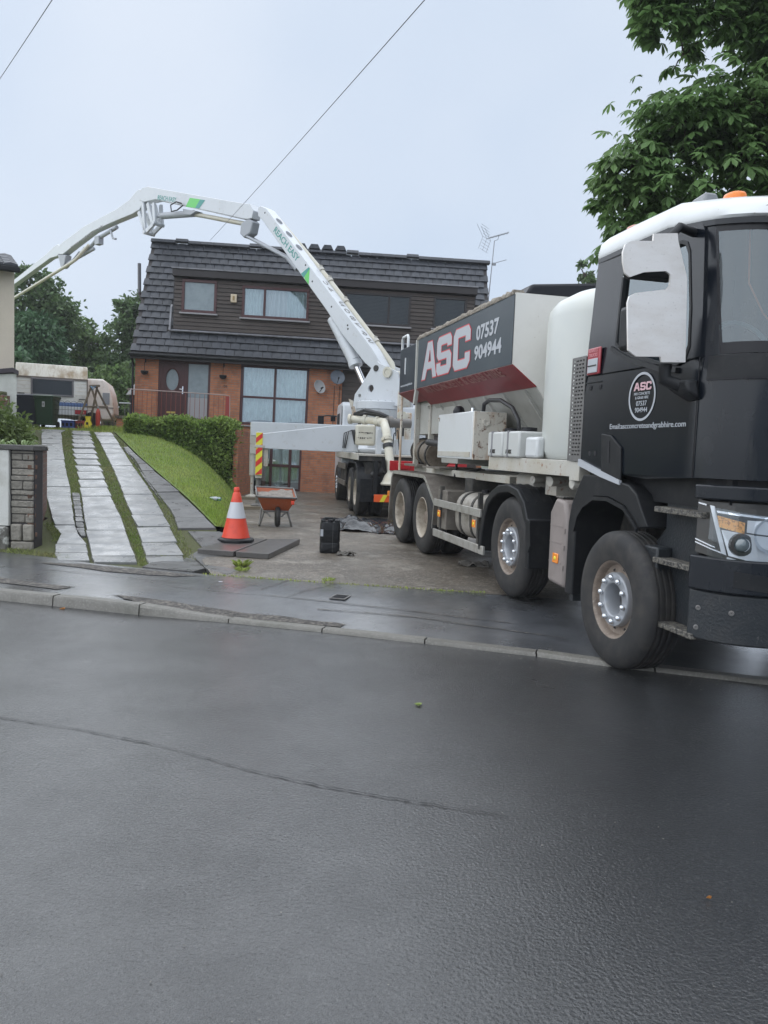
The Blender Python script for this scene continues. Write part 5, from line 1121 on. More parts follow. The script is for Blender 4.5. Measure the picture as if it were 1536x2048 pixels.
m = MB(); m.loft([[fpt(s, 1.40, -.06), fpt(s, 1.53, -.05)] for s in [4.1+.5*k for k in range(30)]], False, False); obj('grille_recess', m, mRoom, cab)
for s, z in ((4.6, .66), (4.55, .53), (6.2, .66)): c = Vector(fpt(s, z, .012)); obj('bumper_bolt', MB().lathe([(.018, 0), (.014, .012), (.006, .012), (.005, .004)], 12, c, (-.6, -.8, 0)), mFrameG, truck, smooth=40)
fpanel([(6.2, .83), (8.2, .80), (8.2, .90), (6.2, .93)], .034, mPlas, 'fog_lamp', truck)
# ---------------------------------------------------------------- concrete pump truck (x right, y toward its cab, z up from the forecourt)
qa = rad(8.45); qd = Vector((-math.sin(qa), math.cos(qa), 0)); qn = Vector((math.cos(qa), math.sin(qa), 0)); QO = Vector((-.68, 17.45, .12))
QF = Matrix(((qn.x, qd.x, 0, QO.x), (qn.y, qd.y, 0, QO.y), (0, 0, 1, QO.z), (0, 0, 0, 1)))
pump = thing('concrete_pump', 'white concrete pump truck with a long folding boom raised over the house', 'pump truck', QF)
R_ = .52
mts = (mRimC, mRimC, mRim)
_w = lambda y, s, k: wheel(y, R_, s, k, pump, mts if k != 'front' else (mRimC, mHub, mNut))
for y in (0, 1.28, 5.0):
    for s in (0, 1): _w(y, s, 'front' if y == 5.0 else 'rear')
m = MB()
for x0 in (.78, 1.62): m.box(x0, x0+.08, -.75, 6.2, .85, 1.1)
m.box(.0, 2.5, -.62, 5.0, 1.235, 1.34); m.box(.55, 1.95, -.1, .1, .45, .65); m.box(.55, 1.95, 1.18, 1.38, .45, .65); m.box(.3, 2.2, 4.92, 5.08, .45, .6)
m.box(.15, 2.35, -.55, 1.9, .9, 1.23)
obj('chassis', m, mChas, pump, bevel=.008, seg=1)
m = MB(); m.box(-.02, 2.52, -.66, 4.95, 1.342, 1.39); m.box(-.03, .0, -.66, 4.95, 1.25, 1.40); obj('deck', m, mWhiteD, pump, bevel=.008)
for xa, xb in ((-.02, .6), (1.9, 2.52)): obj('mudguard', shell([(-.66, .55)]+arc(.0, .58, .62, 170, 95, 6)[0:0]+[(-.62, .85), (-.45, 1.1), (-.1, 1.2), (1.4, 1.2), (1.75, 1.1), (1.92, .85), (1.95, .6)], [(-.62, .55), (-.58, .84), (-.42, 1.06), (-.08, 1.16), (1.38, 1.16), (1.72, 1.06), (1.88, .84), (1.91, .6)], xa, xb), mPlas, pump, bevel=.01)
for z0, z1 in ((.97, 1.12), (.55, .68)): obj('side_rail', MB().box(-.03, .0, 2.2, 4.3, z0, z1), mAluD, pump, bevel=.006)
m = MB(); m.box(.05, .5, 2.4, 3.4, .5, 1.1); m.box(.05, .5, 3.5, 4.2, .55, 1.1); obj('side_box', m, mChas, pump, bevel=.03)
# rear end: hopper, bumper board, lights
m = MB(); m.prism([(-1.05, 1.05), (-.67, 1.2), (-.67, .6), (-.95, .6)], 'x', .95, 1.95); obj('receiving_hopper', m, mChas, pump, bevel=.02)
bb = obj('reflector_board', MB().box(.30, 2.2, -1.08, -1.06, .38, .54), mOrR, pump, bevel=.005)
m = MB()
for i in range(8): x = .42+i*.23; m.prism([(x, .385), (x+.09, .385), (x+.17, .535), (x+.08, .535)], 'y', -1.085, -1.081)
obj('stripe', m, mYel, bb)
for x, z, mt, wd in ((.61, .57, mAmber, .06), (.9, 1.16, mRedL, .26), (1.9, 1.16, mRedL, .26)): obj('rear_lamp', MB().box(x-wd*.5, x+wd*.5, -1.12, -1.085, z-.06, z+.06), mt, pump, bevel=.012)
obj('rear_bar', MB().box(.62, 2.3, -1.05, -.98, 1.06, 1.27), mRedL, pump, bevel=.01)
m = MB(); m.box(.04, .5, -.70, -.69, .35, .85); m.box(.3, .38, -.95, -.68, .5, 1.25); m.box(.48, .54, -.9, -.7, .5, 1.3); obj('mud_flap', m, mPlas, pump)
m = MB(); m.tube([(.30, -.72, .94), (.52, -.9, 1.06)], .075, 12); obj('hydraulic_cylinder', m, mHose, pump, smooth=40)
# cab at the far end
m = MB(); prof = [(4.3, .85), (4.3, 2.5), (4.38, 2.72), (4.6, 2.80), (6.0, 2.78), (6.2, 2.6), (6.42, 1.7), (6.42, .62), (5.62, .62), (5.5, .98), (4.5, .98)]
m.prism(prof, 'x', .06, 2.44); pc = obj('cab', m, mPumpW, pump, bevel=.05, seg=3)
m = MB(); m.prism([(5.2, 1.75), (5.2, 2.5), (5.95, 2.5), (6.15, 1.8)], 'x', .05, .058); obj('side_window', m, mRoom, pc); m = MB(); m.prism([(4.36, 1.5), (4.36, 2.55), (4.45, 2.68), (4.44, 1.5)], 'x', .045, .06); obj('door_seam', m, mPlas, pc)
obj('rear_window', MB().box(.5, 2.0, 4.285, 4.298, 1.9, 2.5), mRoom, pc)
m = MB(); m.tube([(.08, 6.2, 2.45), (-.2, 6.35, 2.47), (-.36, 6.4, 2.45)], .02, 8); m.box(-.50, -.32, 6.35, 6.5, 1.95, 2.46); m.box(-.12, .02, 6.25, 6.35, 2.3, 2.45); obj('door_mirror', m, mCap, pc, bevel=.02)
obj('roof_beacon', MB().box(.75, 1.15, 4.5, 4.75, 2.82, 2.94), mOrR, pc, bevel=.03)
m = MB(); m.hexa([(.33, 3.9, 2.35), (.43, 3.9, 2.35), (.43, 4.0, 2.35), (.33, 4.0, 2.35), (.18, 3.9, 2.85), (.30, 3.9, 2.8), (.30, 4.0, 2.8), (.18, 4.0, 2.85)]); obj('exhaust', m, mRusty, pump)
# turntable and boom foot
SC = (.88, 2.95)
m = MB(); m.lathe([(.62, 1.39), (.62, 1.5), (.48, 1.62), (.44, 2.3), (.58, 2.46), (.60, 2.52)], 32, (SC[0], SC[1], 0)); m.box(.55, 1.4, 2.2, 3.7, 1.391, 1.7); ped = obj('pedestal', m, mPumpW, pump, smooth=40)
m = MB(); m.lathe([(.56, 2.52), (.60, 2.54), (.60, 2.72), (.57, 2.74), (0, 2.74)], 40, (SC[0], SC[1], 0)); sl_ = obj('slew_ring', m, mPumpW, pump, smooth=40)
bm_ = MB(); bm_.lathe([(.018, 0), (.018, .02), (0, .02)], 6, (0, 0, 2.739)); f = None
for k in range(18):
    p = (SC[0]+.54*math.cos(k*math.pi/9), SC[1]+.54*math.sin(k*math.pi/9), 0)
    if f is None: f = obj('bolt', bm_, mCylG, sl_); f.matrix_local = T(*p)
    else: inst(f, sl_, T(*p))
# boom works in one vertical plane through the pivot (world azimuth 50 degrees left of the drive axis)
az = rad(50); bn_ = Vector((math.cos(az), math.sin(az), 0)); bh = Vector((-math.sin(az), math.cos(az), 0)); BP = Vector((-.31, 20.53, 3.73))+bn_*.25
BF = Matrix(((bh.x, 0, -bn_.x, BP.x), (bh.y, 0, -bn_.y, BP.y), (bh.z, 1, -bn_.z, BP.z), (0, 0, 0, 1)))   # u along, v up, w toward the near side
def bprism(poly, w0, w1):
    m = MB(); m.prism(poly, 'z', w0, w1); return m
def bobj(name, m, mt, par=pump, **k): return obj(name, m, mt, par, BF, **k)
# foot plates (two cheeks) around the pivot
FT = [(.78, -.98), (.72, -.66), (.50, -.42), (.22, -.06), (.1, .14), (-.02, .18), (-.14, .1), (-.50, -.02), (-.72, -.12), (-.80, -.4), (-.80, -.98)]
cx = .34
for w0, w1 in ((.26, .31), (-.31, -.26)):
    lp = [FT[::-1], circ(.0, .0, .085), circ(.16, -.52, .10), circ(.55, -.70, .05), ]
    bobj('boom_cheek', flat([FT[::-1] if False else FT]+[c_[::-1] for c_ in lp[1:]], .05, T(0, 0, (w0+w1)/2)), mPumpW, sl_ if False else pump, bevel=.008)
m = bprism([(.70, -.98), (.66, -.66), (.60, -.66), (.60, -.98)], -.25, .25); bobj('cross_plate', m, mWhiteD, bevel=.006); m = MB(); m.prism([(-.74, -.98), (-.74, -.15), (-.66, -.12), (-.66, -.98)], 'z', -.25, .25); bobj('cross_plate', m, mWhiteD, bevel=.006)
m = MB(); m.cyl((0, 0, -.36), (0, 0, .33), .08, 18); bobj('pivot_pin', m, mChas, smooth=40)
m = MB(); m.cyl((-.42, -.12, -.4), (-.42, -.12, .36), .075, 18); m.lathe([(.14, .0), (.14, .06), (.08, .06), (.08, 0)], 20, (-.42, -.12, .31), (0, 0, 1)); bobj('pivot_tube', m, mPipe, smooth=40)
# sections as side profiles
def sect(name, poly, wd, label=None):
    o = bobj(name, bprism(poly, -wd/2, wd/2), mPumpW, pump, bevel=.015)
    if label: o['label'] = label
    return o
def al(p, q, t, off):  # point along p-q at distance t with perpendicular offset (left of travel is +)
    d = (Vector(q)-Vector(p)).normalized(); n = Vector((-d.y, d.x)); r = Vector(p)+d*t+n*off; return (r.x, r.y)
K1, K2, K3 = (4.95, 4.86), (11.15, 6.42), (17.2, 5.38)
a0 = (0, 0)
L1 = (Vector(K1)-Vector(a0)).length
S1 = [al(a0, K1, -.12, .0), al(a0, K1, .05, -.15), al(a0, K1, .5, -.24), al(a0, K1, 1.75, -.27), al(a0, K1, 2.6, -.21), al(a0, K1, L1-.3, -.12), al(a0, K1, L1-.05, -.14), al(a0, K1, L1+.12, .0), al(a0, K1, L1+.08, .12), al(a0, K1, L1-.2, .22), al(a0, K1, 2.6, .19), al(a0, K1, .6, .19), al(a0, K1, .0, .12)]
s1 = sect('boom_section', S1, .36, 'first boom section rising from the turntable')
def btext(body, p, q, t, off, wd, ht, w, par, mt, bold=.0, flip=True):
    # reads from the left in the view: travel is from q to p
    o = al(p, q, t, off); d = (Vector(p)-Vector(q)).normalized(); f = frame((o[0], o[1], w), (d.x, d.y, 0), (-d.y, d.x, 0)) if False else None
    u = Vector((d.x, d.y, 0)); v = Vector((u.y, -u.x, 0)); M = Matrix(((u.x, v.x, 0, o[0]), (u.y, v.y, 0, o[1]), (0, 0, 1, w), (0, 0, 0, 1)))
    # near side is w>0 but u runs to the left there: mirror-safe because w axis faces the viewer and u,v,w is left handed in view
    return M
def blabel(body, p, q, t, wd, ht, off, w, par, mt, bold=0.):
    # text start t measured from p towards q is the END of the text; letters run from q to p
    M = btext(body, p, q, t, off, wd, ht, w, par, mt); m = text(body, wd, ht, I4, bold=bold); m.xf(M); return bobj('lettering', m, mt, par)
# on the near side the view's left is +u (away along the boom): text must run from far end to near end
blabel('REACH EASY', a0, K1, L1-.95, 1.45, .18, -.05, .184, s1, mTeal, .012)
m = MB(); p_ = al(a0, K1, L1-2.95, -.22); 
m = MB(); m.prism([al(a0, K1, L1-2.95, .17), al(a0, K1, L1-2.86, -.08), al(a0, K1, L1-3.02, -.165), al(a0, K1, L1-3.25, -.17)], 'z', .181, .184); bobj('green_flash', m, mGrn, s1)
m = MB(); m.prism([al(a0, K1, L1-2.78, -.16), al(a0, K1, L1-2.90, .165), al(a0, K1, L1-2.96, .17), al(a0, K1, L1-2.95, -.165)], 'z', .1845, .186); bobj('teal_flash', m, mTeal, s1)
# number stencilled on the top plate
d1 = (Vector(K1)-Vector(a0)).normalized(); n1 = Vector((-d1.y, d1.x))
for i, ch in enumerate('01704 208765'):
    if ch == ' ': continue
    t = L1-2.75-i*.305; o = al(a0, K1, t, .1945)
    M = Matrix(((0, d1.x, n1.x, o[0]), (0, d1.y, n1.y, o[1]), (-1, 0, 0, .09), (0, 0, 0, 1)))
    m = text(ch, .18, .19, I4, bold=.0); m.xf(Matrix(((0, -d1.x*-1, n1.x, o[0]), (0, d1.y, n1.y, o[1]), (1, 0, 0, -.09), (0, 0, 0, 1)))); bobj('lettering', m, mFrameG, s1)
for i in range(3):
    o = al(a0, K1, L1-.75-i*.62, .222-.004*i); m = MB(); m.lathe([(.13, 0), (.13, .004), (0, .004)], 20, (0, 0, 0), (0, 0, 1)); m.v = [(o[0]+d1.x*a+n1.x*c_, o[1]+d1.y*a+n1.y*c_, b*.75) for a, b, c_ in m.v]; bobj('lightening_hole', m, mat('boom_hole', (.14, .15, .17), .6) if i == 0 else bpy.data.materials['boom_hole'], s1)
hm = MB()
for t, o_ in ((L1-.25, .1), (L1-2.75, .12), (L1-3.3, -.02), (L1-4.4, -.02), (1.7, .03), (1.62, -.03)):
    c_ = al(a0, K1, t, o_); hm.lathe([(.028, 0), (.0, .002)], 10, (c_[0], c_[1], .181), (0, 0, 1))
bobj('bolt_hole', hm, mRoom, s1)
# delivery pipe clamped beside the first section (far side, above the top plate)
def bpipe(pts, r, name='delivery_pipe', mt=mPipe, par=pump): return bobj(name, MB().tube(pts, r, 12), mt, par, smooth=60)
pp = [(*al(a0, K1, t, o_), -.27) for t, o_ in ((-.35, -.05), (.1, .15), (1.0, .17), (3.6, .19), (4.4, .16), (L1-.3, .08))]
pipe1 = bpipe(pp, .085)
for t, o_ in ((.95, .17), (2.6, .18), (3.5, .19), (4.0, .175)):
    c_ = al(a0, K1, t, o_); m = MB(); m.tube([(c_[0]-d1.x*.05, c_[1]-d1.y*.05, -.27), (c_[0]+d1.x*.05, c_[1]+d1.y*.05, -.27)], .115, 12); m.box(c_[0]-.03, c_[0]+.03, c_[1]+.05, c_[1]+.16, -.31, -.23); bobj('pipe_clamp', m, mWhiteD, pipe1, smooth=40)
# lifting ram under the first section
ra, rm, rb_ = al(a0, K1, 2.4, -.30), (1.0, .13), (.52, -.62)
m = MB(); m.tube([(ra[0], ra[1], 0), (1.06, .26, 0)], .17, 18); m.tube([(1.06, .26, 0), (1.0, .13, 0)], .19, 18); ram = bobj('lifting_ram', m, mPumpW, smooth=40); bobj('ram_rod', MB().tube([(1.02, .18, 0), (rb_[0], rb_[1], 0)], .085, 14), mRod, ram, smooth=60)
# knuckle 1: linkage and rod
m = bprism([(5.38, 4.28), (5.70, 4.18), (5.9, 4.34), (5.85, 4.64), (5.5, 4.74), (5.28, 4.62)], -.15, .15); lk1 = bobj('knuckle_link', m, mCylG, bevel=.04)
m = MB(); m.tube([(5.6, 4.22, .1), (*al(a0, K1, L1-2.0, -.22), .1)], .045, 10); m.tube([(5.6, 4.22, -.1), (*al(a0, K1, L1-2.0, -.22), -.1)], .045, 10); c_ = al(a0, K1, L1-2.05, -.2); m.tube([(*al(a0, K1, L1-1.9, -.22), .1), (*al(a0, K1, L1-2.5, -.2), .1)], .085, 12); bobj('knuckle_ram', m, mCylG, smooth=50)
# second section
S2 = [(5.25, 4.92), (5.32, 4.70), (5.62, 4.72), (7.9, 5.40), (10.42, 6.14), (11.15, 6.18), (11.42, 6.3), (11.45, 6.52), (11.25, 6.68), (10.9, 6.66), (5.75, 5.22), (5.42, 5.14)]
s2 = sect('boom_section', S2, .32, 'second boom section reaching left above the roof')
a2, b2 = (5.49, 4.92), (11.15, 6.36)
blabel('REACH EASY', a2, b2, 4.95, 1.1, .15, -.03, .164, s2, mTeal, .012)
m = bprism([al(a2, b2, 3.1, .17), al(a2, b2, 3.25, -.12), al(a2, b2, 2.7, -.12), al(a2, b2, 2.5, .17)], .161, .164); bobj('green_flash', m, mGrn, s2)
m = bprism([al(a2, b2, 2.72, -.12), al(a2, b2, 2.52, .165), al(a2, b2, 2.25, .165), al(a2, b2, 2.5, -.12)], .1645, .1665); bobj('teal_flash', m, mTeal, s2)
p2 = [(*al(a2, b2, t, o_), .0) for t, o_ in ((.2, -.34), (1.0, -.33), (2.4, -.30), (3.2, -.3))]
bpipe(p2, .07, 'delivery_pipe', mPipe)
m = MB(); m.tube([(*al(a2, b2, 2.9, -.28), .05), (*al(a2, b2, 4.7, -.52), .05)], .11, 14); m.tube([(*al(a2, b2, 4.7, -.52), .05), (*al(a2, b2, 5.0, -.55), .05)], .06, 10); bobj('knuckle_ram', m, mCylG, smooth=50)
m = bprism([al(a2, b2, 2.6, -.2), al(a2, b2, 3.4, -.2), al(a2, b2, 3.2, -.38), al(a2, b2, 2.9, -.36)], -.1, .18); bobj('ram_bracket', m, mCylG, bevel=.02)
m = MB(); m.tube([(*al(a2, b2, 3.3+.0, -.1), .24), (*al(a2, b2, 3.55, -.28), .26), (*al(a2, b2, 3.9, -.35), .24), (*al(a2, b2, 4.0, -.15), .24), (*al(a2, b2, 3.7, -.02), .24), (*al(a2, b2, 3.4, -.05), .24)], .022, 8); bobj('boom_hose', m, mHose, smooth=180)
# knuckle 2: open triangular linkage
m = MB()
for w_ in (-.14, .14):
    for p, q in (((11.2, 6.15), (11.05, 5.15)), ((10.55, 6.05), (10.45, 5.35)), ((10.9, 6.1), (10.6, 5.4)), ((11.45, 5.9), (11.0, 5.12)), ((11.05, 5.12), (10.45, 5.38))):
        d_ = (Vector(q)-Vector(p)).normalized()*.07; n_ = Vector((-d_.y, d_.x)); m.prism([(p[0]+n_.x, p[1]+n_.y), (p[0]-n_.x, p[1]-n_.y), (q[0]-n_.x, q[1]-n_.y), (q[0]+n_.x, q[1]+n_.y)], 'z', w_-.04, w_+.04)
m.cyl((11.03, 5.13, -.22), (11.03, 5.13, .22), .07); m.cyl((10.47, 5.36, -.22), (10.47, 5.36, .22), .07); bobj('knuckle_link', m, mPumpW, bevel=.006, seg=1)
# third section with bowed profile
S3 = [(11.30, 6.62), (11.05, 6.38), (11.42, 5.98), (11.9, 5.90), (13.2, 5.82), (14.6, 5.70), (16.0, 5.36), (16.85, 5.14), (17.25, 5.2), (17.3, 5.45), (17.0, 5.58), (15.2, 5.98), (13.0, 6.23), (12.1, 6.42), (11.7, 6.62), (11.5, 6.68)]
s3 = sect('boom_section', S3, .28, 'third boom section sloping down to the left')
blabel('www.reacheasy.co.uk', (12.2, 6.2), (16.8, 5.3), 4.1, 2.4, .13, -.16, .143, s3, mFrameG, .01)
m = MB(); m.tube([(13.1, 5.66, 0), (14.5, 5.42, 0), (15.45, 4.98, 0)], .07, 10); m.tube([(14.7, 5.1, 0), (16.9, 4.76, 0)], .06, 10); m.box(14.2, 14.5, 5.2, 5.5, -.1, .1); m.tube([(13.4, 5.6, .1), (13.2, 5.25, .1), (13.0, 5.2, .1)], .04, 8); bobj('knuckle_ram', m, mCylG, smooth=40)
m = bprism([(16.6, 5.1), (16.75, 4.7), (17.0, 4.62), (17.1, 4.85), (17.3, 5.2)], -.13, .13); bobj('knuckle_link', m, mCylG, bevel=.03)
# fourth section and end pipe
S4 = [(17.1, 5.5), (17.05, 5.25), (17.4, 5.14), (17.9, 5.14), (20.9, 4.48), (23.2, 4.0), (23.2, 4.12), (20.9, 4.68), (18.2, 5.36), (17.6, 5.56), (17.3, 5.6)]
s4 = sect('boom_section', S4, .22, 'last and thinnest boom section')
bpipe([(14.9, 5.25, .1), (15.3, 4.95, .2), (15.52, 4.75, .28), (15.9, 4.66, .28), (20.8, 3.77, .28), (23.2, 3.35, .28)], .06)
m = MB(); m.tube([(15.6, 5.1, .1), (16.05, 4.62, .28)], .03, 6); m.tube([(15.2, 5.2, .1), (15.6, 4.72, .28)], .04, 6); bobj('pipe_bracket', m, mCylG)
# delivery line at the back of the truck
pw = pump
m = MB(); m.tube([(-.02, 1.5, 2.21), (.35, 1.3, 2.19), (.62, .9, 2.16)], .09, 14); m.tube([(.62, .9, 2.16), (.66, .35, 2.12), (.61, -.2, 2.0), (.60, -.5, 1.88), (.68, -.85, 1.05)], .095, 14); dp = obj('delivery_pipe', m, mPipe, pump, smooth=60)
for p, q in (((-.03, 1.5, 2.21), (.03, 1.47, 2.21)), ((.3, 1.33, 2.195), (.37, 1.29, 2.19)), ((.58, .96, 2.165), (.64, .88, 2.155)), ((.605, -.54, 1.76), (.612, -.57, 1.69))): obj('pipe_clamp', MB().tube([p, q], .125, 14), mPipe, dp, smooth=40)
obj('black_clamp', MB().tube([(.622, -.61, 1.62), (.63, -.64, 1.54)], .115, 14), mHose, dp, smooth=40)
obj('lettering', text('DMG', .14, .055, frame((.54, -.66, 1.70), (1, .0, .25), (0, 0, 1)), bold=.01), mChas, dp)
m = MB(); m.lathe([(.24, .0), (.26, .03), (.22, .07), (.2, .12), (.17, .2), (.11, .28), (.1, .34)], 22, (.70, -.92, .74)); m.v = [(x, y, z) for x, y, z in m.v]; obj('outlet_flange', m, mPipe, pump, smooth=40)
m = MB(); m.tube([(.2, 1.6, 2.30), (.4, 1.3, 2.36), (.62, .9, 2.30), (.9, .6, 2.2)], .05, 8); m.tube([(.1, 1.5, 2.33), (.3, 1.1, 2.42), (.6, .7, 2.34), (.85, .5, 2.22)], .045, 8); obj('black_hose', m, mHose, pump, smooth=180)
m = MB(); m.tube([(.68, .4, 2.12), (1.3, .5, 2.12)], .11, 14); m.tube([(.75, .4, 2.12), (.85, .42, 2.12)], .16, 10); obj('hydraulic_motor', m, mat('dark_steel', (.16, .15, .14), .5, metal=.4), pump, smooth=40)
cb = obj('water_box', MB().box(.06, .52, .62, 1.2, 1.58, 2.06), mPipe, pump, bevel=.05, seg=3)
m = MB()
random.seed(5)
for i in range(9): m.box(.12+i*.038, .12+i*.038+random.uniform(.012, .03), .612, .62, 1.86+random.uniform(-.015, .012), 1.885)
for i in range(8): m.box(.1+i*.045, .1+i*.045+random.uniform(.012, .03), .612, .62, 1.74+random.uniform(-.015, .012), 1.765)
obj('stencil', m, mChas, cb)
m = MB(); m.box(1.06, 1.14, .9, 1.0, 1.4, 2.9); obj('rusty_upright', m, mRusty, pump, bevel=.005)
o = obj('cream_panel', MB().prism([(1.03, 2.05), (1.05, 2.38), (1.10, 2.42), (1.24, 2.41), (1.25, 2.1), (1.18, 2.03)], 'y', .84, .89), mPipe, pump, bevel=.006); obj('warning_mark', MB().lathe([(.035, 0), (0, -.002)], 5, (1.09, .838, 2.17), (0, 1, 0)), mYel, o)
obj('rusty_panel', MB().box(1.26, 1.42, 1.0, 1.1, 1.5, 2.4), mRusty, pump, bevel=.02)
m = MB(); m.box(.5, .62, .3, .5, 1.39, 1.95); m.box(.74, .84, .2, .35, 1.39, 2.0); m.box(1.0, 1.8, .6, 2.0, 1.39, 1.75); m.tube([(.2, 1.9, 1.46), (.9, 1.6, 1.46)], .07, 12); m.tube([(-.3, 1.0, 1.44), (.2, .98, 1.44)], .03, 10); obj('pump_gear', m, mPumpW, pump, bevel=.008)
m = MB()
for k in range(3): m.tube([(-.22+.03*k, .86, 1.5), (-.2+.05*k, .84, 1.85+.02*k), (-.02+.03*k, .86, 1.93), (.06+.02*k, .88, 1.6)], .012, 6)
obj('loop_hose', m, mHose, pump, smooth=180)
m = MB(); m.tube([(.74, -.3, 1.2), (.78, -.32, 1.6), (.8, -.3, 1.85), (.9, -.2, 1.95), (.95, -.2, 1.5)], .014, 6); m.tube([(.3, .2, 1.25), (.45, -.3, 1.3), (.6, -.5, 1.0), (.9, -.5, 1.1)], .02, 6); obj('loose_hose', m, mHose, pump, smooth=180)
# outriggers on the left
def hazard(x, y, z0, z1, par, wd=.14):
    o = obj('hazard_board', MB().box(x-wd/2, x+wd/2, y-.02, y, z0, z1), mYel, par); m = MB(); z = z0-.1
    while z < z1-.02:
        a, b = max(z, z0+.002), min(z+.10, z1-.002); m.prism([(x-wd/2+.001, max(z, z0)), (x+wd/2-.001, min(z1, z+.13)), (x+wd/2-.001, min(z1, z+.27)), (x-wd/2+.001, min(z1, max(z0, z+.12)))], 'y', y-.0235, y-.021); z += .28
    obj('stripe', m, mRedR, o)
ob = obj('outrigger_beam', MB().prism([(-2.12, 1.42), (-2.12, 1.76), (-.35, 2.03), (.15, 2.05), (.15, 1.42), (-.5, 1.40)], 'y', .9, 1.2), mPumpW, pump, bevel=.012, label='rear outrigger beam swung out to the left')
m = MB(); m.box(-2.24, -2.08, .92, 1.16, .72, 1.80); obj('jack_leg', m, mWhiteD, ob, bevel=.015); hazard(-2.16, .905, .80, 1.78, ob, .15)
m = MB(); m.tube([(-2.16, 1.04, .75), (-2.16, 1.04, .1)], .06, 12); m.lathe([(.17, .06), (.17, .1), (.08, .13), (0, .14)], 16, (-2.16, 1.04, 0)); obj('jack_foot', m, mFrameG, ob, smooth=40)
m = MB(); m.box(-2.28, -2.04, .88, 1.2, 1.43, 1.5); m.box(-2.06, -1.95, .95, 1.1, 1.0, 1.42); obj('jack_collar', m, mWhiteD, ob, bevel=.01)
of = obj('outrigger_beam', MB().prism([(-2.44, 1.75), (-2.44, 2.12), (.3, 2.14), (.3, 1.6)], 'y', 5.0-.9, 5.3-.9), mPumpW, pump, bevel=.012, label='front outrigger beam close to the house')
m = MB(); m.box(-2.46, -2.30, 4.12, 4.36, 1.25, 2.1); m.tube([(-2.38, 4.22, 1.3), (-2.38, 4.22, .66)], .085, 12); m.tube([(-2.38, 4.22, .7), (-2.38, 4.22, .12)], .045, 12); m.lathe([(.17, .07), (.17, .1), (.05, .15), (0, .15)], 16, (-2.38, 4.22, 0)); obj('jack_leg', m, mWhiteD, of, bevel=.006)
# timber pads under the jack feet
for (x, y, lab) in ((-2.2, 1.04, 'weathered timber pad under the rear outrigger foot behind the wheelbarrow'), (-2.45, 4.25, 'timber pad under the front outrigger foot by the double doors')):
    p = thing('timber_pad', lab, 'timber pad', QF @ T(x, y, 0) @ RZ(.1), 'timber pads under the outrigger feet')
    for k in range(3): obj('plank', MB().box(-.36, .36, -.27+.18*k+.004, -.27+.18*k+.176, .0, .07), mWood, p, bevel=.006)
# ---------------------------------------------------------------- things on the forecourt
def tagd(o, label, cat, group=None):
    o['label'] = label; o['category'] = cat
    if group: o['group'] = group
    return o
def gz(x, y): return .12
# boards lying on the drive edge
for pl, lab in (([(-2.47, 10.26), (-1.96, 10.13), (-1.75, 11.66), (-2.26, 11.68)], 'dark flat slab lying on the drive edge under the traffic cone'), ([(-1.93, 10.13), (-1.48, 10.03), (-1.27, 11.80), (-1.72, 11.68)], 'dark flat slab lying to the right of the coned slab')):
    c = Vector((sum(p[0] for p in pl)/4, sum(p[1] for p in pl)/4, .125)); m = MB(); m.prism([(p[0]-c.x, p[1]-c.y) for p in pl], 'z', .0, .075)
    tagd(obj('loose_slab', m, mat('board_slab', (.075, .07, .066), .35, var=[(3, .4, .7, (.11, .1, .095), .8), (20, .5, .7, (.05, .048, .045), .6)], bump=[(30, .3, .008)]) if 'board_slab' not in bpy.data.materials else bpy.data.materials['board_slab'], fr=T(*c), bevel=.008), lab, 'slab', 'dark loose slabs on the drive edge')
# traffic cone
cn = thing('traffic_cone', 'orange traffic cone with a white sleeve and black base standing on the dark slab', 'traffic cone', T(-2.14, 11.2, .2))
oc = [(.27*math.cos(rad(22.5+45*k)), .27*math.sin(rad(22.5+45*k))) for k in range(8)]
m = MB(); m.loft([[(x*s, y*s, z) for x, y in oc] for s, z in ((1, 0), (1, .035), (.93, .05), (.76, .065))]); obj('base', m, mPlas, cn, bevel=.006)
m = MB(); m.lathe([(.205, .065), (.195, .085), (.135, .345)], 40, (0, 0, 0), (0, 0, 1), False); obj('cone_body', m, mConeO, cn, smooth=40); m = MB(); m.lathe([(.083, .575), (.055, .70), (.042, .72), (.045, .735), (.04, .78), (.03, .79), (.025, .74)], 40, (0, 0, 0), (0, 0, 1), False); obj('cone_tip', m, mConeO, cn, smooth=40)
m = MB(); m.lathe([(.139, .345), (.086, .575)], 40, (0, 0, 0), (0, 0, 1), False); obj('reflective_sleeve', m, mConeW, cn, smooth=60)
# jerrycan
jc = thing('jerrycan', 'black plastic jerrycan standing on the concrete forecourt', 'jerrycan', T(-.76, 11.0, .12) @ RZ(.12))
def rr3(sx, sy, z, r=.05): return [(x, y, z) for x, y in rrect(-sx, sx, -sy, sy, r, 4)]
m = MB(); m.loft([rr3(.13, .115, 0), rr3(.14, .125, .015), rr3(.14, .125, .14), rr3(.135, .12, .15), rr3(.14, .125, .16), rr3(.14, .125, .40), rr3(.13, .115, .435), rr3(.06, .07, .45, .03)]); jb = obj('body', m, mPlas, jc, smooth=40)
m = MB(); m.tube([(-.105, 0, .425), (-.1, 0, .475), (-.07, 0, .485), (.03, 0, .485), (.05, 0, .475), (.055, 0, .44)], .02, 10); m.box(-.13, -.07, -.1, .1, .42, .468); m.box(.06, .13, -.1, .1, .42, .468); obj('handle', m, mPlas, jc, bevel=.012)
obj('screw_cap', MB().lathe([(.04, .0), (.04, .035), (.0, .04)], 16, (0, -.075, .44)), mCap, jc)
obj('label_sticker', MB().box(-.1402, -.1008, -.1265, -.1255, .24, .34), mLetter, jb); obj('seam', MB().box(.033, .037, -.128, -.124, .02, .41), mat('grey_seam', (.12, .12, .12), .5), jb); 
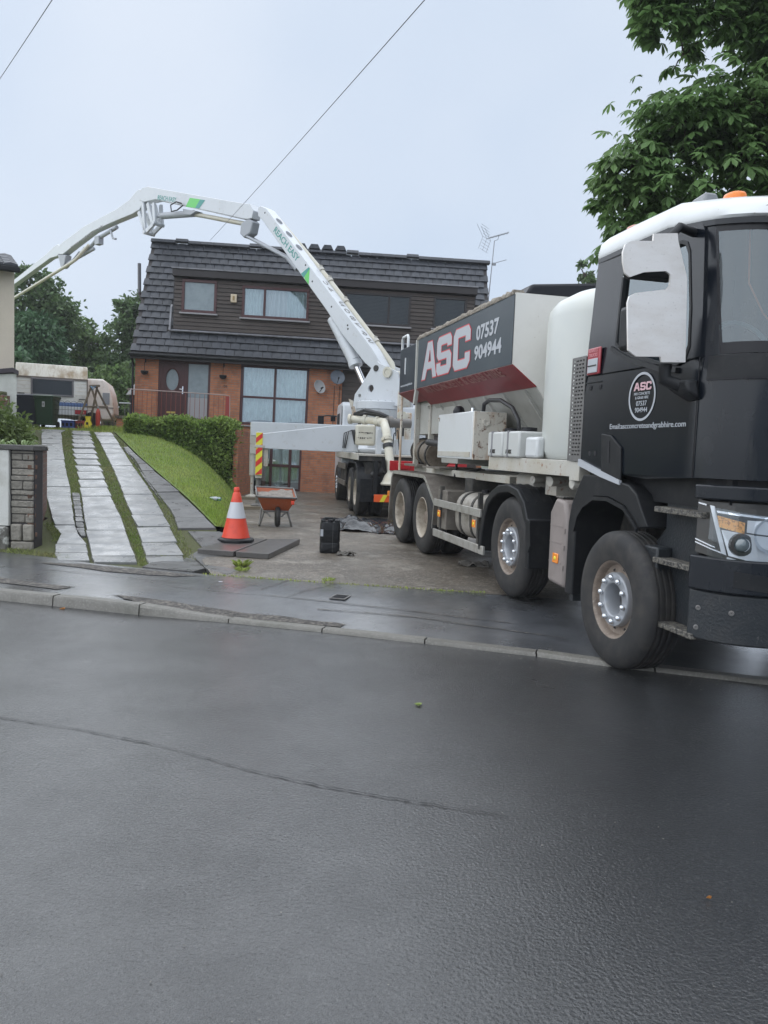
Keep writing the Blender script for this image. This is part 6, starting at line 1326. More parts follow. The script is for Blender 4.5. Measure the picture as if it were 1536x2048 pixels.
# wheelbarrow seen from its front left
wb = thing('wheelbarrow', 'orange wheelbarrow half full of wet mortar on the forecourt', 'wheelbarrow', T(-2.0, 14.3, .12) @ RZ(rad(12)))
top = [(-.36, -.17, .56), (.36, -.17, .54), (.36, .52, .68), (-.36, .52, .70)]; bot = [(-.23, .02, .30), (.23, .02, .29), (.23, .38, .31), (-.23, .38, .31)]
m = MB(); m.hexa(bot+top); m.f = [f for f in m.f if f != (4, 5, 6, 7)]; m.mi = m.mi[:len(m.f)]; tr = obj('tray', m, mBarrow, wb); tr.modifiers.new('t', 'SOLIDIFY').thickness = .006
m = MB(); m.tube([Vector(p) for p in top+top[:1]], .02, 8); obj('rim', m, mFrameG, tr, smooth=180)
m = MB(); n = 10
m.grid(lambda u, v: (-.33+.66*u, -.12+.6*v, .515+.12*v+.035*math.sin(u*5+1)*math.sin(v*4)+.012*math.sin(u*23+v*17)), 16, 12); obj('mortar', m, mMortar, wb, smooth=60)
m = MB(); m.lathe([(.08, -.04), (.16, -.045), (.185, -.02), (.185, .02), (.16, .045), (.08, .04)], 24, (.03, -.02, .185), (1, 0, 0)); wh = obj('wheel', m, mRub, wb, smooth=50); obj('rim', MB().lathe([(.085, -.03), (.05, -.02), (0, -.05), (0, .05), (.05, .02), (.085, .03)], 18, (.03, -.02, .185), (1, 0, 0)), mFrameG, wh, smooth=40)
for s in (-1, 1):
    m = MB(); m.tube([(s*.1, -.05, .19), (s*.2, .0, .28), (s*.24, .4, .30), (s*.27, .75, .45), (s*.28, 1.1, .54)], .017, 8); m.tube([(s*.21, .05, .28), (s*.29, .0, .03), (s*.30, .03, .0), (s*.29, .12, .02), (s*.25, .42, .29)], .017, 8); obj('leg', m, mFrameG, wb, smooth=60)
    o = obj('handle_grip', MB().tube([(s*.28, 1.0, .52), (s*.285, 1.16, .56)], .025, 8), mConeO, wb, smooth=60)
m = MB(); m.tube([(-.22, -.02, .28), (.22, -.02, .28)], .018, 8); m.box(-.24, .24, .0, .4, .272, .283); obj('frame', m, mFrameG, wb, bevel=.003)
obj('tipping_lug', MB().box(.26, .32, -.19, -.12, .42, .49), mConeO, wb, bevel=.01); 
# black plastic sheet crumpled on the ground near the trucks
from mathutils import noise as mn
sh = [(-1.35, 16.4), (-.85, 13.85), (.35, 13.6), (.55, 16.6)]
def shp(u, v):
    a = Vector(sh[0]).lerp(Vector(sh[3]), u); b = Vector(sh[1]).lerp(Vector(sh[2]), u); p = b.lerp(a, v)
    h = max(0, mn.noise((u*3.1, v*3.3, 1.7)))*.26+abs(mn.noise((u*7, v*8, 4.2)))*.13; e = min(1, 5*min(u, 1-u, v+.06, 1-v))
    return (p.x+.12*mn.noise((u*3, v*3, 9)), p.y+.25*mn.noise((u*4, v*2, 5)), .132+h*e)
m = MB(); m.grid(shp, 56, 48); tagd(obj('plastic_sheet', m, mat('black_sheet', (.022, .024, .028), .22, bump=[(5, .4, .05)]), smooth=60), 'crumpled black plastic sheet spread on the forecourt beside the truck wheels', 'plastic sheet')
def rag(x, y, s, lab, mt):
    m = MB(); m.grid(lambda u, v: ((u-.5)*s*2+.04*mn.noise((u*4, v*4, x)), (v-.5)*s+.03*mn.noise((u*4, v*4, y)), max(0, .02+.12*mn.noise((u*3.3, v*3.3, x*3))*s*4+.03*abs(mn.noise((u*9, v*9, 2))))), 14, 12); o = obj('cloth', m, mt, fr=T(x, y, .123), smooth=60); o.modifiers.new('t', 'SOLIDIFY').thickness = .006; return tagd(o, lab, 'cloth', 'crumpled cloths on the forecourt')
rgm = mat('grey_cloth', (.13, .12, .105), .8, var=[(20, .4, .7, (.07, .065, .06), .8)])
rag(-.52, 10.75, .13, 'small crumpled grey cloth on the ground right of the jerrycan', rgm); rag(1.22, 10.2, .2, 'dark crumpled cloth on the ground behind the second truck wheel', rgm)
# service cover in the pavement
x0, y0 = -.41, 7.76; z0 = pavez(x0, y0)
sc_ = thing('service_cover', 'small rectangular iron service cover set in the wet pavement', 'service cover', T(x0, y0, z0+.002) @ RZ(-.25))
obj('frame', flat([rect(-.085, .085, -.11, .11), rect(-.07, .07, -.095, .095)[::-1]], .008, T(0, 0, .004)), mFrameG, sc_); m = MB(); m.box(-.068, .068, -.093, .093, -.01, .005)
for k in range(5): m.box(-.06, .06, -.075+k*.035, -.065+k*.035, .0051, .008)
obj('lid', m, mCap, sc_)
# fallen leaves and litter
lfm = leafmat('fallen_green_leaf', (.2, .27, .06), (.25, .3, .1), .1, .1); lfo = leafmat('fallen_orange_leaf', (.42, .2, .04), (.35, .12, .03), .1, .1)
def leafmesh(s, n=5, curl=.25):
    m = MB()
    for k in range(n):
        a = (k-(n-1)/2)*.62; ln = s*(1-.12*abs(k-(n-1)/2)); d = Vector((math.sin(a), math.cos(a), 0)); q = Vector((d.y, -d.x, 0)); w_ = ln*.22
        p = [Vector((0, 0, .004)), d*ln*.45+q*w_+Vector((0, 0, .012)), d*ln+Vector((0, 0, curl*s*.3)), d*ln*.45-q*w_+Vector((0, 0, .012)), d*ln*.5+Vector((0, 0, .003))]
        m.add(p, [(0, 1, 4), (1, 2, 4), (2, 3, 4), (3, 0, 4)])
    return m
tagd(obj('fallen_leaf', leafmesh(.05), lfm, fr=T(.28, 4.78, .006) @ RZ(1.2)), 'pale green fallen leaf lying on the wet road in front of the kerb', 'leaf')
tagd(obj('fallen_leaf', leafmesh(.02, 3), lfo, fr=T(1.25, 2.72, .006) @ RZ(.4)), 'small orange leaf lying alone on the road at lower right', 'leaf')
tagd(obj('fallen_leaf', leafmesh(.06, 4), lfo, fr=T(-2.95, 7.16, .006) @ RZ(2)), 'orange leaf in the gutter against the kerb stones', 'leaf')
m = MB(); m.tube([(-.13, 0, .035), (-.11, 0, .035), (-.08, 0, .035), (.1, 0, .035), (.12, 0, .035)], [.012, .015, .034, .036, .03], 12); b_ = obj('plastic_bottle', m, glassmat('bottle_plastic', (.8, .95, .92), .25), fr=T(-3.05, 13.9, bankz(-3.05, 13.9)+.02) @ RZ(-.2), smooth=50); tagd(b_, 'clear plastic bottle lying on the lawn behind the cone', 'bottle'); obj('bottle_cap', MB().tube([(-.15, 0, .035), (-.128, 0, .035)], .016, 10), mConeW, b_); obj('bottle_label', MB().tube([(-.02, 0, .035), (.05, 0, .035)], .0375, 12, False), mLetter, b_, smooth=60)
m = MB(); m.box(-.02, .02, -.012, .012, 0, .006); tagd(obj('paper_scrap', m, mConeW, fr=T(-1.75, 8.35, pavez(-1.75, 8.35)+.006)), 'tiny white paper scrap on the wet pavement', 'litter')
# weeds at the kerb edge of the drive
def weed(x, y, n, h, lab, z=.11):
    t = thing('weed', lab, 'weed', T(x, y, z), 'weeds at the edge of the drive'); m = MB()
    for i in range(n):
        a = random.uniform(0, 6.28); l = h*random.uniform(.4, 1); d = Vector((math.cos(a), math.sin(a), 0)); b = d*random.uniform(0, .07); q = Vector((-d.y, d.x, 0))*.006
        p = [b, b+d*l*.4+q+Vector((0, 0, l*.6)), b+d*l*.8+Vector((0, 0, l*.75)), b+d*l*.4-q+Vector((0, 0, l*.6))]; m.add(p, [(0, 1, 2), (0, 2, 3)])
    obj('leaves', m, mGrass, t); return t
weed(-1.72, 9.42, 130, .12, 'clump of green weeds at the front edge of the forecourt'); weed(-1.66, 9.1, 60, .08, 'lower weed clump just in front of the tall one'); weed(-.6, 8.62, 40, .06, 'low weed tuft in the joint left of the service cover')
# ---------------------------------------------------------------- front garden wall on the left
gw = thing('garden_wall', 'low front garden wall of grey stone with white rendered panel and dark coping', 'wall', T(0, 0, 0))
WYF = 10.2
m = MB(); m.box(-9.5, -4.62, WYF+.02, WYF+.24, 0, 1.42); m.hexa([(-4.84, WYF+.24, 0), (-4.62, WYF+.2, 0), (-5.55, 12.6, .2), (-5.77, 12.6, .2), (-4.84, WYF+.24, 1.42), (-4.62, WYF+.2, 1.42), (-5.55, 12.6, 1.42), (-5.77, 12.6, 1.42)]); obj('core', m, mDark, gw)
random.seed(11)
z = .46
while z < 1.40:
    h = random.choice((.07, .09, .11, .12)); h = min(h, 1.42-z); x = -4.93
    segs = [(-4.93, -4.63)] if random.random() < .6 else [(-4.93, -4.93+random.uniform(.1, .2))]
    if segs[0][1] < -4.64: segs.append((segs[0][1], -4.63))
    for a, b in segs:
        d = random.uniform(-.02, .015); obj('stone', MB().box(a+.005, b-.005, WYF+d, WYF+.05, z+.005, z+h-.005), mStone, gw, bevel=.012)
    z += h
for a, b, z0, z1 in ((-4.93, -4.63, .0, .22), (-4.93, -4.78, .22, .45), (-4.77, -4.63, .22, .45)): obj('stone', MB().box(a+.004, b-.004, WYF-.03, WYF+.05, z0+.004, z1-.004), mStone, gw, bevel=.02)
m = MB(); m.box(-9.5, -4.94, WYF-.04, WYF+.019, .42, 1.42); obj('render_panel', m, mWhiteR, gw, bevel=.008); m = MB(); m.box(-9.5, -4.945, WYF-.07, WYF+.018, 0, .41); obj('plinth', m, mat('splashed_plinth', (.12, .115, .1), .8, var=[(9, .5, .6, (.5, .5, .46), .8)], bump=[(14, .8, .04)]), gw, bevel=.03)
rz_ = Vector((-5.55+4.62, 12.6-WYF-.2, 0)); ln_ = rz_.length; rd = rz_.normalized()
for k in range(18):
    z = .28+k*.064
    for j in range(3):
        a = j*.225+(.11 if k % 2 else 0)-.05; b = a+.215; a = max(0, a)
        if b > .62 or b-a < .05: continue
        p0 = Vector((-4.612, WYF+.03, 0))+rd*a; p1 = Vector((-4.612, WYF+.03, 0))+rd*b; n_ = Vector((rd.y, -rd.x, 0)); d = random.uniform(.0, .016)
        q = [p0+n_*d, p1+n_*d, p1-n_*.1, p0-n_*.1]; m = MB(); m.hexa([(v.x, v.y, z) for v in q]+[(v.x, v.y, z+.056) for v in q]); obj('brick', m, mat('side_brick', (.14, .075, .05), .8, rand=.3, var=[(14, .45, .7, (.09, .06, .045), .8)], bump=[(40, .5, .01)]) if 'side_brick' not in bpy.data.materials else bpy.data.materials['side_brick'], gw, bevel=.005, seg=1)
m = MB(); m.hexa([tuple(Vector((-4.612, WYF+.03, 0))+rd*.62+Vector((.0, 0, 0))), tuple(Vector((-4.60, WYF+.03, 0))+rd*.62), (-5.50, 12.6, .2), (-5.55, 12.6, .2), (*(Vector((-4.612, WYF+.03, 0))+rd*.62).to_2d(), 1.42), (*(Vector((-4.60, WYF+.03, 0))+rd*.62).to_2d(), 1.42), (-5.50, 12.6, 1.42), (-5.55, 12.6, 1.42)]); obj('side_face', m, mBrickRed, gw)
for a, b in ((-9.4, -7.6), (-7.59, -5.9), (-5.89, -4.6)): obj('coping', MB().box(a, b, WYF-.06, WYF+.3, 1.421, 1.49), mCoping, gw, bevel=.012)
m = MB(); m.hexa([(-4.86, WYF+.31, 1.421), (-4.58, WYF+.31, 1.421), (-5.5, 12.6, 1.421), (-5.8, 12.6, 1.421), (-4.86, WYF+.31, 1.48), (-4.58, WYF+.31, 1.48), (-5.5, 12.6, 1.48), (-5.8, 12.6, 1.48)]); obj('coping', m, mCoping, gw, bevel=.01)
m = MB(); m.hexa([(-12, WYF+.25, 0), (-4.85, WYF+.25, 0), (-5.85, 12.8, 0), (-12, 12.8, 0), (-12, WYF+.25, 1.36), (-4.85, WYF+.25, 1.36), (-5.85, 12.8, 1.36), (-12, 12.8, 1.36)]); st('planting_bed', m, mSoil)
m = MB(); m.hexa([(-14, 12.8, 0), (-5.85, 12.8, 0), (-8.2, 17.8, 0), (-14, 17.8, 0), (-14, 12.8, 1.3), (-5.9, 12.8, 1.3), (-8.3, 17.8, 1.3), (-14, 17.8, 1.3)]); st('raised_garden', m, mLawn)
# rendered neighbour house
nh = thing('rendered_house', 'cream rendered neighbouring house with tiled roof at the left edge', 'house', T(-8.62, 18, 0) @ RZ(rad(30)))
m = MB(); m.box(-7, 0, 0, 7, .8, 5.38); obj('wall', m, mRender, nh, bevel=.01)
m = MB(); m.prism([(-.25, 5.32), (1.6, 5.90), (7.25, 5.9), (7.2, 6.0), (1.6, 6.0), (-.3, 5.42)], 'x', -7.2, .06); nr_ = obj('roof', m, mTileS, nh)
m = MB(); n = 11; 
for r in range(6):
    for c in range(24):
        x = .06-(c+1)*.3; y = -.3+r*.32; z = 5.42+r*.32*.58/1.9
        if x < -7: continue
        m.add([(x+.01, y, z+.03), (x+.15, y, z+.06), (x+.29, y, z+.03), (x+.01, y+.33, z+.12), (x+.15, y+.33, z+.15), (x+.29, y+.33, z+.12), (x+.01, y, z-.01), (x+.29, y, z-.01)], [(0, 1, 4, 3), (1, 2, 5, 4), (6, 7, 2, 1, 0)])
obj('tile_run', m, mTileS, nr_, kind='stuff')
m = MB(); m.box(-7.1, .1, -.32, -.22, 5.27, 5.40); obj('gutter', m, mPlas, nh, bevel=.03)
m = MB(); m.prism([(-2.5, 2.3), (-.55, 3.02), (-.1, 3.1), (.02, 3.04), (.02, 2.96), (-.12, 3.0), (-.55, 2.92), (-2.5, 2.2)], 'y', -.9, .0); pch = obj('porch_capping', m, mat('purple_brick', (.06, .05, .06), .7), nh)
m = MB(); m.prism([(-2.5, .8), (-2.5, 2.2), (-.55, 2.92), (-.02, 2.98), (-.02, .8)], 'y', -.85, -.002); obj('porch_wall', m, mWhiteR, nh)
bp = thing('brick_pillar', 'weathered brick gate pillar in front of the cream house', 'pillar', T(-8.42, 16.9, 1.2))
m = MB(); m.box(-.16, .16, -.16, .16, 0, 1.28); obj('shaft', m, mBrickRed, bp, bevel=.01); m = MB(); m.box(-.12, .12, -.12, .12, 1.281, 1.36); obj('cap', m, mat('mossy_cap', (.1, .1, .05), .9), bp, bevel=.02)
# ---------------------------------------------------------------- caravans, bins and clutter at the top of the drive
cv = thing('caravan', 'old cream caravan with a mould stained end and dark wide window', 'caravan', T(-10.76, 25.0, 1.95) @ RZ(.40))
mCv = mat('caravan_white', (.85, .84, .80), .4, var=[(3, .5, .75, (.5, .47, .4), .8)])
mCvD = mat('caravan_mould', (.82, .79, .7), .5, var=[(2.2, .46, .66, (.32, .21, .10), .85, (1, 1, .7)), (9, .5, .75, (.5, .42, .28), .6, (2.5, 1, .4))])
m = MB(); m.prism([(0, .38), (-.06, .6), (-.03, 1.55), (.10, 1.92), (.3, 2.0), (4.2, 2.0), (4.5, 1.6), (4.5, .38)], 'x', -1.06, 1.06); cb_ = obj('body', m, mCv, cv, bevel=.03)
m = MB(); m.hexa([(-1.05, -.045, 1.57), (1.05, -.045, 1.57), (1.05, .06, 1.57), (-1.05, .06, 1.57), (-1.05, .12, 1.98), (1.05, .12, 1.98), (1.05, .25, 1.98), (-1.05, .25, 1.98)]); obj('end_panel', m, mCvD, cv, bevel=.01, label='brown mould stained upper end panel')
m = MB(); m.box(-1.06, 1.06, -.07, -.03, 1.52, 1.57); m.box(-1.065, -1.03, -.07, -.0, .5, 1.57); m.box(1.03, 1.065, -.07, -.0, .5, 1.57); obj('trim', m, mat('trim_brown', (.18, .15, .13), .5), cv)
m = MB(); ps = bars(m, -.62, .64, .98, 1.53, -.09, -.05, .05); wf = obj('window', m, mat('window_surround', (.2, .19, .2), .5), cv, bevel=.008)
obj('pane', MB().box(-.58, .60, -.075, -.062, 1.02, 1.49), mat('dark_pane', (.02, .028, .036), .12, spec=.5), wf)
m = MB()
for k in range(4):
    for a, b in ((-1.02, -.66), (.68, 1.02)): m.box(a, b, -.064, -.056, 1.05+k*.12, 1.06+k*.12)
obj('panel_rib', m, mCvD, cv)
obj('blue_stripe', MB().box(.14, 1.04, -.075, -.062, .68, .80), mat('blue_stripe', (.12, .2, .42), .4), cv); obj('white_band', MB().box(.12, 1.05, -.09, -.062, .4, .66), mWhite, cv, bevel=.01)
tl = obj('tail_lamp', MB().box(.68, 1.04, -.115, -.091, .44, .58), mRedL, cv, bevel=.02); obj('lamp_spot', MB().box(.9, .96, -.12, -.116, .47, .53), mPinkL, tl)
for x, z in ((-.9, 1.02), (.9, .92)): obj('grab_handle', MB().tube([(x-.09, -.06, z), (x-.09, -.1, z), (x+.09, -.1, z), (x+.09, -.06, z)], .015, 6), mPlas, cv)
for x in (-.95, .95): obj('wheel', MB().lathe([(.14, -.08), (.29, -.09), (.32, -.04), (.32, .04), (.29, .09), (.14, .08)], 20, (x, 2.2, .32), (1, 0, 0)), mRub, cv, smooth=40)
obj('corner_steady', MB().box(-.9, -.8, .2, .3, -.05, .4), mFrameG, cv); obj('corner_steady', MB().box(.8, .9, .2, .3, -.05, .4), mFrameG, cv)
c2_ = thing('caravan', 'smaller white round-fronted caravan half hidden behind the timber frame', 'caravan', T(-10.0, 27.2, 1.98) @ RZ(.25))
m = MB(); m.prism([(-1.2, .3), (-1.2, 1.7), (.05, 1.72), (.22, 1.60), (.34, 1.30), (.42, .9), (.44, .55), (.3, .3)], 'y', 0, 1.9); obj('body', m, mCv, c2_, bevel=.06, seg=3); obj('window', MB().box(.05, .28, -.02, -.005, .85, 1.25), mat('pale_pane', (.3, .34, .38), .2), c2_, bevel=.01); obj('trim', MB().box(-1.2, .42, -.02, -.004, .72, .75), mFrameG, c2_); obj('wheel', MB().lathe([(.1, -.06), (.28, -.07), (.28, .07), (.1, .06)], 18, (-.3, -.0, .28), (0, 1, 0)), mRub, c2_, smooth=40)
def bin_(x, y, mt, lab, txt=None, w_=.29):
    t = thing('wheelie_bin', lab, 'wheelie bin', T(x, y, Pz(y)-.02) @ RZ(.05), 'wheelie bins at the top of the drive')
    m = MB(); m.loft([rr3(w_*.82, .26, .08, .04), rr3(w_, .32, .86, .05), rr3(w_*1.06, .34, .87, .05), rr3(w_*1.06, .34, .93, .05)]); b = obj('body', m, mt, t, smooth=40)
    m = MB(); m.loft([rr3(w_*1.1, .36, .931, .05), rr3(w_*1.1, .36, .955, .05), rr3(w_*.95, .3, .985, .06)]); obj('lid', m, mt, t, smooth=40)
    obj('rim', MB().tube([(-w_*1.02, .36, .93), (w_*1.02, .36, .93)], .03, 8), mt, t, smooth=60)
    for s in (-1, 1): obj('wheel', MB().lathe([(.02, -.03), (.1, -.03), (.1, .03), (.02, .03)], 16, (s*w_*.8, .28, .1), (1, 0, 0)), mRub, t, smooth=40)
    if txt: p = obj('number_plate', MB().box(-.03, .045, -.318, -.312, .62, .78), mConeW, b); obj('lettering', text(txt, .035, .09, frame((-.012, -.3195, .655), (1, 0, 0), (0, 0, 1)), bold=.02), mChas, p)
    return t
bin_(-11.0, 24.0, mNvBin, 'dark navy wheelie bin standing in front of the caravan', None, .36); bin_(-10.42, 23.85, mDkGrn, 'dark green wheelie bin with a white number label', '8', .28)
# wire fence panel and clutter
wf_ = thing('wire_fence', 'low black wire fence panel in front of the caravan end', 'fence', T(-9.78, 23.75, Pz(23.7)))
for i in range(10): obj('wire', MB().box(-.42+i*.093, -.414+i*.093, -.004, .004, 0, .75), mPlas, wf_)
for z in (.38, .55, .68): obj('rail', MB().box(-.42, .42, -.009, -.005, z, z+.008), mPlas, wf_)
m = MB()
for i in range(5): c_ = -.34+i*.186; m.tube([(c_+.093*math.cos(t), 0, .75+.07*math.sin(t)) for t in [math.pi*k/6 for k in range(7)]], .005, 5)
obj('hoop', m, mPlas, wf_)
pw_ = thing('pressure_washer', 'small yellow and black pressure washer on the grass by the caravan', 'pressure washer', T(-9.1, 23.7, Pz(23.7)))
m = MB(); m.loft([rr3(.1, .08, .02, .03), rr3(.095, .08, .17, .03), rr3(.055, .06, .25, .02), rr3(.08, .06, .38, .02)]); obj('body', m, mat('washer_yellow', (.75, .6, .05), .4), pw_, smooth=40); m = MB(); m.box(-.05, .05, -.07, .02, .38, .46); m.tube([(-.07, .05, .25), (-.07, .05, .56), (.07, .05, .56), (.07, .05, .25)], .012, 6); m.box(-.035, .035, -.086, -.078, .12, .2); obj('handle', m, mPlas, pw_, bevel=.006)
for s in (-1, 1): obj('wheel', MB().lathe([(.02, -.02), (.06, -.02), (.06, .02), (.02, .02)], 14, (s*.105, .05, .06), (1, 0, 0)), mCap, pw_)
gb = thing('gas_bottle', 'tall red gas bottle behind the yellow pressure washer', 'gas bottle', T(-8.95, 24.1, Pz(24)))
obj('cylinder', MB().lathe([(.06, 0), (.068, .03), (.068, .5), (.05, .57), (.03, .6), (.03, .62), (0, .62)], 20), mat('bottle_red', (.42, .05, .03), .4), gb, smooth=40); obj('valve', MB().lathe([(.02, .62), (.02, .66), (.035, .66), (.035, .69), (0, .69)], 12), mCylG, gb)
for (x, z_, sx, mt, lab) in ((-9.78, 0, .2, mat('blue_crate', (.06, .1, .35), .5), 'blue plastic crate on the grass under the caravan end'), (-9.42, 0, .12, mat('red_tub', (.35, .07, .06), .5), 'small red tub beside the blue crate')):
    t = thing('plastic_crate', lab, 'crate', T(x, 23.95, Pz(23.95))); m = MB(); m.box(-sx, sx, -.12, .12, 0, .2); m.box(-sx-.015, sx+.015, -.135, .135, .2, .225); obj('body', m, mt, t, bevel=.01)
    m = MB()
    for k in range(3): m.box(-sx+.02+k*(sx*.62), -sx+.02+k*(sx*.62)+sx*.4, -.124, -.1205, .05, .15)
    obj('slot', m, mRoom, t)
af = thing('wooden_trestle', 'weathered A-shaped timber trestle leaning by the cream caravan', 'trestle', T(-9.4, 24.9, Pz(24.9)))
def leg(a, b, w_=.05):
    d = (Vector(b)-Vector(a)).normalized(); q = d.cross(Vector((0, 1, 0))).normalized()*w_/2; r = Vector((0, w_/2, 0)); p = []
    for e in (a, b): e = Vector(e); p += [tuple(e-q-r), tuple(e+q-r), tuple(e+q+r), tuple(e-q+r)]
    m = MB(); m.hexa(p); return m
for a, b in (((-.55, 0, 0), (-.1, .1, 1.38)), ((.35, 0, 0), (-.1, .04, 1.38)), ((-.32, .5, 0), (.05, .2, 1.4)), ((.62, .5, 0), (.02, .14, 1.36))): obj('leg', leg(a, b), mWood, af)
obj('beam', leg((-.16, .1, 1.36), (.16, .1, 1.38), .07), mWood, af); obj('brace', leg((-.33, .05, .7), (.42, .1, .72)), mWood, af); obj('rope', MB().tube([(-.08, .0, 1.35), (0, -.03, 1.25), (.08, 0, 1.36), (-.05, -.03, 1.3)], .02, 6), mat('blue_rope', (.12, .25, .4), .7), af)
sh_ = thing('garden_shed', 'small dark shed with a pale pointed roof behind the caravans', 'shed', T(-9.6, 30.5, 1.98)); m = MB(); m.box(-.5, 1.2, 0, 1.6, 0, 1.45); obj('wall', m, mDark, sh_); m = MB(); m.prism([(-.62, 1.4), (-.1, 2.05), (.42, 1.4)], 'y', -.1, 1.7); m.prism([(.43, 1.4), (.43, 1.9), (1.3, 1.9), (1.3, 1.4)], 'y', .1, 1.7); obj('roof', m, mat('pale_roof', (.42, .44, .46), .5), sh_, bevel=.02)
pst = thing('bird_table', 'thin metal post with a pale flat top near the house corner', 'post', T(-7.82, 23.2, Pz(23.2))); obj('pole', MB().tube([(0, 0, 0), (0, 0, .8)], .014, 6), mFrameG, pst); obj('top', MB().box(-.15, .15, -.1, .1, .8, .835), mConeW, pst, bevel=.006); obj('pole', MB().tube([(.1, 0, 0), (.1, 0, .78)], .008, 6), mFrameG, pst)
# overhead cables
def cable(p, q, sag, lab):
    p, q = Vector(p), Vector(q); q = p+(q-p)*2.2; sag *= 3; m = MB(); m.tube([p.lerp(q, k/24)-Vector((0, 0, sag*4*(k/24)*(1-k/24))) for k in range(25)], .007, 6); tagd(obj('overhead_cable', m, mat('cable_grey', (.2, .21, .23), .5) if 'cable_grey' not in bpy.data.materials else bpy.data.materials['cable_grey'], smooth=180), lab, 'cable', 'overhead cables')
# cables run from the street poles to the roofs
def at(px, py, y):   # point at distance y along a line of sight, used to place far things
    d = cF+cR*(px-768)/FPX-cU*(py-1024)/FPX; return Vector((0, 0, 1.6))+d*(y/d.y)
cable(at(420, 481, 28.2), at(900, -85, 9), .05, 'long thin cable rising from the house ridge across the sky to the right'); cable(at(-60, 245, 20), at(130, -55, 10), .03, 'short thin cable crossing the top left corner of the sky')
# ---------------------------------------------------------------- foliage
def unit(n):
    v = rng.normal(size=(n, 3)); return v/np.linalg.norm(v, axis=1, keepdims=True)
def blobpts(blobs, n, shell=.45, clump=0, csz=.5):
    vol = np.array([b[1][0]*b[1][1]*b[1][2] for b in blobs]); vol = vol**.62; pick = rng.choice(len(blobs), n, p=vol/vol.sum())
    c = np.array([b[0] for b in blobs])[pick]; r = np.array([b[1] for b in blobs])[pick]
    if clump:
        nc = max(6, n//clump); cu = unit(nc); ci = rng.choice(len(blobs), nc, p=vol/vol.sum()); cc = np.array([b[0] for b in blobs])[ci]; cr = np.array([b[1] for b in blobs])[ci]
        cen = cc+cu*cr*(shell+(1-shell)*rng.uniform(0, 1, nc)**.5)[:, None]; k = rng.integers(0, nc, n); sp = np.minimum(cr[k].mean(1)*.17, csz)[:, None]
        return cen[k]+rng.normal(size=(n, 3))*sp*np.array([1.25, 1, .7]), cu[k]
    u = unit(n); rr = (shell+(1-shell)*rng.uniform(0, 1, n)**.6)[:, None]*rng.uniform(.88, 1.1, n)[:, None]
    return c+u*r*rr, u
def leafcloud(p, out, size, mt, name, parent, bend=.25, asp=.55, droop=.4, kind='stuff'):
    n = len(p); d = out*.6+unit(n)*.9; d[:, 2] -= droop; d /= np.linalg.norm(d, axis=1, keepdims=True)
    s = np.cross(d, unit(n)); s /= np.linalg.norm(s, axis=1, keepdims=True); nr_ = np.cross(s, d)
    L_ = (size*rng.uniform(.6, 1.3, n))[:, None]; v = np.zeros((n, 5, 3))
    v[:, 0] = p; v[:, 1] = p+d*L_*.5+s*L_*asp/2+nr_*L_*bend*.3; v[:, 2] = p+d*L_-nr_*L_*bend*.2; v[:, 3] = p+d*L_*.5-s*L_*asp/2+nr_*L_*bend*.3; v[:, 4] = p+d*L_*.5
    base = np.arange(n)[:, None, None]*5; f = (base+np.array([[0, 1, 4], [1, 2, 4], [2, 3, 4], [3, 0, 4]])[None]).reshape(-1, 3)
    return rawmesh(name, v.reshape(-1, 3), f, mt, parent, kind)
def rawmesh(name, v, f, mt, parent, kind=None):
    me = bpy.data.meshes.new(name); nv, nf = len(v), len(f)
    me.vertices.add(nv); me.vertices.foreach_set('co', np.asarray(v, np.float32).ravel()); me.loops.add(nf*3); me.loops.foreach_set('vertex_index', np.asarray(f, np.int32).ravel())
    me.polygons.add(nf); me.polygons.foreach_set('loop_start', np.arange(nf, dtype=np.int32)*3); me.update(calc_edges=True); me.validate()
    me.materials.append(mt); o = bpy.data.objects.new(name, me); COL.objects.link(o)
    if parent is not None: o.parent = parent; o.matrix_parent_inverse = I4; me.transform(WM[parent].inverted()); WM[o] = WM[parent]
    if kind: o['kind'] = kind
    return o
def limb(m, pts, r0, r1, n=8):
    k = len(pts); m.tube(pts, [r0+(r1-r0)*i/(k-1) for i in range(k)], n)
def branches(root, blobs, m, r):
    for c, rad_ in blobs:
        p = Vector(c); a = Vector(root); mid = a.lerp(p, .5)+Vector((random.uniform(-.2, .2), random.uniform(-.2, .2), .15))
        limb(m, [a, mid, p], r*.5, r*.12, 6)
        for _ in range(4): q = p+Vector((random.uniform(-1, 1)*rad_[0]*.8, random.uniform(-1, 1)*rad_[1]*.8, random.uniform(-.5, .9)*rad_[2]*.8)); limb(m, [mid.lerp(p, .6), p.lerp(q, .5), q], r*.15, r*.04, 5)
gA = leafmat('dark_tree_leaves', (.085, .145, .06), (.125, .19, .075), .45, .4); gB = leafmat('bright_tree_leaves', (.115, .185, .07), (.15, .22, .075), .45, .42)
gC = leafmat('conifer_leaves', (.065, .14, .07), (.09, .17, .075), .35, .3); gH = leafmat('hedge_leaves', (.16, .255, .055), (.27, .36, .095), .5, .42)
gS = leafmat('shrub_leaves', (.10, .15, .045), (.15, .2, .06), .4, .35); gK = leafmat('chestnut_leaves', (.105, .19, .065), (.16, .255, .09), .45, .5)
def tree(name, label, base, h0, blobs, n, size, mt, group, tr=.25, **k):
    base = Vector(base); t = thing(name, label, 'tree', T(*base), group)
    m = MB(); top = Vector((base.x, base.y, base.z+h0)); limb(m, [base, base.lerp(top, .5)+Vector((.1, 0, 0)), top], tr, tr*.6); branches(top, blobs, m, tr)
    obj('trunk', m.xf(T(*(-base))), mBark, t, smooth=60)
    p, u = blobpts(blobs, n, k.pop('shell', .35), k.pop('clump', 46)); leafcloud(p, u, size, mt, 'crown', t, **k)
    return t
G_ = 'trees beyond the houses'
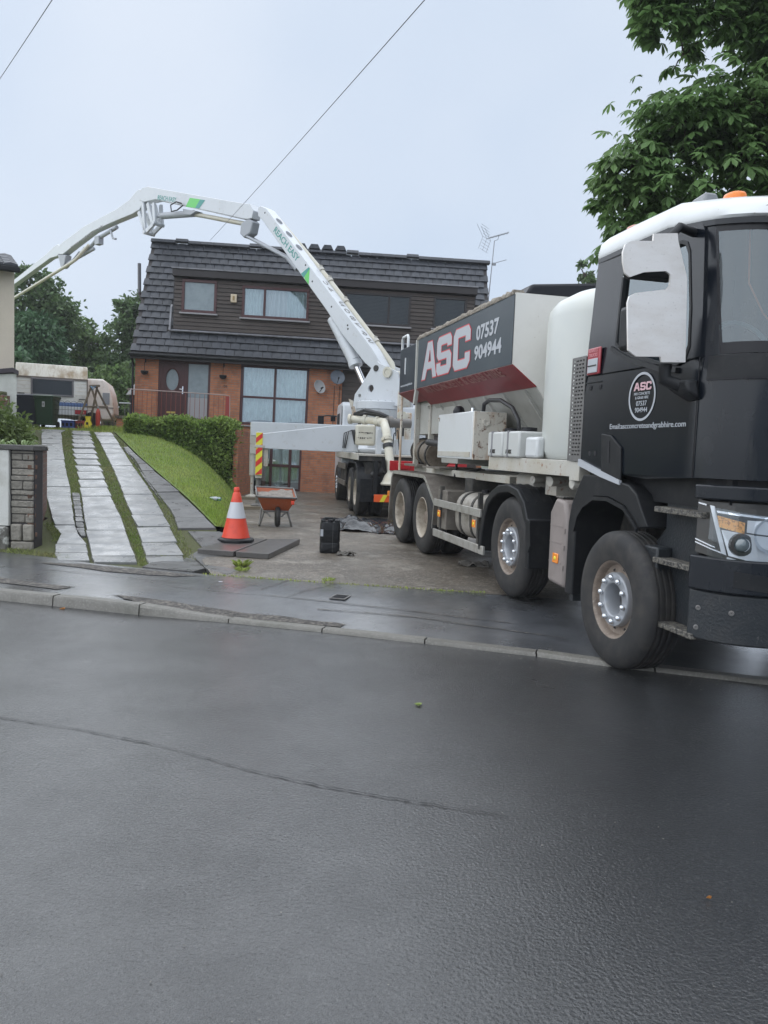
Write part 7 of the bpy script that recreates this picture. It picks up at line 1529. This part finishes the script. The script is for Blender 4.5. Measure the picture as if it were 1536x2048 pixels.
def B(px, py, y, rx, rz, ry=None):  # ellipsoid by direction and distance; radii in pixels of the photograph
    c = at(px, py, y); s = y/FPX; return (tuple(c), (rx*s, (ry or (rx+rz)/2)*s, rz*s))
random.seed(21)
Y = 40
tree('broadleaf_tree', 'tall airy broadleaf tree behind the boom end beside the cream house', (-18.2, Y, 2), 5, [B(40, 600, Y, 55, 50), B(95, 610, Y, 50, 48), B(60, 560, Y, 40, 30), B(120, 640, Y, 40, 45), B(20, 660, Y, 40, 60), B(90, 670, Y, 50, 40)], 9000, .27, gA, G_)
Y = 44
tree('broadleaf_tree', 'broadleaf tree with sky showing through above the caravan', (-15.5, Y, 2), 3.5, [B(150, 690, Y, 45, 40), B(190, 680, Y, 34, 34), B(130, 640, Y, 30, 25), B(180, 725, Y, 60, 35), B(205, 715, Y, 30, 45), B(140, 745, Y, 60, 40)], 8000, .26, gB, G_)
Y = 38
tree('conifer', 'dense dark rounded evergreen tree directly behind the caravan', (-17.2, Y, 2), 2.5, [B(70, 690, Y, 55, 62), B(45, 720, Y, 50, 60), B(95, 735, Y, 40, 45), B(60, 650, Y, 30, 26)], 9000, .32, gC, G_, shell=.7, asp=.35, droop=.9, clump=0)
Y = 42
tree('broadleaf_tree', 'slender light green tree beside the house gable', (-13.4, Y, 2), 4, [B(258, 660, Y, 34, 40), B(245, 620, Y, 16, 22), B(275, 610, Y, 22, 20), B(240, 700, Y, 30, 40), B(268, 745, Y, 40, 60), B(290, 650, Y, 30, 60)], 7500, .26, gA, G_)
Y = 36
tree('bushy_tree', 'low bright green bushes at the end of the garden', (-13.1, Y, 2), 1, [B(200, 760, Y, 50, 22), B(240, 765, Y, 40, 30), B(225, 800, Y, 45, 30), B(260, 800, Y, 30, 40)], 4200, .24, gB, G_)
tree('bushy_tree', 'dark shrubbery between the cream house and the caravan', (-18.8, 34, 2), 1, [B(20, 790, 34, 40, 60), B(35, 740, 34, 30, 40)], 2800, .28, gC, G_, clump=0)
tree('broadleaf_tree', 'small distant tree showing above the white water tank', (10.4, 34, 1), 4, [B(1168, 545, 34, 14, 16), B(1180, 580, 34, 18, 24), B(1160, 600, 34, 14, 26)], 1400, .24, gA, G_)
# hedge: clipped box of small leaves in front of the terrace
hg = thing('hedge', 'clipped dark green hedge on the lawn in front of the terrace', 'hedge', T(-5.9, 22.3, .7))
n = 15000; x = rng.uniform(-7.35, -4.36, n); fr_ = rng.uniform(0, 1, n); zt = 2.22+.05*np.sin(x*5)+.03*np.sin(x*13); zb_ = np.array([bankz(a, 21.9)-.05 for a in x])
side = rng.choice(3, n, p=[.62, .28, .10]); y = np.where(side == 0, 21.85+rng.normal(0, .05, n), rng.uniform(21.85, 22.9, n)); z = np.where(side == 1, zt+rng.normal(0, .035, n), zb_+(zt-zb_)*fr_); x = np.where(side == 2, -4.36+rng.normal(0, .05, n), x)
y = y+.05*np.sin(x*7+z*5); z = np.where((side != 1), z, z-np.maximum(0, .08-(y-21.85))*.8)
out = np.stack([np.where(side == 2, 1., 0), np.where(side == 0, -1., 0), np.where(side == 1, 1., .2)], 1)
leafcloud(np.stack([x, y, z], 1), out, .095, gH, 'foliage', hg, droop=.1, asp=.6)
m = MB(); m.hexa([(-7.3, 21.92, 1.3), (-4.42, 21.92, .4), (-4.42, 22.85, .4), (-7.3, 22.85, 1.3), (-7.3, 21.92, 2.14), (-4.42, 21.92, 2.14), (-4.42, 22.85, 2.14), (-7.3, 22.85, 2.14)]); obj('shade_core', m.xf(WM[hg].inverted()), mat('hedge_inside', (.012, .02, .008), .95), hg)  # near-black solid core; the hedge's inner shade is put into its colour
# planting behind the garden wall
sb = thing('garden_shrub', 'pale green leafy shrub spilling over the front garden wall', 'shrub', T(-5.9, 11.8, 1.3))
bl = [((-5.85, 11.5, 1.82), (.5, .5, .33)), ((-6.4, 11.7, 1.98), (.6, .5, .4)), ((-5.55, 11.6, 1.66), (.3, .35, .2)), ((-5.95, 11.2, 1.62), (.55, .3, .22))]
p, u = blobpts(bl, 2600, .3); leafcloud(p, u, .11, gS, 'foliage', sb, asp=.4, droop=.25); m = MB(); branches((-5.9, 11.6, 1.3), bl, m, .05); obj('stem', m.xf(WM[sb].inverted()), mBark, sb)
wf2 = leafmat('white_flower', (.6, .6, .5), (.65, .65, .55), .1, .2); p, u = blobpts(bl, 14, .95); leafcloud(p, u, .05, wf2, 'flower', sb)
sp_ = thing('strap_leaf_plant', 'low plant with pale strap leaves on top of the garden wall', 'plant', T(-5.05, 10.55, 1.37)); m = MB()
for i in range(46):
    a = random.uniform(0, 6.28); b = Vector((random.choice((-.14, .12))+random.uniform(-.03, .03), random.uniform(-.05, .05), 0)); d = Vector((math.cos(a), math.sin(a), 0)); l = random.uniform(.12, .26); q = Vector((-d.y, d.x, 0))*.011
    m.add([b-q, b+q, b+d*l*.5+q*1.2+Vector((0, 0, l*.75)), b+d*l*.5-q*1.2+Vector((0, 0, l*.75)), b+d*l+Vector((0, 0, l*.55))], [(0, 1, 2, 3), (3, 2, 4)])
obj('strap_leaf', m, leafmat('strap_leaf', (.22, .32, .12), (.3, .38, .18), .2, .3), sp_)
pts = [(random.uniform(-5.7, -4.66), random.uniform(10.3, 10.75), 1.42) for _ in range(900)]
blades('dry_ground_cover', pts, .06, .02, leafmat('brown_cover', (.2, .11, .04), (.14, .12, .04), .4, .2), 1.2)
tree('garden_shrub', 'green shrub beside the brick pillar and bins', (-7.9, 16, 1.1), .3, [((-7.7, 15.6, 1.55), (.5, .5, .5)), ((-7.3, 15.2, 1.4), (.4, .4, .4))], 900, .12, gS, None, .05, clump=0)['category'] = 'shrub'
# ---------------------------------------------------------------- horse chestnut over the truck, with fingered leaves
ch = thing('horse_chestnut', 'large dark horse chestnut tree overhanging the truck from the right', 'tree', T(6.6, 11.4, .1))
def leaf6(seed):
    r = random.Random(seed); m = MB()
    for k in range(6):
        a = rad(-110+44*k+r.uniform(-6, 6)); ln = (.20 if k in (2, 3) else .165 if k in (1, 4) else .12)*r.uniform(.9, 1.1); dr = r.uniform(.35, .75)
        d = Vector((math.sin(a), math.cos(a), -dr)).normalized(); q = Vector((math.cos(a), -math.sin(a), 0)); n_ = d.cross(q); w_ = ln*.2
        b = Vector((0, 0, 0)); c1 = d*ln*.35; c2 = d*ln*.72+Vector((0, 0, -ln*.05)); e = d*ln+Vector((0, 0, -ln*.14))
        m.add([b, c1+q*w_*.6-n_*.008, c2+q*w_-n_*.012, e, c2-q*w_-n_*.012, c1-q*w_*.6-n_*.008, c1, c2], [(0, 1, 6), (1, 2, 7, 6), (2, 3, 7), (3, 4, 7), (4, 5, 6, 7), (5, 0, 6)])
    return m
CB = [((4.55, 10.6, 5.45), (1.6, 1.5, 1.15)), ((3.30, 10.2, 5.0), (.62, .7, .62)), ((3.65, 10.2, 5.85), (.65, .7, .5)), ((2.95, 10.1, 5.25), (.40, .5, .33)), ((5.7, 10.5, 7.5), (1.5, 1.2, .62)), ((5.1, 10.3, 6.75), (.8, .8, .5)), ((4.7, 10.2, 7.1), (.5, .6, .35)), ((4.2, 10.2, 6.1), (.7, .6, .35)), ((4.3, 10.2, 7.55), (1.0, .9, .5)), ((3.4, 10.1, 7.5), (.55, .5, .5)), ((3.12, 10.0, 7.3), (.3, .35, .4)), ((3.2, 10.0, 6.98), (.28, .3, .22)), ((3.5, 10.05, 6.6), (.22, .25, .16)), ((5.6, 10.5, 6.45), (.85, 1.2, .65)), ((3.25, 10.3, 4.45), (.5, .6, .35)), ((3.75, 10.0, 7.05), (.3, .3, .2)), ((4.5, 10.3, 6.25), (.6, .7, .3)), ((4.3, 10.4, 4.5), (1.3, .9, .4)), ((5.9, 10.6, 5.2), (1.3, 1.3, 1.0)), ((7.2, 11, 6.5), (1.6, 1.6, 1.6)), ((3.1, 9.9, 7.7), (.3, .4, .3)), ((2.78, 10.2, 4.9), (.22, .3, .2))]
lv = [leaf6(i) for i in range(6)]; lme = []
for q in lv:
    me = bpy.data.meshes.new('leaf'); me.from_pydata([tuple(v) for v in q.v], [], q.f); me.materials.append(gK); me.update(); lme.append(me)
p, u = blobpts(CB, 8600, .1, clump=15, csz=.25); p2, u2 = blobpts([b for b in CB if b[0][0] < 4.4], 500, .9); p = np.vstack([p, p2]); u = np.vstack([u, u2])
def lmat(pt, uu):
    a = math.atan2(uu[1]-.25, uu[0])+random.uniform(-.7, .7); R3 = Matrix.Rotation(a-math.pi/2, 4, 'Z') @ Matrix.Rotation(random.uniform(-.5, .25), 4, 'X') @ Matrix.Rotation(random.uniform(-.4, .4), 4, 'Y')
    return T(*pt) @ R3 @ Matrix.Scale(random.uniform(.55, 1.05), 4)
scr = []
for i in range(len(p)):
    v = Vector(p[i])-Vector((0, 0, 1.6)); d = v.dot(cF); sx = 768+FPX*v.dot(cR)/d; sy = 1024-FPX*v.dot(cU)/d
    scr.append((d if (1100 < sx < 1560 and -40 < sy < 470) else 1e3+d, i))
scr.sort(); near = set(i for d, i in scr[:300])
mm = MB(); wi = WM[ch].inverted()
for i in range(len(p)):
    M = lmat(p[i], u[i]); k = i % 6
    if i in near: inst(None, ch, wi @ M, 'leaf', lme[k])
    else: mm.add([M @ Vector(v) for v in lv[k].v], lv[k].f)
mm.xf(wi); obj('crown', mm, gK, ch, kind='stuff')
m = MB(); limb(m, [(6.6, 11.4, .1), (6.5, 11.3, 2.5), (6.3, 11.2, 4.6)], .32, .22, 12); limb(m, [(6.3, 11.2, 4.4), (5.3, 10.7, 5.3), (4.2, 10.4, 5.7), (3.2, 10.2, 5.5)], .15, .02); limb(m, [(6.3, 11.2, 4.5), (5.9, 10.9, 6.4), (5.0, 10.5, 7.4), (4.0, 10.1, 7.7)], .14, .015); limb(m, [(4.3, 10.15, 7.55), (3.9, 10.1, 7.25), (3.85, 10.1, 6.95), (3.6, 10.1, 6.65)], .012, .006, 6)
limb(m, [(6.3, 11.2, 4.6), (6.9, 11.2, 6), (7.2, 11, 7)], .16, .04); limb(m, [(5.6, 10.8, 5.1), (4.6, 10.5, 4.7), (3.3, 10.3, 4.5)], .07, .012)
for c, r in CB:
    for _ in range(5): a = Vector(c)+Vector((random.uniform(-.9, .9)*r[0], random.uniform(-.9, .9)*r[1], random.uniform(-.9, .9)*r[2])); limb(m, [Vector(c), (Vector(c)+a)/2+Vector((0, 0, .05)), a], .016, .004, 5)
obj('trunk', m.xf(wi), mBark, ch, smooth=60)
# ---------------------------------------------------------------- drizzle haze round the whole scene
hz = MB().box(-60, 60, -35, 62, -1.3, 16)
hm_ = bpy.data.materials.new('drizzle_haze'); hm_.use_nodes = True; t = hm_.node_tree; t.nodes.remove(t.nodes['Principled BSDF'])
pv = nn(t, 'ShaderNodeVolumePrincipled'); pv.inputs['Color'].default_value = (.93, .95, .97, 1); pv.inputs['Density'].default_value = .0009; t.links.new(pv.outputs[0], t.nodes['Material Output'].inputs['Volume'])
obj('haze', hz, hm_, kind='stuff')
bpy.context.view_layer.update()
